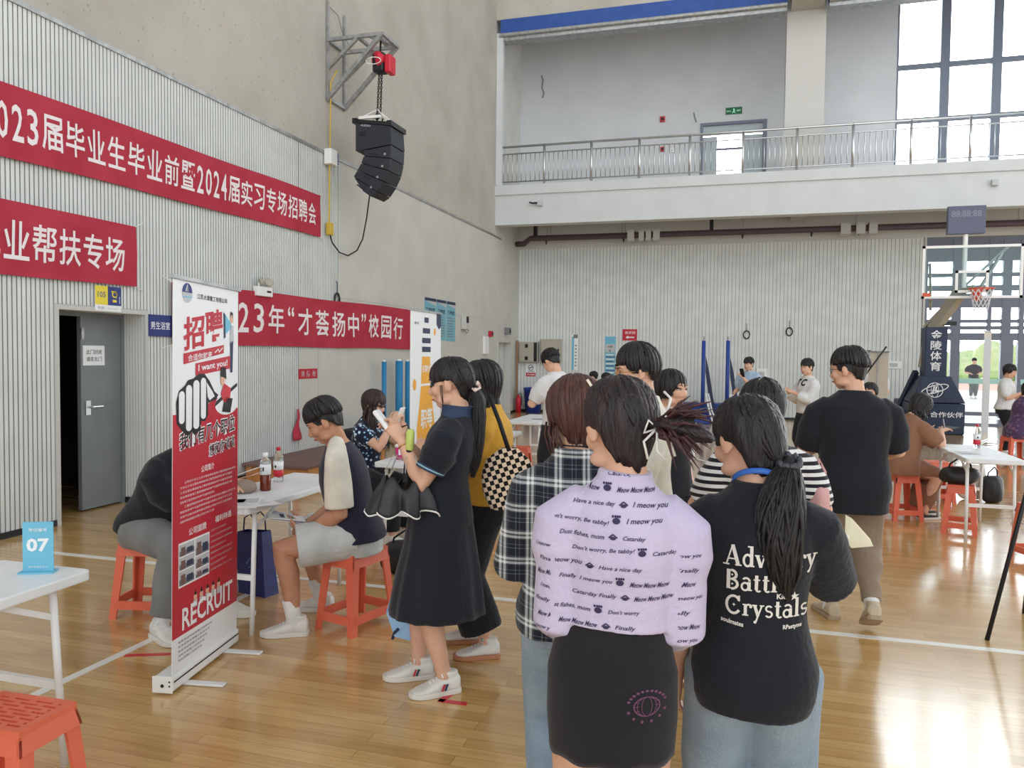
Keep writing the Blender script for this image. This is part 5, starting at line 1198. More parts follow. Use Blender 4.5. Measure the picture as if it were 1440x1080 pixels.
        MB().tube([Vector(hp(x, y, -.0615)) for x, y in ((-.022, .081), (-.011, .09), (0, .0925), (.011, .09), (.022, .081))], [.002 * k, .0046 * k, .005 * k, .0046 * k, .002 * k], 8).build('lips', lips or M['lips'], s.root, smooth=True)
    # ---- clothing
    def top(s, name, m, hem=.47, neck=.842, ew=.03, ed=.03, hw=None, hdp=None, sleeve=.75, sr=1.5, cuff=None, amp=.006, seed=None, vox=None, freq=14, extra=None, neckw=1.0, sleeve_fall=.0, pw=2.2):
        """shirt: hem and neck as height fractions, ease in metres, sleeve length along the arm (1 = elbow, 2 = wrist)"""
        b = Solid(); h = s.h; r = s.rings(hem, .785, hw if hw is not None else ew, hdp if hdp is not None else ed, 14, ew * .6, ed * .6)
        r2 = s.rings(.808, neck, ew * .4, ed * .35, 5, .012 * neckw, .012 * neckw)
        b.loft(*[list(a) + list(c) for a, c in zip(r, r2)], n=28, pw=pw)
        for i in (0, 1) if sleeve else ():
            S, E, Wr = s.S[i], s.el[i], s.wr[i]; ar = (.03 if s.sex == 'f' else .034) * h * sr * s.bulk ** .4; c_ = cuff or ar
            sg = (-1, 1)[i]; drop = max(0, ar - .034 * h) ; dz = V3(0, 0, -drop * .75); inner = S + s.Rt @ V3(-sg * .05 * h, 0, -.012 * h); S0 = S + s.Rt @ V3(-sg * .012 * h, 0, -.004 * h); S0b = S + s.Rt @ V3(sg * .008 * h, 0, -.008 * h) + nrm(E - S) * .014 * h; S1 = S + s.Rt @ V3(sg * .006 * h, 0, 0) + nrm(E - S) * .055 * h + dz * .5
            if sleeve <= 1: end = S + (E - S) * sleeve; pts = [inner, S0, S0b, S1, (S + end) / 2 + dz * .6 + V3(0, 0, -sleeve_fall * .5), end + dz * .4 + V3(0, 0, -sleeve_fall)]; rad = [.036 * h, .043 * h, .0455 * h, max((ar + .044 * h) / 2, .047 * h), ar * 1.02, c_]
            else: end = E + (Wr - E) * (sleeve - 1); pts = [inner, S0, S0b, S1, (S + E) / 2 + dz * .5 + V3(0, 0, -sleeve_fall * .5), E + dz * .3 + V3(0, 0, -sleeve_fall), (E + end) / 2 + V3(0, 0, -sleeve_fall), end]; rad = [.036 * h, .043 * h, .0455 * h, max((ar + .044 * h) / 2, .047 * h), ar, ar * .98, ar * .92, c_]
            b.tube(pts, rad, None, 1, 18, round_=False); 
        if extra: extra(b)
        me = fuse(b, name, vox or s.vox * 1.15, 5); wrinkle(me, amp, seed or s.seed * 7 + 3, freq); return mesh_obj(name, me, m, s.root)
    def legs_wear(s, name, m, length=1.92, ease=.012, ease_k=None, ease_a=None, waist=.6, amp=.005, vox=None, freq=16, seed=None):
        """trousers or shorts: length along the leg (1 = knee, 2 = ankle)"""
        b = Solid(); h = s.h; b.loft(*s.rings(.452, waist, ease, ease, 9, ease * .8, ease * .8), n=24); ek = ease if ease_k is None else ease_k; ea = ek if ease_a is None else ease_a
        for i in (0, 1):
            H_, K, An = s.hip[i], s.kn[i], s.ank[i]; q = s.bulk ** .6
            if length <= 1: e_ = H_ + (K - H_) * length; pts = [H_, (H_ + e_) / 2, e_]; rad = [.057 * h * q + ease, .054 * h * q + ease, .047 * h * q + ek]
            else:
                e_ = K + (An - K) * (length - 1); back = V3(0, -1, 0) if abs(nrm(An - K)[2]) > .7 else V3(0, 0, -1)
                pts = [H_, H_ * .55 + K * .45, H_ * .15 + K * .85, K * .9 + e_ * .1, K * .6 + e_ * .4 + back * .006 * h, K * .3 + e_ * .7, e_]; rad = [.058 * h * q + ease, .053 * h * q + ease, .041 * h * q + ek, .037 * h * q + ek, .034 * h * q + ek, .028 * h + ea, .026 * h + ea]
            b.tube(pts, rad, None, 1, 18, round_=False)
        me = fuse(b, name, vox or s.vox * 1.2, 4); wrinkle(me, amp, seed or s.seed * 5 + 1, freq, (1, 1, 1)); return mesh_obj(name, me, m, s.root)
    def skirt(s, name, m, prof, amp=.003, pleat=0, npl=9, vox=None, seed=None, thick=True):
        """standing skirt: prof = [(height fraction, half width, half depth, forward offset)] in fractions of h, from the waist down"""
        h = s.h; n = 72; vs = []; r = np.random.RandomState(s.seed + 9); ph = r.uniform(0, 6); k = len(prof); fr = np.linspace(0, k - 1, k * 5 - 4); pr = np.array(prof); Q = np.stack([np.interp(fr, np.arange(k), pr[:, j]) for j in range(4)], 1)
        for i, (f, w, d, o) in enumerate(Q):
            u = i / (len(Q) - 1)
            for j in range(n):
                t = 2 * math.pi * j / n; g = 1 + pleat * u * (math.sin(npl * t + ph) * .6 + math.sin((npl * 2 - 3) * t + ph * 2) * .4); c = s.P * V3(1, 1, 0) + V3(0, o * h, f * h)
                vs.append(c + V3(w * h * math.cos(t) * g, d * h * math.sin(t) * g, .004 * math.sin(npl * t + ph) * u))
        for i in range(len(Q) - 1, -1, -3):                                        # inner face
            f, w, d, o = Q[i]
            for j in range(n): p_ = vs[i * n + j]; c = s.P * V3(1, 1, 0) + V3(0, o * h, f * h); vs.append(c + (p_ - c) * V3(.975, .975, 1))
        L = len(vs) // n; fs = [(i * n + j, i * n + (j + 1) % n, (i + 1) * n + (j + 1) % n, (i + 1) * n + j) for i in range(L - 1) for j in range(n)]
        me = bpy.data.meshes.new(name); me.from_pydata([tuple(v) for v in vs], [], fs); b = bmesh.new(); b.from_mesh(me); bmesh.ops.recalc_face_normals(b, faces=b.faces); b.to_mesh(me); b.free(); me.polygons.foreach_set('use_smooth', [True] * len(me.polygons))
        if amp: wrinkle(me, amp, seed or s.seed * 3 + 2, 12, (1, 1, .3))
        return mesh_obj(name, me, m, s.root)
    def shoes(s, upper, sole, laces=None, size=.152, stripe=None, socks=None, sock_h=.06, low=False):
        h = s.h; L = size * h
        for i in (0, 1):
            An = s.ank[i]; yaw = s.fd[i]; pitch = math.atan2(s.heel[i], L * .7) if s.heel and s.heel[i] else 0
            Rf = rot3('z', R_(yaw)) @ rot3('x', -pitch); org = An + Rf @ V3(0, 0, -.048 * h)
            T = lambda p: org + Rf @ np.array(p, float)
            b = Solid(); ys = [-.3, -.26, -.12, .05, .22, .4, .55, .66, .7]; ws = [.09, .15, .165, .165, .19, .2, .18, .11, .04]; top = [.3, .36, .36, .34, .28, .2, .16, .12, .08]; z0 = .06
            if low: top = [.24, .28, .24, .2, .18, .16, .14, .11, .08]
            cs = [T((0, y * L, (z0 + t) / 2 * L)) for y, t in zip(ys, top)]; b.loft(cs, [Rf[:, 0]] * 9, [Rf[:, 2]] * 9, [w * L for w in ws], [(t - z0) / 2 * L for t in top], 16, 2.6)
            if not low: b.tube([T((0, -.06 * L, .25 * L)), T((0, -.08 * L, .44 * L))], [.135 * L, .15 * L], Rf[:, 0], 1.25, 14, round_=False)
            me = fuse(b, 'shoe', max(.005, s.vox * .8), 3); o = mesh_obj('shoe', me, upper, s.root)
            b = MB(); ring = [(w * 1.1 * sgn, y) for sgn in (1,) for w, y in zip(ws, ys)] + [(-w * 1.1, y) for w, y in zip(ws[::-1], ys[::-1])]
            vs = [Vector(T((x * L, y * 1.04 * L, z * L + (.05 * L * max(0, y - .45) if z > -1 else 0)))) for z in (0, .1) for x, y in ring]; k = len(ring)
            b.add(vs, [tuple(range(k - 1, -1, -1)), tuple(range(k, 2 * k))] + [(j, (j + 1) % k, k + (j + 1) % k, k + j) for j in range(k)]); b.build('sole', sole, o, bevel=.004)
            if laces:
                b = MB()
                for q in range(4): y = .08 + q * .07; z = .335 - q * .032; b.tube([Vector(T((-.1 * L, y * L, (z - .05) * L))), Vector(T((0, (y + .02) * L, (z + .015) * L))), Vector(T((.1 * L, y * L, (z - .05) * L)))], .0035, 6)
                for q in (-1, 1): b.tube([Vector(T((0, .06 * L, .37 * L))), Vector(T((q * .1 * L, .1 * L, .42 * L))), Vector(T((q * .17 * L, .1 * L, .37 * L))), Vector(T((q * .07 * L, .05 * L, .36 * L)))], .0035, 6)
                b.build('laces', laces, o)
            if stripe:
                for sd in (-1, 1):
                    for q, m_ in ((.04, M['navy']), (.1, M['red'])):
                        b = MB(); b.add([Vector(T((sd * (.192 + .01 * (zz < .15)) * L, (q + dy + (zz - .12) * -.4) * L, zz * L))) for dy, zz in ((0, .12), (.035, .12), (.035, .24), (0, .24))], [(0, 1, 2, 3)]); ob = b.build('stripe', m_, o); ob.modifiers.new('t', 'SOLIDIFY').thickness = .006; ob.modifiers['t'].offset = 0
            if socks:
                K = s.kn[i]; b = Solid(); u = nrm(K - An); b.tube([An - u * .02 * h, An + u * .01 * h, An + u * sock_h * h], [.026 * h, .0255 * h, .028 * h], None, 1, 14, round_=False); me = fuse(b, 'sock', .006, 2); wrinkle(me, .002, 3, 40); mesh_obj('sock', me, socks, s.root)
    # ---- hair
    def hair(s, m, fringe=.03, side=-.03, nape=-.08, length=0, thick=.012, locks=130, part='hair', seed=None, tie=None, fall=None, side_open=.9, width=.011, flare=0., top_lift=0, end='hair', gather=1.0, front_len=0, taper=.55, messy=0, tuck=.4):
        """cap of hair over the skull plus combed locks; tie = point the back hair is drawn to (head frame, metres)"""
        hp = s.hp; rnd = random.Random(seed or s.seed * 11 + 5); C0 = (0, -.012, .03)
        rx, ry, rz = .073 + thick, .09 + thick, .08 + thick + top_lift
        def zlow(a):                                             # a = 0 front, pi back
            d = abs(math.degrees((a + math.pi) % (2 * math.pi) - math.pi)); return float(np.interp(d, [0, 38, 62, 100, 128, 180], [fringe, fringe + .004, side, side, nape * .8 + side * .2, nape]))
        def surf(a, t, off=0.):
            z1 = zlow(a) - C0[2]; TE = math.pi * .6
            if z1 > rz * math.cos(TE):
                th = .02 + (math.acos(max(-1, min(1, z1 / rz))) - .02) * t; sn, cs = math.sin(th), math.cos(th)
                if th > math.pi / 2: sn = 1 - (1 - sn) * .55
            elif t < .68: th = .02 + (TE - .02) * t / .68; sn, cs = math.sin(th), math.cos(th); sn = sn if th < math.pi / 2 else 1 - (1 - sn) * .55
            else:                                                # below the bulge the hair drops and tucks in to the neck
                q_ = (t - .68) / .32; cs = math.cos(TE) + (z1 / rz - math.cos(TE)) * q_; sn = (1 - (1 - math.sin(TE)) * .55) * (1 - tuck * max(0, -math.cos(a)) ** .5 * q_ ** 1.3 * min(1, (rz * math.cos(TE) - z1) / .09))
            off = off - (thick - .003) * taper * max(0, (t - .35) / .65) ** 1.6
            return V3((rx + off) * sn * math.sin(a), C0[1] + (ry + off) * sn * math.cos(a) * (1 if math.cos(a) < 0 else .985), C0[2] + (rz + off) * cs)
        n, k = 48, 16; mb = MB(); vs = []
        wob = [rnd.uniform(0, 6) for _ in range(4)]
        for lay, off in ((0, 0), (1, -.016)):
            for i in range(k + 1):
                t = i / k if lay == 0 else 1 - i / k
                for j in range(n):
                    a = 2 * math.pi * j / n; w_ = .002 * math.sin(5 * a + wob[0] + 3 * t) + .0025 * math.sin(11 * a + wob[1] + t * 2) + .0012 * math.sin(23 * a + wob[2])
                    vs.append(Vector(hp(*surf(a, t * (1 + .04 * math.sin(9 * a + wob[3]) * t) if t < 1 else 1, (off + w_ * min(1, t * 3)) if lay == 0 else off))))
        L = 2 * (k + 1); mb.add(vs, [(i * n + j, i * n + (j + 1) % n, (i + 1) * n + (j + 1) % n, (i + 1) * n + j) for i in range(L - 1) for j in range(n)])
        def lock(pts, r, flat=.5):
            P = [np.array(p) for p in pts]; rs = [r * q for q in np.interp(np.linspace(0, 1, len(P)), [0, .15, .6, .9, 1], [.5, 1, 1, .6, .12])]
            nn = 6; o_ = []; 
            for i, p in enumerate(P):
                t = nrm(P[min(i + 1, len(P) - 1)] - P[max(i - 1, 0)]); out = nrm(p - s.Hc); a = nrm(np.cross(t, out)); b_ = np.cross(a, t); o_ += [Vector(p + a * rs[i] * math.cos(2 * math.pi * j / nn) + b_ * rs[i] * flat * math.sin(2 * math.pi * j / nn)) for j in range(nn)]
            mb.add(o_, [(i * nn + j, i * nn + (j + 1) % nn, (i + 1) * nn + (j + 1) % nn, (i + 1) * nn + j) for i in range(len(P) - 1) for j in range(nn)])
        for q in range(locks):
            a = rnd.uniform(0, 2 * math.pi); t0 = rnd.uniform(.05, .35); off = rnd.uniform(-.003, .004); pts = []
            frontal = math.cos(a) > side_open
            ex = rnd.uniform(0, .012)
            for i in range(8):
                t = t0 + (1 - t0) * i / 7; p = surf(a + .06 * math.sin(t * 3 + q) * t, min(t, 1), off)
                if tie is not None and not frontal:
                    w_ = max(0, (t - .3) / .7) ** 1.5 * gather; tp = np.array(tie); p = p * (1 - w_) + (tp + nrm(p - tp) * .012) * w_; nrmp = nrm(p - V3(*C0)); e_ = surf(math.atan2(nrmp[0], nrmp[1]), .6, off) 
                pts.append(hp(*p))
            p = pts[-1]; ln = 0
            if tie is None and length and not frontal: ln = length * rnd.uniform(.85, 1.05)
            elif frontal: ln = front_len * rnd.uniform(.5, 1)
            else: ln = ex if tie is None else 0
            if ln:
                dn = V3(0, 0, -1); outw = nrm((p - s.Hc) * V3(1, 1, 0)); m_ = 7 if ln > .05 else 2
                for i in range(1, m_ + 1): u = i / m_; pts.append(p + dn * ln * u + outw * (flare * u + .006 * math.sin(u * 4 + q)) + V3(.006 * math.sin(u * 5 + q), .006 * math.cos(u * 4 + q * 2), 0) * u)
            if messy:
                w0 = rnd.uniform(0, 6.28); pts = [p_ + s.Rh @ V3(math.cos(w0) * messy * (i / 7) ** 2, math.sin(w0) * messy * (i / 7) ** 2, messy * .9 * math.sin(i / 7 * 3.1) * rnd.uniform(.2, 1)) for i, p_ in enumerate(pts[:8])] + pts[8:]
            lock(pts, width * rnd.uniform(.6, 1.2) * s.k)
        if tie is not None:
            T0 = np.array(hp(*tie))
            if fall:                                             # hanging tail: [(dx,dy,dz,radius)] in body axes from the tie point
                F = [np.array(f[:3]) for f in fall]; Rr = [f[3] for f in fall]
                b = Solid(); b.tube([T0 + f for f in F], [r_ * .8 for r_ in Rr], None, .8, 16); o0 = len(mb.v); mb.add(b.v, b.f)
                for q in range(int(locks * .8)):
                    a = rnd.uniform(0, 6.28); rr = rnd.uniform(.55, 1.08); ph = rnd.uniform(0, 6); e_ = rnd.uniform(.8, 1.04); pts = []
                    for i in range(14):
                        u = i / 13 * e_; x = u * (len(F) - 1); j = min(int(x), len(F) - 2); f = x - j
                        c = F[j] + (F[j + 1] - F[j]) * f; r_ = Rr[j] + (Rr[j + 1] - Rr[j]) * min(f, 1); pts.append(T0 + c + V3(math.cos(a + .5 * math.sin(u * 3 + ph)) * r_ * rr, math.sin(a + .5 * math.sin(u * 3 + ph)) * r_ * rr * .8, 0) * (.4 if i == 0 else 1))
                    lock(pts, width * .8 * s.k)
        o = mb.build(part, m, s.root, smooth=True, recalc=True); return o
    def crop_hair(s, m, fringe=.045, locks=260, seed=None, thick=.018):
        """short cut: close sides and nape under a longer, tousled top"""
        s.hair(m, fringe + .02, -.006, -.07, thick=.0055, locks=0, taper=.6, part='short_hair')
        s.hair(m, fringe, .042, .012, thick=thick, locks=locks, taper=.75, messy=.008, width=.0085, side_open=.5, front_len=.008, top_lift=.008, part='hair', seed=seed)
def drop_on(target, pts, n, up=None):
    """slide points along -n onto the target mesh surface (body axes)"""
    me = target.data; bvh = BVHTree.FromPolygons([v.co.copy() for v in me.vertices], [tuple(p.vertices) for p in me.polygons]); out = []
    for p in pts:
        hit = bvh.ray_cast(Vector(p) + Vector(n) * .6, -Vector(n), 1.2); out.append((hit[0], hit[1]) if hit[0] is not None else (None, None))
    return out
def print_on(target, art, origin, right, up, name, root, lift=.003, keep=None):
    """wrap flat artwork onto a garment by projecting it along its normal"""
    o_, r, u = Vector(origin), Vector(right).normalized(), Vector(up).normalized(); n = r.cross(u).normalized()
    pts = [o_ + r * x + u * y for x, y, l in art.v]; hits = drop_on(target, pts, n); ok = [h[0] is not None and (keep is None or keep(h[0])) for h in hits]
    vs = [tuple(h[0] + n * (lift + .0008 * l)) if h[0] is not None else tuple(p) for (h, p, (x, y, l)) in zip(hits, pts, art.v)]
    fs = []; ms = []
    for f, m_ in zip(art.f, art.m):
        if all(ok[i] for i in f):
            d = [(vs[i][0] - vs[f[0]][0]) ** 2 + (vs[i][1] - vs[f[0]][1]) ** 2 + (vs[i][2] - vs[f[0]][2]) ** 2 for i in f]
            if max(d) < .012: fs.append(f); ms.append(m_)
    me = bpy.data.meshes.new(name); me.from_pydata(vs, [], fs); b = bmesh.new(); 
    for x in art.mats: me.materials.append(x)
    if len(me.polygons) == len(ms): me.polygons.foreach_set('material_index', ms)
    b.from_mesh(me); bmesh.ops.delete(b, geom=[v for v in b.verts if not v.link_faces], context='VERTS'); b.to_mesh(me); b.free(); me.update()
    o = bpy.data.objects.new(name, me); COL.objects.link(o); o.parent = target; return o
def stripes_mat(name, dark, light, axis, period, duty):
    m = cloth(name, light); b = bsdf(m); t = nd(m, 'ShaderNodeTexCoord'); sp = nd(m, 'ShaderNodeSeparateXYZ'); link(m, t.outputs['Object'], sp.inputs[0])
    a = nd(m, 'ShaderNodeMath', operation='DIVIDE'); a.inputs[1].default_value = period; link(m, sp.outputs[axis], a.inputs[0]); f = nd(m, 'ShaderNodeMath', operation='FRACT'); link(m, a.outputs[0], f.inputs[0])
    g = nd(m, 'ShaderNodeMath', operation='LESS_THAN'); g.inputs[1].default_value = duty; link(m, f.outputs[0], g.inputs[0]); mx = nd(m, 'ShaderNodeMix', data_type='RGBA'); mx.inputs[6].default_value = (*lin(light), 1); mx.inputs[7].default_value = (*lin(dark), 1); link(m, g.outputs[0], mx.inputs[0]); link(m, mx.outputs[2], b.inputs['Base Color']); return m
def plaid_mat():
    m = cloth('plaid_cloth', (40, 44, 54)); b = bsdf(m); t = nd(m, 'ShaderNodeTexCoord'); sp = nd(m, 'ShaderNodeSeparateXYZ'); link(m, t.outputs['Object'], sp.inputs[0]); tot = None
    def band(axis, period, lo, hi, wgt):
        nonlocal tot
        a = nd(m, 'ShaderNodeMath', operation='DIVIDE'); a.inputs[1].default_value = period; link(m, sp.outputs[axis], a.inputs[0]); f = nd(m, 'ShaderNodeMath', operation='FRACT'); link(m, a.outputs[0], f.inputs[0])
        g = nd(m, 'ShaderNodeMath', operation='COMPARE'); g.inputs[1].default_value = (lo + hi) / 2; g.inputs[2].default_value = (hi - lo) / 2; link(m, f.outputs[0], g.inputs[0]); w = nd(m, 'ShaderNodeMath', operation='MULTIPLY'); w.inputs[1].default_value = wgt; link(m, g.outputs[0], w.inputs[0])
        if tot is None: tot = w.outputs[0]
        else: s_ = nd(m, 'ShaderNodeMath', operation='ADD'); link(m, tot, s_.inputs[0]); link(m, w.outputs[0], s_.inputs[1]); tot = s_.outputs[0]
    for ax in ('X', 'Z'): band(ax, .085, .1, .19, .42); band(ax, .085, .26, .35, .42); band(ax, .085, .06, .42, .12); band(ax, .085, .7, .73, .2); band(ax, .085, .84, .87, .16)
    r = nd(m, 'ShaderNodeValToRGB'); e = r.color_ramp.elements; e[0].position = 0; e[0].color = (*lin((34, 38, 48)), 1); e[1].position = .95; e[1].color = (*lin((226, 228, 226)), 1); k = e.new(.3); k.color = (*lin((98, 106, 112)), 1); link(m, tot, r.inputs[0]); link(m, r.outputs[0], b.inputs['Base Color']); return m
def spots_mat(name, base, c1, c2, scale):
    m = cloth(name, base); b = bsdf(m); t = nd(m, 'ShaderNodeTexCoord'); v = nd(m, 'ShaderNodeTexVoronoi'); v.inputs['Scale'].default_value = scale; link(m, t.outputs['Object'], v.inputs[0]); n = nd(m, 'ShaderNodeTexNoise'); n.inputs['Scale'].default_value = scale * 1.6; link(m, t.outputs['Object'], n.inputs[0])
    ad = nd(m, 'ShaderNodeMath', operation='MULTIPLY_ADD'); ad.inputs[1].default_value = .5; link(m, n.outputs[0], ad.inputs[0]); link(m, v.outputs['Distance'], ad.inputs[2]); r = nd(m, 'ShaderNodeValToRGB'); r.color_ramp.interpolation = 'CONSTANT'; e = r.color_ramp.elements; e[0].position = 0; e[0].color = (*lin(c1), 1); e[1].position = .62; e[1].color = (*lin(base), 1); k = e.new(.5); k.color = (*lin(c2), 1); link(m, ad.outputs[0], r.inputs[0]); link(m, r.outputs[0], b.inputs['Base Color']); return m
def check_mat():
    m = cloth('checkered_cloth', (226, 202, 178)); b = bsdf(m); t = nd(m, 'ShaderNodeTexCoord'); mp = nd(m, 'ShaderNodeMapping'); mp.inputs['Rotation'].default_value = (0, R_(20), 0); mp.inputs['Location'].default_value = (.0, .5, 0); mp.inputs['Scale'].default_value = (1, .001, 1); link(m, t.outputs['Object'], mp.inputs[0]); c = nd(m, 'ShaderNodeTexChecker'); c.inputs['Scale'].default_value = 46; c.inputs['Color1'].default_value = (*lin((28, 24, 24)), 1); c.inputs['Color2'].default_value = (*lin((222, 198, 174)), 1); link(m, mp.outputs[0], c.inputs[0]); link(m, c.outputs[0], b.inputs['Base Color']); return m
K = {}
K['black'] = cloth('black_cotton', (36, 38, 45)); K['black2'] = cloth('black_crepe', (37, 40, 50)); K['skirt'] = cloth('black_denim', (40, 38, 43), bump=.15, bscale=260); K['navy'] = cloth('navy_jersey', (44, 44, 62)); K['cream'] = cloth('cream_jersey', (232, 228, 212)); K['lav'] = cloth('lavender_chiffon', (206, 196, 222), rgb2=(196, 186, 216)); K['jeans'] = cloth('washed_denim', (126, 146, 164), rgb2=(152, 170, 184), bump=.4, bscale=140); K['khaki'] = cloth('khaki_cotton', (150, 132, 114)); K['grey'] = cloth('grey_cotton', (128, 128, 128)); K['shorts'] = cloth('pale_grey_cotton', (204, 208, 206)); K['white'] = cloth('white_cotton', (230, 230, 230)); K['yellow'] = cloth('mustard_cotton', (226, 172, 66)); K['brown'] = cloth('brown_linen', (150, 108, 84)); K['lblue'] = cloth('pale_blue_cotton', (176, 202, 226)); K['stripe'] = stripes_mat('striped_jersey', (36, 36, 44), (226, 226, 226), 'Z', .03, .5); K['plaid'] = plaid_mat(); K['floral'] = spots_mat('floral_cotton', (30, 34, 54), (226, 232, 236), (110, 158, 196), 30); K['purple'] = spots_mat('purple_print', (82, 62, 92), (140, 78, 104), (96, 90, 120), 16); K['check'] = check_mat(); K['sneak'] = noisy(mat('white_sneaker', (232, 230, 224), .5), (220, 218, 212), 9); K['solew'] = mat('white_sole', (222, 218, 210), .6); K['soleg'] = mat('gum_sole', (186, 128, 96), .6); K['beigeshoe'] = mat('beige_suede', (196, 180, 156), .8); K['soleb'] = mat('tan_sole', (170, 150, 124), .7); K['blackshoe'] = mat('black_shoe', (32, 32, 34), .5); K['sock'] = cloth('white_sock', (236, 236, 234)); K['trim'] = mat('pale_blue_trim', (150, 190, 206), .7); K['denimtrim'] = mat('navy_denim_trim', (50, 64, 92), .8)
def W_(p, loc): return p.root.matrix_world @ Vector(loc) if False else (Matrix.Translation(p.root.location) @ Matrix.Rotation(p.root.rotation_euler.z, 4, 'Z')) @ Vector(loc)
def glasses(p, m=None):
    hp = p.hp; mb = MB()
    for q in (-1, 1):
        mb.tube([Vector(hp(q * .032 + .021 * math.cos(a), .096 - .012 * abs(q * .032 + .021 * math.cos(a)) / .05, .004 + .018 * math.sin(a))) for a in [i * math.pi / 8 for i in range(16)]], .0016, 6, closed=True); mb.tube([Vector(hp(q * .053, .084, .008)), Vector(hp(q * .075, .06, .008)), Vector(hp(q * .079, .0, .004))], .0016, 6)
    mb.tube([Vector(hp(-.011, .096, .008)), Vector(hp(0, .099, .01)), Vector(hp(.011, .096, .008))], .0016, 6); return mb.build('glasses', m or M['blackm'], p.root)
# ---------------------------------------------------------------- woman in the lavender blouse (seen from behind)
p = Person('woman in lavender printed blouse and short black skirt, seen from behind', (-.285, 1.88), 9, 1.55, 'f', .0055, side_lean=3, feet=[(-.085, .0), (.085, .01)], head=(28, 14, 0), hands=[(-.12, .22, .93), (.12, .23, .89)], elbows=[(-.12, -.5, -1), (.15, -.5, -1)], seed=1, curl=(.7, .7))
p.body(); p.face()
lav = p.top('blouse', K['lav'], .612, .853, .016, .036, .022, .032, 1.3, 1.42, .048, .007, sleeve_fall=.012, freq=12)
rows = [('Have a nice day', 'Catarday Finally'), ('Meow Meow Meow', 'Meow Meow Meow'), ('Have a nice day', 'I meow you'), ("Don't worry, Be tabby!", 'I meow you'), ('Dust fishes, mom', 'Catarday'), ("Don't worry, Be tabby!", 'Catarday Finally'), ('I meow you', 'Have a nice day'), ('Finally  I meow you', 'Meow Meow Meow'), ('Catarday Finally', 'Meow Meow Meow'), ('Dust fishes, mom', "Don't worry"), ('Meow Meow Meow', 'Finally'), ('I meow you', 'Catarday')]
ink = mat('dark_violet_ink', (58, 50, 84), .8); a = Art(); rnd = random.Random(3)
def script(a, s, x, y, h): 
    w = len(s) * h * .52; a.text(s, x, y, w, h, ink, .012, shear=.35, slope=rnd.uniform(-.05, .03)); return x + w
for i, (s1, s2) in enumerate(rows):
    y = .332 - i * .0355; x = script(a, s1, -.16 + .03 * (i % 3), y, .0125 * (1.25 if s1[0] == 'I' else 1)) + .012
    if i % 2: a.oval(x + .008, y + .006, .009, .007, ink); [a.oval(x + dx, y + .016, .0025, .003, ink) for dx in (0, .006, .011, .016)]
    else: a.line([(x, y + .004), (x + .01, y + .012), (x + .02, y + .004)], .003, ink); a.oval(x + .01, y + .003, .007, .004, ink)
    script(a, s2, x + .03, y - .003, .0125 * (1.25 if s2[0] == 'I' else 1))
print_on(lav, a, (0, -.3, .985), (1, 0, 0), (0, 0, 1), 'script_print', p.root, .0025, lambda q: abs(q.x) < .143)
for sd in (-1, 1):
    a = Art()
    for i in range(9): script(a, ('I meow you', 'Finally', 'Meow Meow')[i % 3], -.05 + .015 * (i % 2), .26 - i * .034, .0125)
    e0 = (p.S[(sd + 1) // 2] + p.el[(sd + 1) // 2]) / 2; rt = (Matrix.Rotation(R_(sd * 48), 3, 'Z') @ Vector((1, 0, 0)))
    print_on(lav, a, (e0[0] + sd * .2, e0[1] - .2, e0[2] - .19), rt, (-sd * .12, 0, 1), 'script_print', p.root, .0025, lambda q: abs(q.x) > .147)
sk = p.skirt('skirt', K['skirt'], [(.66, .066, .046, 0), (.61, .084, .062, 0), (.54, .102, .078, -.004), (.47, .103, .078, -.004), (.408, .099, .074, 0)], .002)
a = Art(); pk = mat('faded_plum_print', (110, 70, 96), .8); a.ring(.05, .05, .03, .022, .003, pk); [a.ring(.05, .05, .03 * q, .022, .0015, pk) for q in (.4, .75)]; [a.line([(.021, .05 + d), (.079, .05 + d)], .0015, pk) for d in (-.01, 0, .01)]
for k in range(11): t_ = R_(20 + k * 14); a.oval(.05 + .045 * math.cos(t_), .05 + .036 * math.sin(t_), .004, .003, pk)
for k in range(6): t_ = R_(200 + k * 28); a.poly([(.05 + .045 * math.cos(t_) + .004 * math.cos(R_(q * 72)), .05 + .036 * math.sin(t_) + .004 * math.sin(R_(q * 72))) for q in range(5)], pk)
print_on(sk, a, (.03, -.3, .74), (1, 0, 0), (0, 0, 1), 'back_print', p.root, .002)
p.shoes(K['sneak'], K['solew'])
p.hair(hairmat('black_to_red_hair', (30, 27, 30), (60, 40, 42)), .02, -.01, -.125, thick=.015, locks=285, tie=(.035, -.115, -.018), side_open=.97, fall=[(0, 0, 0, .022), (.03, -.03, .012, .035), (.06, -.05, .008, .04), (.09, -.06, -.01, .03), (.115, -.065, -.02, .012)], width=.0075)
mb = MB(); rnd = random.Random(8); T0 = Vector(p.hp(.035, -.115, -.018))                     # spiky loose ends of the bun
for q in range(110):
    d = Vector((rnd.uniform(.25, 1.1), rnd.uniform(-.7, .35), rnd.uniform(-.75, .6))).normalized(); L = rnd.uniform(.05, .125); b0 = T0 + Vector((rnd.uniform(0, .03), rnd.uniform(-.04, 0), rnd.uniform(-.02, .02))); mb.tube([b0, b0 + d * L * .5 + Vector((0, -.015, .012)), b0 + d * L + Vector((0, 0, -.018 * rnd.random()))], [.006, .0045, .0006], 5)
mb.build('bun_ends', hairmat('wine_hair', (62, 38, 40), (88, 54, 56)), p.root, smooth=True)
rib = mat('silver_ribbon', (226, 222, 218), .4); mb = MB()
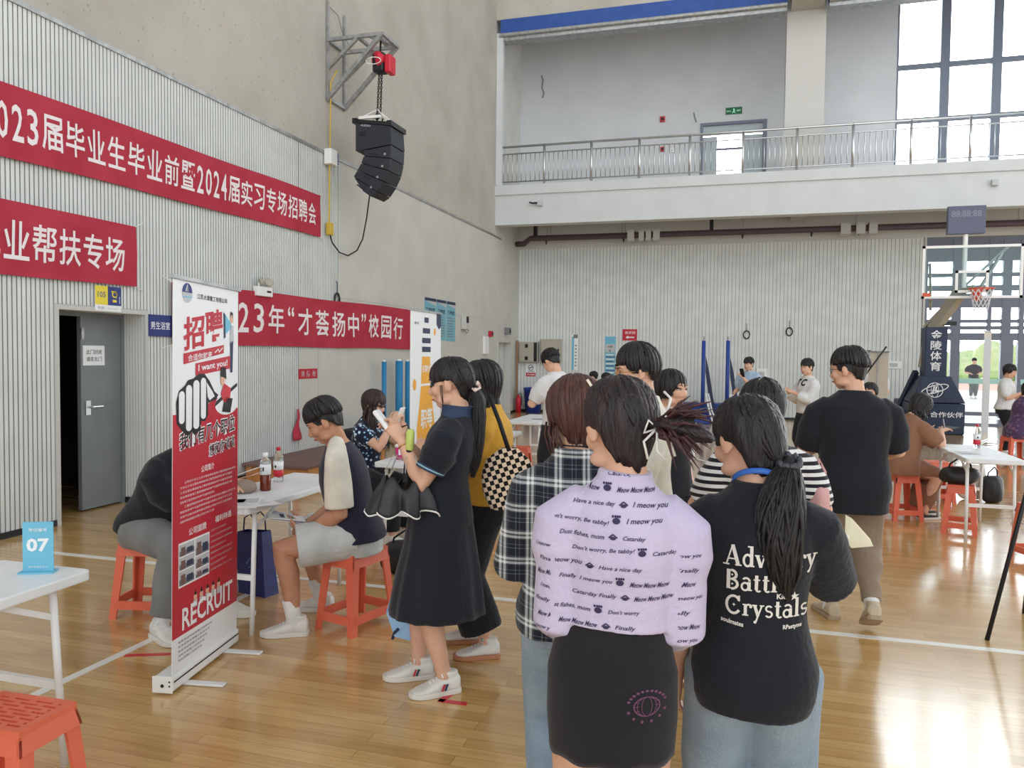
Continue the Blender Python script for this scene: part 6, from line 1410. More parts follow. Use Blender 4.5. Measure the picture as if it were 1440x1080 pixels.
for pts in ([(0, -.03, .0), (-.03, -.04, -.03), (-.02, -.045, -.07)], [(0, -.03, 0), (.02, -.045, .03), (.03, -.03, .07), (.015, -.02, .085)], [(0, -.03, 0), (.0, -.05, -.05), (.02, -.05, -.07)], [(0, -.03, 0), (.03, -.055, -.03), (.04, -.055, -.06)], [(0, -.03, 0), (.04, -.05, -.015), (.06, -.04, -.03)], [(0, -.03, 0), (-.02, -.045, .02), (-.03, -.035, -.01), (0, -.03, 0)]): mb.tube([T0 + Vector(q) for q in pts], .0032, 6)
mb.build('hair_ribbon', rib, p.root, smooth=True)
# ---------------------------------------------------------------- woman in the black printed tee
p = Person('woman in black printed T-shirt with long ponytail, seen from behind', (.05, 2.14), 2, 1.5, 'f', .006, feet=[(-.09, .0), (.09, .02)], head=(38, 16, 0), hands=[(-.2, .05, .71), (.225, .36, .95)], elbows=[(-.6, -.8, 0), (.3, -.9, -.6)], handdir=[None, (.2, .95, .1)], seed=2, curl=(.6, .7), bulk=1.04)
p.body(); p.face()
tee = p.top('t_shirt', K['black'], .455, .85, .03, .045, .012, .03, .97, 1.6, .068, .006, freq=11)
p.legs_wear('jeans', K['jeans'], 1.9, .016, .03, .035, .58, .006)
p.shoes(K['sneak'], K['solew'])
# slab-serif lettering drawn with heavy and light strokes
def slab(a, s, x, y, h, m):
    T, t_ = h * .17, h * .07
    def st(pts, w): a.line([(x + px * h, y + py * h) for px, py in pts], w, m)
    def sf(px, py, w=.3): a.rect(x + (px - w / 2) * h, y + py * h - t_ * .5, x + (px + w / 2) * h, y + py * h + t_ * .5, m)
    def bowl(cx, cy, rx, ry, w, a0=0, a1=360): a.ring(x + cx * h, y + cy * h, rx * h, ry * h, w, m, 20, 0, R_(a0), R_(a1))
    for c in s:
        w = .6
        if c == 'A': st([(.08, 0), (.36, 1)], t_); st([(.36, 1), (.64, 0)], T); st([(.18, .32), (.54, .32)], t_); sf(.08, .03); sf(.64, .03); w = .82
        elif c == 'B': st([(.16, 0), (.16, 1)], T); bowl(.28, .74, .24, .23, T * .75, -90, 90); bowl(.3, .26, .28, .25, T * .75, -90, 90); [st([(.08, q), (.32, q)], t_) for q in (.03, .5, .97)]; a.oval(x + .33 * h, y + .74 * h, .05 * h, .05 * h, m, 8); a.oval(x + .34 * h, y + .26 * h, .05 * h, .05 * h, m, 8); w = .72
        elif c == 'C': bowl(.4, .5, .33, .46, T * .8, 35, 325); st([(.66, .7), (.66, 1)], t_ * 1.4); a.poly([(x + (.42 + (.1 if q % 2 == 0 else .04) * math.cos(R_(q * 45))) * h, y + (.5 + (.1 if q % 2 == 0 else .04) * math.sin(R_(q * 45))) * h) for q in range(8)], m); w = .82
        elif c == 'a': bowl(.22, .2, .16, .19, T * .6); st([(.4, 0), (.4, .45)], T * .9); bowl(.26, .48, .16, .16, T * .6, 0, 150); sf(.46, .03, .16); w = .56
        elif c == 'd': bowl(.24, .3, .18, .28, T * .65); st([(.42, 0), (.42, 1)], T * .9); sf(.34, .97, .2); sf(.48, .03, .16); w = .6
        elif c == 'e': bowl(.26, .3, .2, .28, T * .65, 0, 310); st([(.08, .32), (.46, .32)], t_); w = .54
        elif c == 'i': st([(.16, 0), (.16, .58)], T * .9); sf(.16, .03, .28); sf(.1, .57, .16); a.oval(x + .16 * h, y + .8 * h, .08 * h, .08 * h, m, 10); w = .34
        elif c == 'l': st([(.16, 0), (.16, 1)], T * .9); sf(.16, .03, .28); sf(.1, .97, .16); w = .34
        elif c == 'o': bowl(.26, .3, .2, .28, T * .75); w = .56
        elif c == 'r': st([(.16, 0), (.16, .58)], T * .9); sf(.16, .03, .3); sf(.1, .57, .16); bowl(.32, .4, .16, .18, T * .6, 40, 170); a.oval(x + .42 * h, y + .48 * h, .075 * h, .075 * h, m, 10); w = .5
        elif c == 's': bowl(.22, .43, .14, .14, T * .55, 30, 270); bowl(.22, .15, .15, .14, T * .55, -150, 90); w = .46
        elif c == 't': st([(.18, .08), (.18, .82)], T * .9); st([(.04, .58), (.34, .58)], t_); bowl(.28, .1, .1, .1, t_ * 1.3, 180, 330); w = .42
        elif c == 'v': st([(.08, .58), (.26, 0)], T * .9); st([(.26, 0), (.42, .58)], t_); sf(.08, .57, .22); sf(.42, .57, .22); w = .54
        elif c == 'y': st([(.1, .58), (.28, .02)], T * .9); st([(.46, .58), (.16, -.3)], t_ * 1.2); sf(.1, .57, .24); sf(.46, .57, .22); a.oval(x + .14 * h, y - .28 * h, .075 * h, .075 * h, m, 10); w = .58
        x += w * h
    return x
pw_ = mat('cream_tee_print', (226, 222, 214), .8); a = Art(); slab(a, 'Advisory', 0, .118, .052, pw_); slab(a, 'Battle', .002, .054, .052, pw_); slab(a, 'Crystals', .004, -.012, .05, pw_)
a.text('Kid', .128, .036, .024, .014, pw_, .03); a.poly([(.172 + (.0125 if q % 2 == 0 else .005) * math.sin(R_(q * 36)), .042 + (.0125 if q % 2 == 0 else .005) * math.cos(R_(q * 36))) for q in range(10)], pw_)
a.text('soulmates', -.006, -.035, .055, .012, pw_, .03, slope=-.12); a.text('RPastyms', .145, -.045, .048, .014, pw_, .03, slope=.06)
print_on(tee, a, (-.08, -.3, .955), (1, 0, 0), (0, 0, 1), 'tee_lettering', p.root, .003)
mb = MB(); lb = mat('blue_lanyard', (52, 104, 190), .5); vs = []
for k in range(15):
    t_ = R_(-70 + k * 10); N = p.N + V3(.068 * math.sin(t_), -.064 * math.cos(t_) - .004, .034 - .03 * (t_ / 1.2) ** 2); vs += [Vector(N), Vector(N + V3(0, .004, .014))]
mb.add(vs, [(2 * k, 2 * k + 2, 2 * k + 3, 2 * k + 1) for k in range(14)])
o = mb.build('lanyard', lb, p.root, smooth=True); o.modifiers.new('t', 'SOLIDIFY').thickness = .003
p.hair(M['hair'], .02, -.01, -.125, thick=.013, locks=361, tie=(.035, -.108, -.075), fall=[(0, 0, 0, .022), (-.012, -.03, -.05, .042), (-.022, -.045, -.12, .056), (-.026, -.05, -.2, .056), (-.016, -.045, -.28, .042), (-.005, -.04, -.34, .012)], width=.0075, side_open=.97)
mb = MB(); T0 = Vector(p.hp(.035, -.108, -.075)); mb.tube([T0 + Vector((.026 * math.cos(a_), -.004 + .02 * math.sin(a_), .012 * math.sin(a_) + .006 * math.sin(9 * a_))) for a_ in [k * math.pi / 14 for k in range(28)]], .008, 8, closed=True); mb.build('hair_tie', mat('grey_hair_tie', (70, 72, 80), .5), p.root, smooth=True)
PB = p
t = thing('paper_fan', 'pale cream paper fan held low beside the man in beige trousers', 'fan', (.345, 2.75, .97), R_(-10))
mb = MB(); mb.add([(0, 0, .11), (.02, 0, .1), (.075, .02, .035), (.085, .02, .012), (.02, .01, .0), (.0, .0, .03)], [(0, 1, 2, 3, 4, 5)]); o = mb.build('fan_sheet', mat('cream_paper', (238, 234, 208), .6), t); o.modifiers.new('t', 'SOLIDIFY').thickness = .004; MB().tube([(.01, .005, .04), (-.05, -.12, .0), (-.075, -.2, -.015)], .005, 8).build('fan_handle', M['cap_wht'], t)
# ---------------------------------------------------------------- woman in the plaid shirt
p = Person('woman in dark plaid shirt with reddish-brown hair and a cream clip', (-.48, 2.4), 14, 1.535, 'f', .006, feet=[(-.08, .0), (.08, .03)], head=(18, 12, 0), hands=[(-.12, .24, .96), (.12, .24, .95)], elbows=[(-.45, -.6, -1), (.45, -.6, -1)], seed=3)
p.body(); p.face(); p.top('plaid_shirt', K['plaid'], .48, .85, .042, .06, .045, .055, 1.75, 1.7, .045, .009, sleeve_fall=.015)
b = Solid(); cs, A_, B_, ra, rb = p.rings(.812, .852, .02, .02, 4, .03, .03); b.loft(cs, A_, B_, ra, rb, 24); me = fuse(b, 'collar', .006, 2); mesh_obj('collar', me, K['plaid'], p.root)
p.legs_wear('jeans', K['jeans'], 1.92, .015, .02, .025, .56, .004); p.shoes(K['sneak'], K['solew'])
p.hair(M['hair_red'], .02, -.03, -.115, thick=.016, tuck=.45, locks=285, width=.0075)
mb = MB(); rnd = random.Random(5)
for q in range(12): x = -.078 + rnd.uniform(-.012, .012); mb.tube([Vector(p.hp(x, .03 - q * .006, -.02)), Vector(p.hp(x - .008, .03 - q * .006, -.06)), Vector(p.hp(x + rnd.uniform(-.01, .012), .028 - q * .006, -.1)), Vector(p.hp(x + rnd.uniform(-.01, .01), .03 - q * .006, -.13))], [.004, .0035, .003, .0006], 5)
for q in range(26): z = .06 - .004 * q; mb.tube([Vector(p.hp(.045 + .001 * q, -.1, .03)), Vector(p.hp(.08, -.115 + .002 * q, .045 - .002 * q)), Vector(p.hp(.105 - rnd.uniform(0, .02), -.1, .05 - rnd.uniform(0, .07)))], [.007, .006, .001], 5)
mb.build('loose_strands', M['hair_red'], p.root, smooth=True)
mb = MB(); cp = [(.055, -.115, .085), (.064, -.125, .05), (.068, -.128, .03)]; H = lambda q: Vector(p.hp(*q))
mb.tube([H((0.005, -.112, .092)), H((0.020, -.122, .06)), H((0.027, -.126, .04)), H((0.023, -.128, .0)), H((0.019, -.126, -.025))], .0045, 8); mb.tube([H((0.027, -.126, .04)), H((0.045, -.118, .052)), H((0.061, -.11, .052)), H((0.063, -.11, .038)), H((0.050, -.118, .03)), H((0.027, -.126, .036))], .0045, 8); mb.build('hair_clip', mat('cream_clip', (244, 238, 214), .35), p.root, smooth=True)
MB().tube([Vector(p.N + V3(.056 * math.sin(a_), -.05 * math.cos(a_) - .004, .02)) for a_ in [R_(-80 + k * 16) for k in range(11)]], .0022, 6).build('necklace_cord', M['black'], p.root)
t = thing('paper_leaf', 'small pale paper held beside the elbow of the plaid shirt', 'paper', W_(p, (-.2, .22, .9))); o = MB().box((0, 0, 0), (.05, .004, .1), rz=.3, ry=.4).build('sheet', mat('cream_paper', (238, 234, 208), .6), t)
# ---------------------------------------------------------------- woman in the black shirt dress
p = Person('woman in long black shirt dress holding a phone and papers', (-1.345, 3.47), 104, 1.585, 'f', .0052, lean=-6, twist=-6, head=(-2, 9, 0), feet=[(-.1, -.02), (.06, .13)], footdir=(26, 14), hands=[(-.1, .19, 1.19), (-.0, .22, 1.2)], elbows=[(-.35, -.55, -1), (.3, -.4, -1)], handdir=[(.25, .6, .75), (-.25, .6, .75)], palm=[(.9, .3, -.3), (-.9, .3, -.3)], seed=4, curl=(1.0, 1.0), bulk=1.05)
p.body(); p.face(down=True)
p.top('dress_bodice', K['black2'], .5, .85, .03, .035, .012, .012, .72, 1.75, .064, .005, freq=12)
p.skirt('dress_skirt', K['black2'], [(.67, .082, .066, .006), (.6, .098, .082, .006), (.5, .116, .1, .012), (.43, .12, .11, .012), (.34, .13, .128, .016), (.225, .142, .145, .02)], .004, .05, 9)
b = Solid(); cs, A_, B_, ra, rb = p.rings(.818, .855, .012, .012, 4, .02, .02); b.loft(cs, A_, B_, ra, rb, 24); me = fuse(b, 'collar', .005, 2); mesh_obj('collar', me, K['denimtrim'], p.root)
for i in (0, 1):
    S, E = p.S[i], p.el[i]; u = nrm(E - S); c = S + (E - S) * .73; a_ = nrm(np.cross(u, V3(0, 1, .2))); b_ = np.cross(u, a_)
    for q, m_ in ((0, K['denimtrim']), (.008, K['trim']), (.014, K['denimtrim'])): MB().tube([Vector(c - u * q + a_ * .066 * math.cos(k * math.pi / 12) + b_ * .066 * math.sin(k * math.pi / 12)) for k in range(24)], .0048, 6, closed=True).build('sleeve_trim', m_, p.root, smooth=True)
p.shoes(K['sneak'], K['solew'], laces=M['ppr'], stripe=True)
p.hair(M['hair'], .006, .014, -.1, thick=.013, locks=323, tie=(-.005, -.118, -.035), side_open=.72, front_len=.02, fall=[(0, 0, 0, .02), (0, -.02, -.05, .028), (0, -.02, -.14, .036), (0, -.012, -.26, .036), (0, -.0, -.36, .03), (0, .01, -.42, .012)], width=.007)
mb = MB(); T0 = Vector(p.hp(-.005, -.118, -.035)); mb.tube([T0 + Vector((.02 * math.cos(a_), .018 * math.sin(a_), .008 * math.cos(a_))) for a_ in [k * math.pi / 10 for k in range(20)]], .006, 8, closed=True); mb.ell(T0 + Vector((-.02, -.0, -.01)), (.011, .011, .011), 10, 8); mb.ell(T0 + Vector((-.018, -.01, .022)), (.008, .008, .012), 10, 8); mb.build('hair_tie', mat('pale_hair_beads', (222, 202, 196), .3), p.root, smooth=True)
mb = MB(); [mb.tube([Vector(p.hp(-.07 - .002 * q, .03 - .006 * q, .0)), Vector(p.hp(-.068, .032 - .004 * q, -.05)), Vector(p.hp(-.062, .03, -.1))], [.0016, .0014, .0004], 5) for q in range(3)]; mb.build('loose_strand', M['hair'], p.root, smooth=True)
w0 = p.wr[0]; u = nrm(w0 - p.el[0]); a_ = nrm(np.cross(u, V3(0, 1, .2))); b_ = np.cross(u, a_); MB().tube([Vector(w0 - u * .03 + a_ * .029 * math.cos(k * math.pi / 10) + b_ * .029 * math.sin(k * math.pi / 10)) for k in range(20)], .0035, 6, closed=True).build('bracelet', M['gold'], p.root, smooth=True)
PD = p; hc = (p.wr[0] + p.wr[1]) / 2
t = thing('rolled_papers', 'white papers folded round a phone in the hands of the woman in the black dress', 'paper', W_(p, hc + V3(0, .075, .06)), R_(104)); o = MB().box((0, 0, .01), (.09, .022, .15), rx=R_(-38)).build('folded_sheets', M['ppr'], t, bevel=.008); MB().box((.0, -.014, .0), (.07, .008, .13), rx=R_(-38)).build('printed_page', mat('lilac_page', (206, 206, 226), .6), t, bevel=.004)
# black folded umbrella hanging from her hand
t = thing('umbrella', 'black folded umbrella with white hem and pale green handle hanging from her hand', 'umbrella', (-1.47, 3.3, .9), R_(20))
mb = MB(); n, k = 96, 12; vs = []; rnd = random.Random(2)
for i in range(k + 1):
    u = i / k; r = .095 + .065 * u ** .6
    for j in range(n):
        a_ = 2 * math.pi * j / n; g = 1 + .22 * u * math.sin(8 * a_) + .07 * u * math.sin(16 * a_ + 1); vs.append((r * g * math.cos(a_), r * g * .62 * math.sin(a_), .1 - .135 * u ** 1.5 + .016 * math.sin(8 * a_ + 2) * u + .03 * (1 - u) * math.sin(5 * a_)))
mb.add(vs, [(i * n + j, i * n + (j + 1) % n, (i + 1) * n + (j + 1) % n, (i + 1) * n + j) for i in range(k) for j in range(n)]); o = mb.build('canopy', noisy(mat('black_umbrella_nylon', (34, 35, 38), .45), (48, 50, 54), 12), t, smooth=True, recalc=False); o.modifiers.new('t', 'SOLIDIFY').thickness = .002
mb = MB(); n0 = k * n; hem = [Vector(vs[n0 + j]) for j in range(n)]; mb.tube(hem, .0042, 5, closed=True); mb.build('white_hem', M['cap_wht'], t)
MB().tube([(0, 0, .1), (.012, 0, .25)], .018, 12).build('collar', M['black'], t); MB().tube([(.012, 0, .24), (.015, 0, .255), (.018, 0, .33), (.018, 0, .345)], [.014, .02, .02, .013], 14).build('handle', M['lime'], t, smooth=True)
mb = MB(); [mb.tube([(.02 * math.cos(q), .015 * math.sin(q), .2), (.06 * math.cos(q), .04 * math.sin(q), .225), (.1 * math.cos(q), .06 * math.sin(q), .15)], .002, 5) for q in [k_ * .785 for k_ in range(8)]]; mb.build('rib', M['galv'], t); MB().tube([(.018, 0, .34), (.0, .05, .36), (-.05, .1, .34)], .003, 6).build('wrist_strap', M['black'], t)
# pale blue folded umbrella held low between the two women
t = thing('blue_umbrella', 'pale blue folded umbrella hanging low between the two standing women', 'umbrella', (-1.57, 3.6, .14)); pb = mat('pale_blue_nylon', (150, 188, 226), .5)
mb = MB(); fan = [(-.14, 0, .13), (-.1, -.02, .24), (-.02, 0, .3), (.1, 0, .28), (.16, .0, .2), (.12, .02, .03), (.06, -.03, .12), (.0, -.01, -.0), (-.08, -.03, .02)]; vs = [Vector((0.02, .03, .16))] + [Vector(q) for q in fan]; mb.add(vs, [(0, i, i + 1) for i in range(1, 9)] + [(0, 9, 1)]); o = mb.build('canopy', pb, t, recalc=False); o.modifiers.new('t', 'SOLIDIFY').thickness = .006
MB().tube([(.02, .02, .1), (.06, .02, .5)], .008, 8).build('shaft', M['navy'], t); MB().tube([(-.1, -.01, .0), (-.08, -.03, .04), (-.06, -.03, .06)], .008, 8).build('dark_tip', M['navy'], t)
# ---------------------------------------------------------------- woman in yellow behind her
p = Person('woman in mustard yellow top and black trousers behind the black dress', (-1.28, 3.93), 96, 1.57, 'f', .007, head=(5, 12, 0), feet=[(-.09, -.02), (.1, .12)], footdir=(20, 12), hands=[(-.05, .3, 1.08), (.15, .28, 1.0)], seed=5)
p.body(); p.face(); p.top('yellow_top', K['yellow'], .52, .85, .045, .05, sleeve=.9, sr=1.8, cuff=.06, amp=.006)
p.legs_wear('trousers', K['black'], 1.8, .03, .05, .075, .6, .006); p.shoes(K['sneak'], K['soleg'], laces=M['ppr'])
p.hair(M['hair'], .0, -.05, -.1, .22, .012, 150, front_len=.02)
mb = MB(); An, Kn = p.ank[0], p.kn[0]
for q in range(4): c = An + V3(0, 0, .02 + .045 * q); mb.ell(Vector(c + V3(-.094 + .004 * q, -.0, .03)), (.009, .009, .009), 10, 8)
mb.build('hem_button', M['galv'], p.root, smooth=True)
t = thing('shoulder_bag', 'black and cream checkered shoulder bag behind the two women', 'bag', (-1.09, 3.62, .84), R_(10)); mb = MB(); n, k = 28, 14; vs = []
for i in range(k + 1):
    u = i / k; w = .125 * math.sin(math.pi * min(1, .12 + u * .72)) ** .6 if u < .8 else .11 * (1 - (u - .8) * 3.2); z = .3 * u
    for j in range(n): a_ = 2 * math.pi * j / n; vs.append((max(.02, w) * math.cos(a_) + .02 * u, .05 * (1 - .55 * u) * math.sin(a_), z))
mb.add(vs, [(i * n + j, i * n + (j + 1) % n, (i + 1) * n + (j + 1) % n, (i + 1) * n + j) for i in range(k) for j in range(n)] + [tuple(range(n - 1, -1, -1))]); mb.build('bag_body', K['check'], t, smooth=True); MB().tube([(.02, 0, .28), (-.03, .02, .42), (-.09, .06, .55)], .011, 8).build('strap', M['black'], t, smooth=True)
# ---------------------------------------------------------------- young man on the stool
p = Person('young man in cream and navy raglan T-shirt sitting on a stool', (-2.13, 4.08), 112, 1.7, 'm', .0055, M['skin_tan'], seat=.455, lean=13, head=(4, 30, 0), feet=[(-.15, .33), (.26, .24)], footdir=(4, -14), knees=[(-.2, 1, .6), (.4, 1, .6)], hands=[(-.06, .25, .575), (.08, .28, .585)], elbows=[(-.6, -.8, -.6), (.6, -.7, -.6)], handdir=[(.35, .9, .05), (-.5, .8, .1)], palm=[(.1, 0, 1), (-.2, 0, 1)], seed=6, curl=(.9, .7))
p.body(); p.face(down=True)
p.top('t_shirt_body', K['navy'], .5, .832, .03, .035, .05, .05, 0, freq=11, neckw=.5, amp=.006)
b = Solid()
for i in (0, 1):
    S, E = p.S[i], p.el[i]; q = (-1, 1)[i]; u = S + (E - S) * .88
    b.tube([p.N + p.Rt @ V3(q * .035, 0, -.005), p.N * .5 + S * .5 + p.Rt @ V3(0, 0, .004), S + p.Rt @ V3(q * .006, 0, .002), S * .5 + u * .5, u], [.042, .056, .066, .076, .08], None, 1, 20, round_=False)
me = fuse(b, 'raglan_sleeves', .006, 4); wrinkle(me, .006, 8, 12); mesh_obj('raglan_sleeves', me, K['cream'], p.root)
p.legs_wear('shorts', K['shorts'], .78, .03, .045, None, .56, .004)
p.shoes(K['sneak'], K['solew'], laces=M['ppr'], socks=K['sock'], sock_h=.075); p.crop_hair(M['hair'], .04, 330)
hc = (p.wr[0] + p.wr[1]) / 2
t = thing('leaflets', 'fanned leaflets in the lap of the young man in shorts', 'leaflet', W_(p, hc + V3(.01, .14, .045)), R_(112)); 
for q, (dx, dz, rz, m_) in enumerate(((0, 0, .1, M['ppr']), (.02, .006, -.12, mat('lilac_page', (206, 206, 226), .6)), (-.02, .012, .3, M['ppr']))): MB().box((dx, 0, dz), (.15, .21, .003), rz=rz, rx=R_(10)).build('sheet', m_, t)
a = Art(); a.rect(0, 0, .06, .03, M['gprint']); a.rect(0, .05, .09, .075, M['navy']); a.build('print', (-.04, -.05, .012), (math.cos(.3), math.sin(.3), 0), (-math.sin(.3), math.cos(.3), .17), t)
# ---------------------------------------------------------------- person behind the company banner
p = Person('person in black T-shirt and grey trousers sitting hunched behind the company banner', (-3.4, 3.86), -98, 1.7, 'm', .007, seat=.455, lean=36, head=(0, 30, 0), feet=[(-.2, .42), (.27, .4)], footdir=(10, -16), hands=[(-.3, .38, .79), (-.14, .42, .79)], handdir=[(-.3, 1, 0), (-.6, 1, 0)], palm=[(0, 0, -1), (0, 0, -1)], seed=7); p.feet = None
p.body(); p.face(down=True); p.top('t_shirt', K['black'], .5, .84, .045, .05, sleeve=.85, sr=1.7, cuff=.065); p.legs_wear('trousers', K['grey'], 1.9, .025, .03, .03, .56, .008); p.shoes(K['sneak'], K['solew'], laces=M['ppr'], socks=K['sock'])
p.crop_hair(M['hair'], .04, 160)
t = thing('open_booklet', 'open booklet tilted in the hands behind the company banner', 'booklet', (-2.98, 4.2, .8), R_(10)); MB().box((0, 0, .03), (.16, .2, .004), ry=R_(-22)).build('pages', M['ppr'], t); MB().box((.02, .01, .01), (.14, .18, .006), ry=R_(-16)).build('cover', mat('warm_cover', (196, 150, 120), .6), t)
t = thing('cap', 'taupe cloth cap lying on the table beside the open booklet', 'cap', (-2.86, 4.04, TZ)); MB().ell((0, 0, .035), (.075, .06, .045), 18, 10).build('crown', mat('taupe_cloth', (150, 130, 118), .9), t, smooth=True); MB().box((-.02, .03, .01), (.1, .08, .012)).build('peak', mat('taupe_cloth', (150, 130, 118), .9), t, bevel=.005)
# ---------------------------------------------------------------- woman with the floral blouse
p = Person('woman in navy floral blouse sitting with a phone at the table', (-3.1, 6.05), -98, 1.56, 'f', .008, seat=.455, lean=8, head=(0, 14, 0), feet=[(-.08, .4), (.1, .36)], hands=[(-.06, .33, 1.0), (.06, .33, 1.0)], elbows=[(-.5, -.2, -1), (.5, -.2, -1)], handdir=[(.3, .4, .9), (-.3, .4, .9)], palm=[(.9, 0, .1), (-.9, 0, .1)], seed=8, curl=(1, 1))
p.body(); p.face(down=True); p.top('blouse', K['floral'], .5, .845, .035, .035, sleeve=.62, sr=1.9, cuff=.055); p.legs_wear('trousers', K['black'], 1.9, .02, .03, .03, .56); p.shoes(K['sneak'], K['solew'])
p.hair(hairmat('soft_brown_hair', (46, 34, 32), (66, 50, 46)), .006, -.01, -.1, .2, .014, 180, front_len=.02, side_open=.75, flare=.01)
t = thing('phone', 'phone held up by the woman in the floral blouse', 'phone', W_(p, (0, .37, 1.07)), R_(-98)); MB().box((0, 0, 0), (.075, .009, .15), rx=R_(-25)).build('body', M['cap_wht'], t, bevel=.004); MB().box((.0, -.006, 0), (.066, .002, .135), rx=R_(-25)).build('screen', M['teal'], t)
# ---------------------------------------------------------------- man walking away
p = Person('man in black T-shirt and beige trousers walking away', (.66, 5.0), 6, 1.66, 'm', .006, lean=2, head=(58, 6, 0), feet=[(-.085, .12), (.08, -.19)], heel=(0, .085), footdir=(14, -4), knees=[(-.05, 1, .1), (.1, 1, .1)], hands=[(-.13, .3, 1.03), (.16, .3, 1.0)], elbows=[(-.65, -.5, -.7), (.65, -.5, -.7)], seed=9, bulk=1.05)
p.body(); p.face(); p.top('t_shirt', K['black'], .415, .845, .05, .055, .055, .055, .93, 1.7, .075, .008, freq=9); p.legs_wear('trousers', K['khaki'], 1.9, .02, .028, .014, .56, .009, freq=13)
p.shoes(K['beigeshoe'], K['soleb'], socks=K['sock'], sock_h=.05); p.crop_hair(M['hair'], .03, 330); glasses(p)
# ---------------------------------------------------------------- the two people behind the lavender blouse
p = Person('man with glasses in cream shirt, his face just over the lavender woman', (-.447, 3.77), 108, 1.655, 'm', .007, head=(4, 8, 0), hands=[(-.12, .28, 1.1), (.12, .28, 1.1)], seed=10)
p.body(); p.face(); p.top('shirt', K['cream'], .45, .85, .05, .05, sleeve=1.7, sr=1.7, cuff=.045); p.legs_wear('trousers', K['grey'], 1.92, .02); p.shoes(K['sneak'], K['solew']); p.hair(M['hair'], .042, .004, -.055, thick=.018, locks=380, width=.008, taper=.8, side_open=.4, front_len=.006, top_lift=.01); glasses(p, M['gold'])
p = Person('woman in white blouse with black strap looking sideways beside the man in glasses', (-.41, 4.78), -128, 1.515, 'f', .008, head=(6, 2, 0), seed=11)
p.body(); p.face(); p.top('blouse', K['white'], .5, .85, .03, .03, sleeve=.9, sr=1.6); p.top('black_vest', K['black'], .5, .81, .04, .04, sleeve=.15, sr=1.5); p.legs_wear('trousers', K['black'], 1.9, .02); p.shoes(K['sneak'], K['solew']); p.hair(M['hair'], .012, -.03, -.08, .03, .012, 150, side_open=.7, front_len=.014)
# ---------------------------------------------------------------- woman in the striped tee
p = Person('woman in black and white striped T-shirt behind the long ponytail', (.1, 3.3), 8, 1.51, 'f', .007, head=(10, 8, 0), hands=[(-.14, .26, .95), (.14, .26, .95)], elbows=[(-1, -.4, -.8), (1, -.4, -.8)], seed=12)
p.body(); p.face(); p.top('t_shirt', K['stripe'], .5, .85, .045, .05, sleeve=.85, sr=1.8, cuff=.06); p.legs_wear('trousers', K['black'], 1.9, .02); p.shoes(K['sneak'], K['solew']); p.hair(M['hair'], .02, -.03, -.13, .03, .014, 150)
o = soft_bag('shoulder_bag', 'pale pink bag at the side of the woman in stripes', W_(p, (.215, .0, .93)), (.045, .07, .08), mat('pale_pink_canvas', (206, 160, 158), .8), .1, mat('pale_pink_canvas', (226, 176, 174), .8))
# ---------------------------------------------------------------- people further off
p = Person('man in white T-shirt bending his head over papers at a far table', (-1.84, 8.1), 62, 1.68, 'm', .011, lean=6, head=(0, 36, 0), hands=[(-.08, .3, 1.08), (.1, .3, 1.08)], elbows=[(-1, -.3, -.7), (1, -.3, -.7)], seed=13)
p.body(); p.top('t_shirt', K['white'], .5, .84, .045, .05, sleeve=.85, sr=1.7, cuff=.065); p.legs_wear('trousers', K['black'], 1.9, .025); p.shoes(K['sneak'], K['solew']); p.crop_hair(M['hair'], .03, 200)
def simple(label, pos, face, h, sex, topm, botm, hairm, hands=None, seat=None, length=0, sleeve=.85, lean=2, head=(0, 8, 0), seed=20, shoes=None, hem=.5, feet=None, vox=.014, leg=1.92, fr=.02, nape=-.06, hd=None, pm=None, fc=True):
    p = Person(label, pos, face, h, sex, vox, seat=seat, lean=lean, head=head, hands=hands, seed=seed, finger=vox < .013, feet=feet or ([(-.1, .36), (.1, .33)] if seat else None), handdir=hd or (None, None), palm=pm or (None, None), curl=(.8, .8))
    p.body(); 
    if fc: p.face()
    p.top('top', topm, hem, .845, .04, .045, sleeve=sleeve, sr=1.75, cuff=.06); p.legs_wear('trousers', botm, leg, .02); p.shoes(shoes or K['sneak'], K['solew']); p.crop_hair(hairm, .03, 90) if sex == 'm' else p.hair(hairm, fr, -.02 if not length else -.05, nape, length, locks=120, side_open=.6, width=.012); return p
p = simple('man in pale blue shirt looking at his phone by the far slatted wall', (.18, 14.75), 150, 1.58, 'm', K['lblue'], K['black'], M['hair'], [(-.05, .3, 1.2), (.18, .2, .95)], seed=21)
t = thing('phone', 'dark phone held by the man in pale blue', 'phone', W_(p, (-.05, .36, 1.3)), R_(150)); MB().box((0, 0, 0), (.08, .012, .16), rx=R_(-20)).build('body', M['black'], t, bevel=.004)
p = simple('boy in white sweatshirt with dark letters looking sideways', (.96, 11.95), 118, 1.57, 'm', K['white'], K['black'], M['hair'], [(-.05, .25, 1.08), (.12, .25, 1.1)], sleeve=1.8, seed=22, head=(20, 4, 0))
a = Art(); a.text('TIC', 0, 0, .2, .1, M['black'], .04); print_on([c for c in p.root.children if c.name.startswith('top')][0], a, (.1, .4, 1.18), (-1, 0, 0), (0, 0, 1), 'chest_letters', p.root, .008)
p = simple('man in white T-shirt half hidden by the cream roll-up banner', (1.98, 13.5), 150, 1.7, 'm', K['white'], K['black'], M['hair'], [(-.2, .2, .95), (.2, .2, .9)], seed=23)
p = simple('woman in white top and dark skirt sitting behind the walking man', (1.52, 10.2), 158, 1.58, 'f', K['white'], cloth('dark_skirt_cloth', (52, 52, 62)), M['hair'], [(-.05, .35, .85), (.3, .3, .7)], .455, 0, .9, 4, seed=24, head=(10, -4, 0))
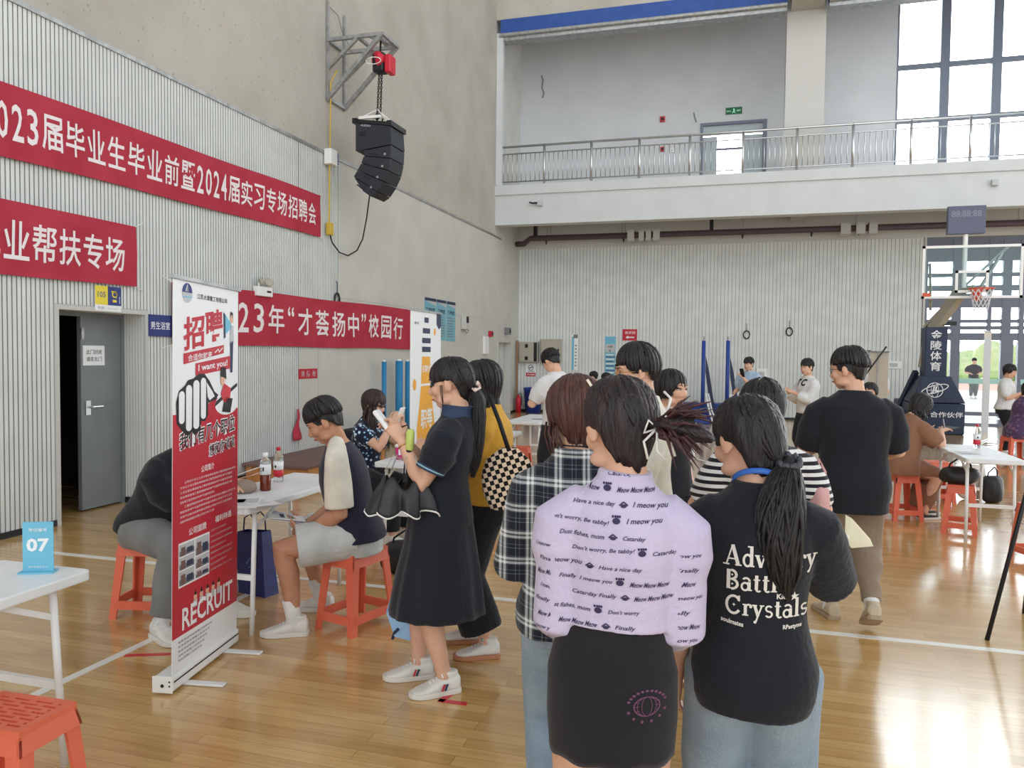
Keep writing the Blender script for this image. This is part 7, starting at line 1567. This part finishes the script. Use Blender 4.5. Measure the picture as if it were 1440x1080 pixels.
p = Person('woman in loose brown dress sitting and writing on a tablet', (1.53, 8.48), -62, 1.58, 'f', .009, seat=.455, lean=20, head=(0, 36, 0), feet=[(-.09, .4), (.1, .24)], hands=[(-.07, .42, .86), (.1, .4, .88)], elbows=[(-.7, -.4, -.8), (.8, -.4, -.8)], handdir=[(.1, 1, .1), (-.1, 1, .2)], palm=[(0, 0, 1), (0, 0, -1)], seed=25)
p.body(); p.top('dress_top', K['brown'], .46, .845, .05, .06, .09, .08, .85, 2.1, .075, .009)
b = Solid(); kc = (p.kn[0] + p.kn[1]) / 2; ac = (p.ank[0] + p.ank[1]) / 2; b.tube([p.P + V3(0, -.03, -.0), p.P * .5 + kc * .5 + V3(0, 0, .0), kc + V3(0, .03, -.02), kc * .6 + ac * .4 + V3(0, -.03, 0), kc * .3 + ac * .7 + V3(0, -.05, 0)], [.19, .19, .17, .16, .165], (1, 0, 0), .55, 22); me = fuse(b, 'dress_skirt', .012, 4); wrinkle(me, .008, 12, 10); mesh_obj('dress_skirt', me, K['brown'], p.root)
p.shoes(K['blackshoe'], K['solew'], low=True); p.hair(M['hair'], .0, -.06, -.09, .08, .016, 150)
t = thing('tablet', 'dark tablet held by the woman in the brown dress', 'tablet', W_(p, (.0, .5, .875)), R_(-62)); MB().box((0, .0, 0), (.19, .26, .01), rx=R_(14)).build('body', M['blackm'], t, bevel=.004); MB().tube([(.07, -.03, .02), (.09, -.07, .12)], .005, 6).build('pen', M['greyl'], t)
simple('woman in dark purple patterned dress sitting at the far table, cut by the frame', (3.97, 13.2), -80, 1.56, 'f', K['purple'], K['purple'], M['hair'], [(-.05, .4, .82), (.1, .4, .82)], .455, .06, .6, 14, (0, 20, 0), 26, hem=.44, leg=1.5)
simple('woman in white T-shirt standing by the glass doors', (4.22, 14.6), -120, 1.52, 'f', K['white'], K['black'], M['hair'], [(-.05, .25, 1.05), (.1, .25, 1.05)], seed=27, head=(-10, 14, 0), nape=-.09)
simple('person in dark clothes on the bright paving outside the glass doors', (9.0, 35.1), 178, 1.62, 'm', cloth('dark_olive_cloth', (84, 80, 84)), K['grey'], M['hair'], [(-.16, .1, 1.0), (.16, .1, 1.0)], seed=28, vox=.02)
p = simple('person sitting far off whose head shows beside the cream hair clip', (-3.0, 16.7), 90, 1.45, 'm', K['lblue'], K['black'], M['hair'], None, .455, seed=29, vox=.02)
p = simple('person with dark hair sitting far off below the tall pale blue poster', (-2.42, 14.8), 60, 1.5, 'f', K['grey'], K['black'], M['hair'], None, .455, seed=30, vox=.02)
for (x, y), rz, lab in (((-3.0, 16.7), 90, 'orange stool under the person sitting far off near the cream hair clip'), ((-2.42, 14.8), 60, 'orange stool under the dark-haired person below the tall pale blue poster')):
    o = copy_tree(stool0); o.location = (x, y, 0); o.rotation_euler = (0, 0, R_(rz)); tag(o, lab, 'stool', 'orange plastic stools')
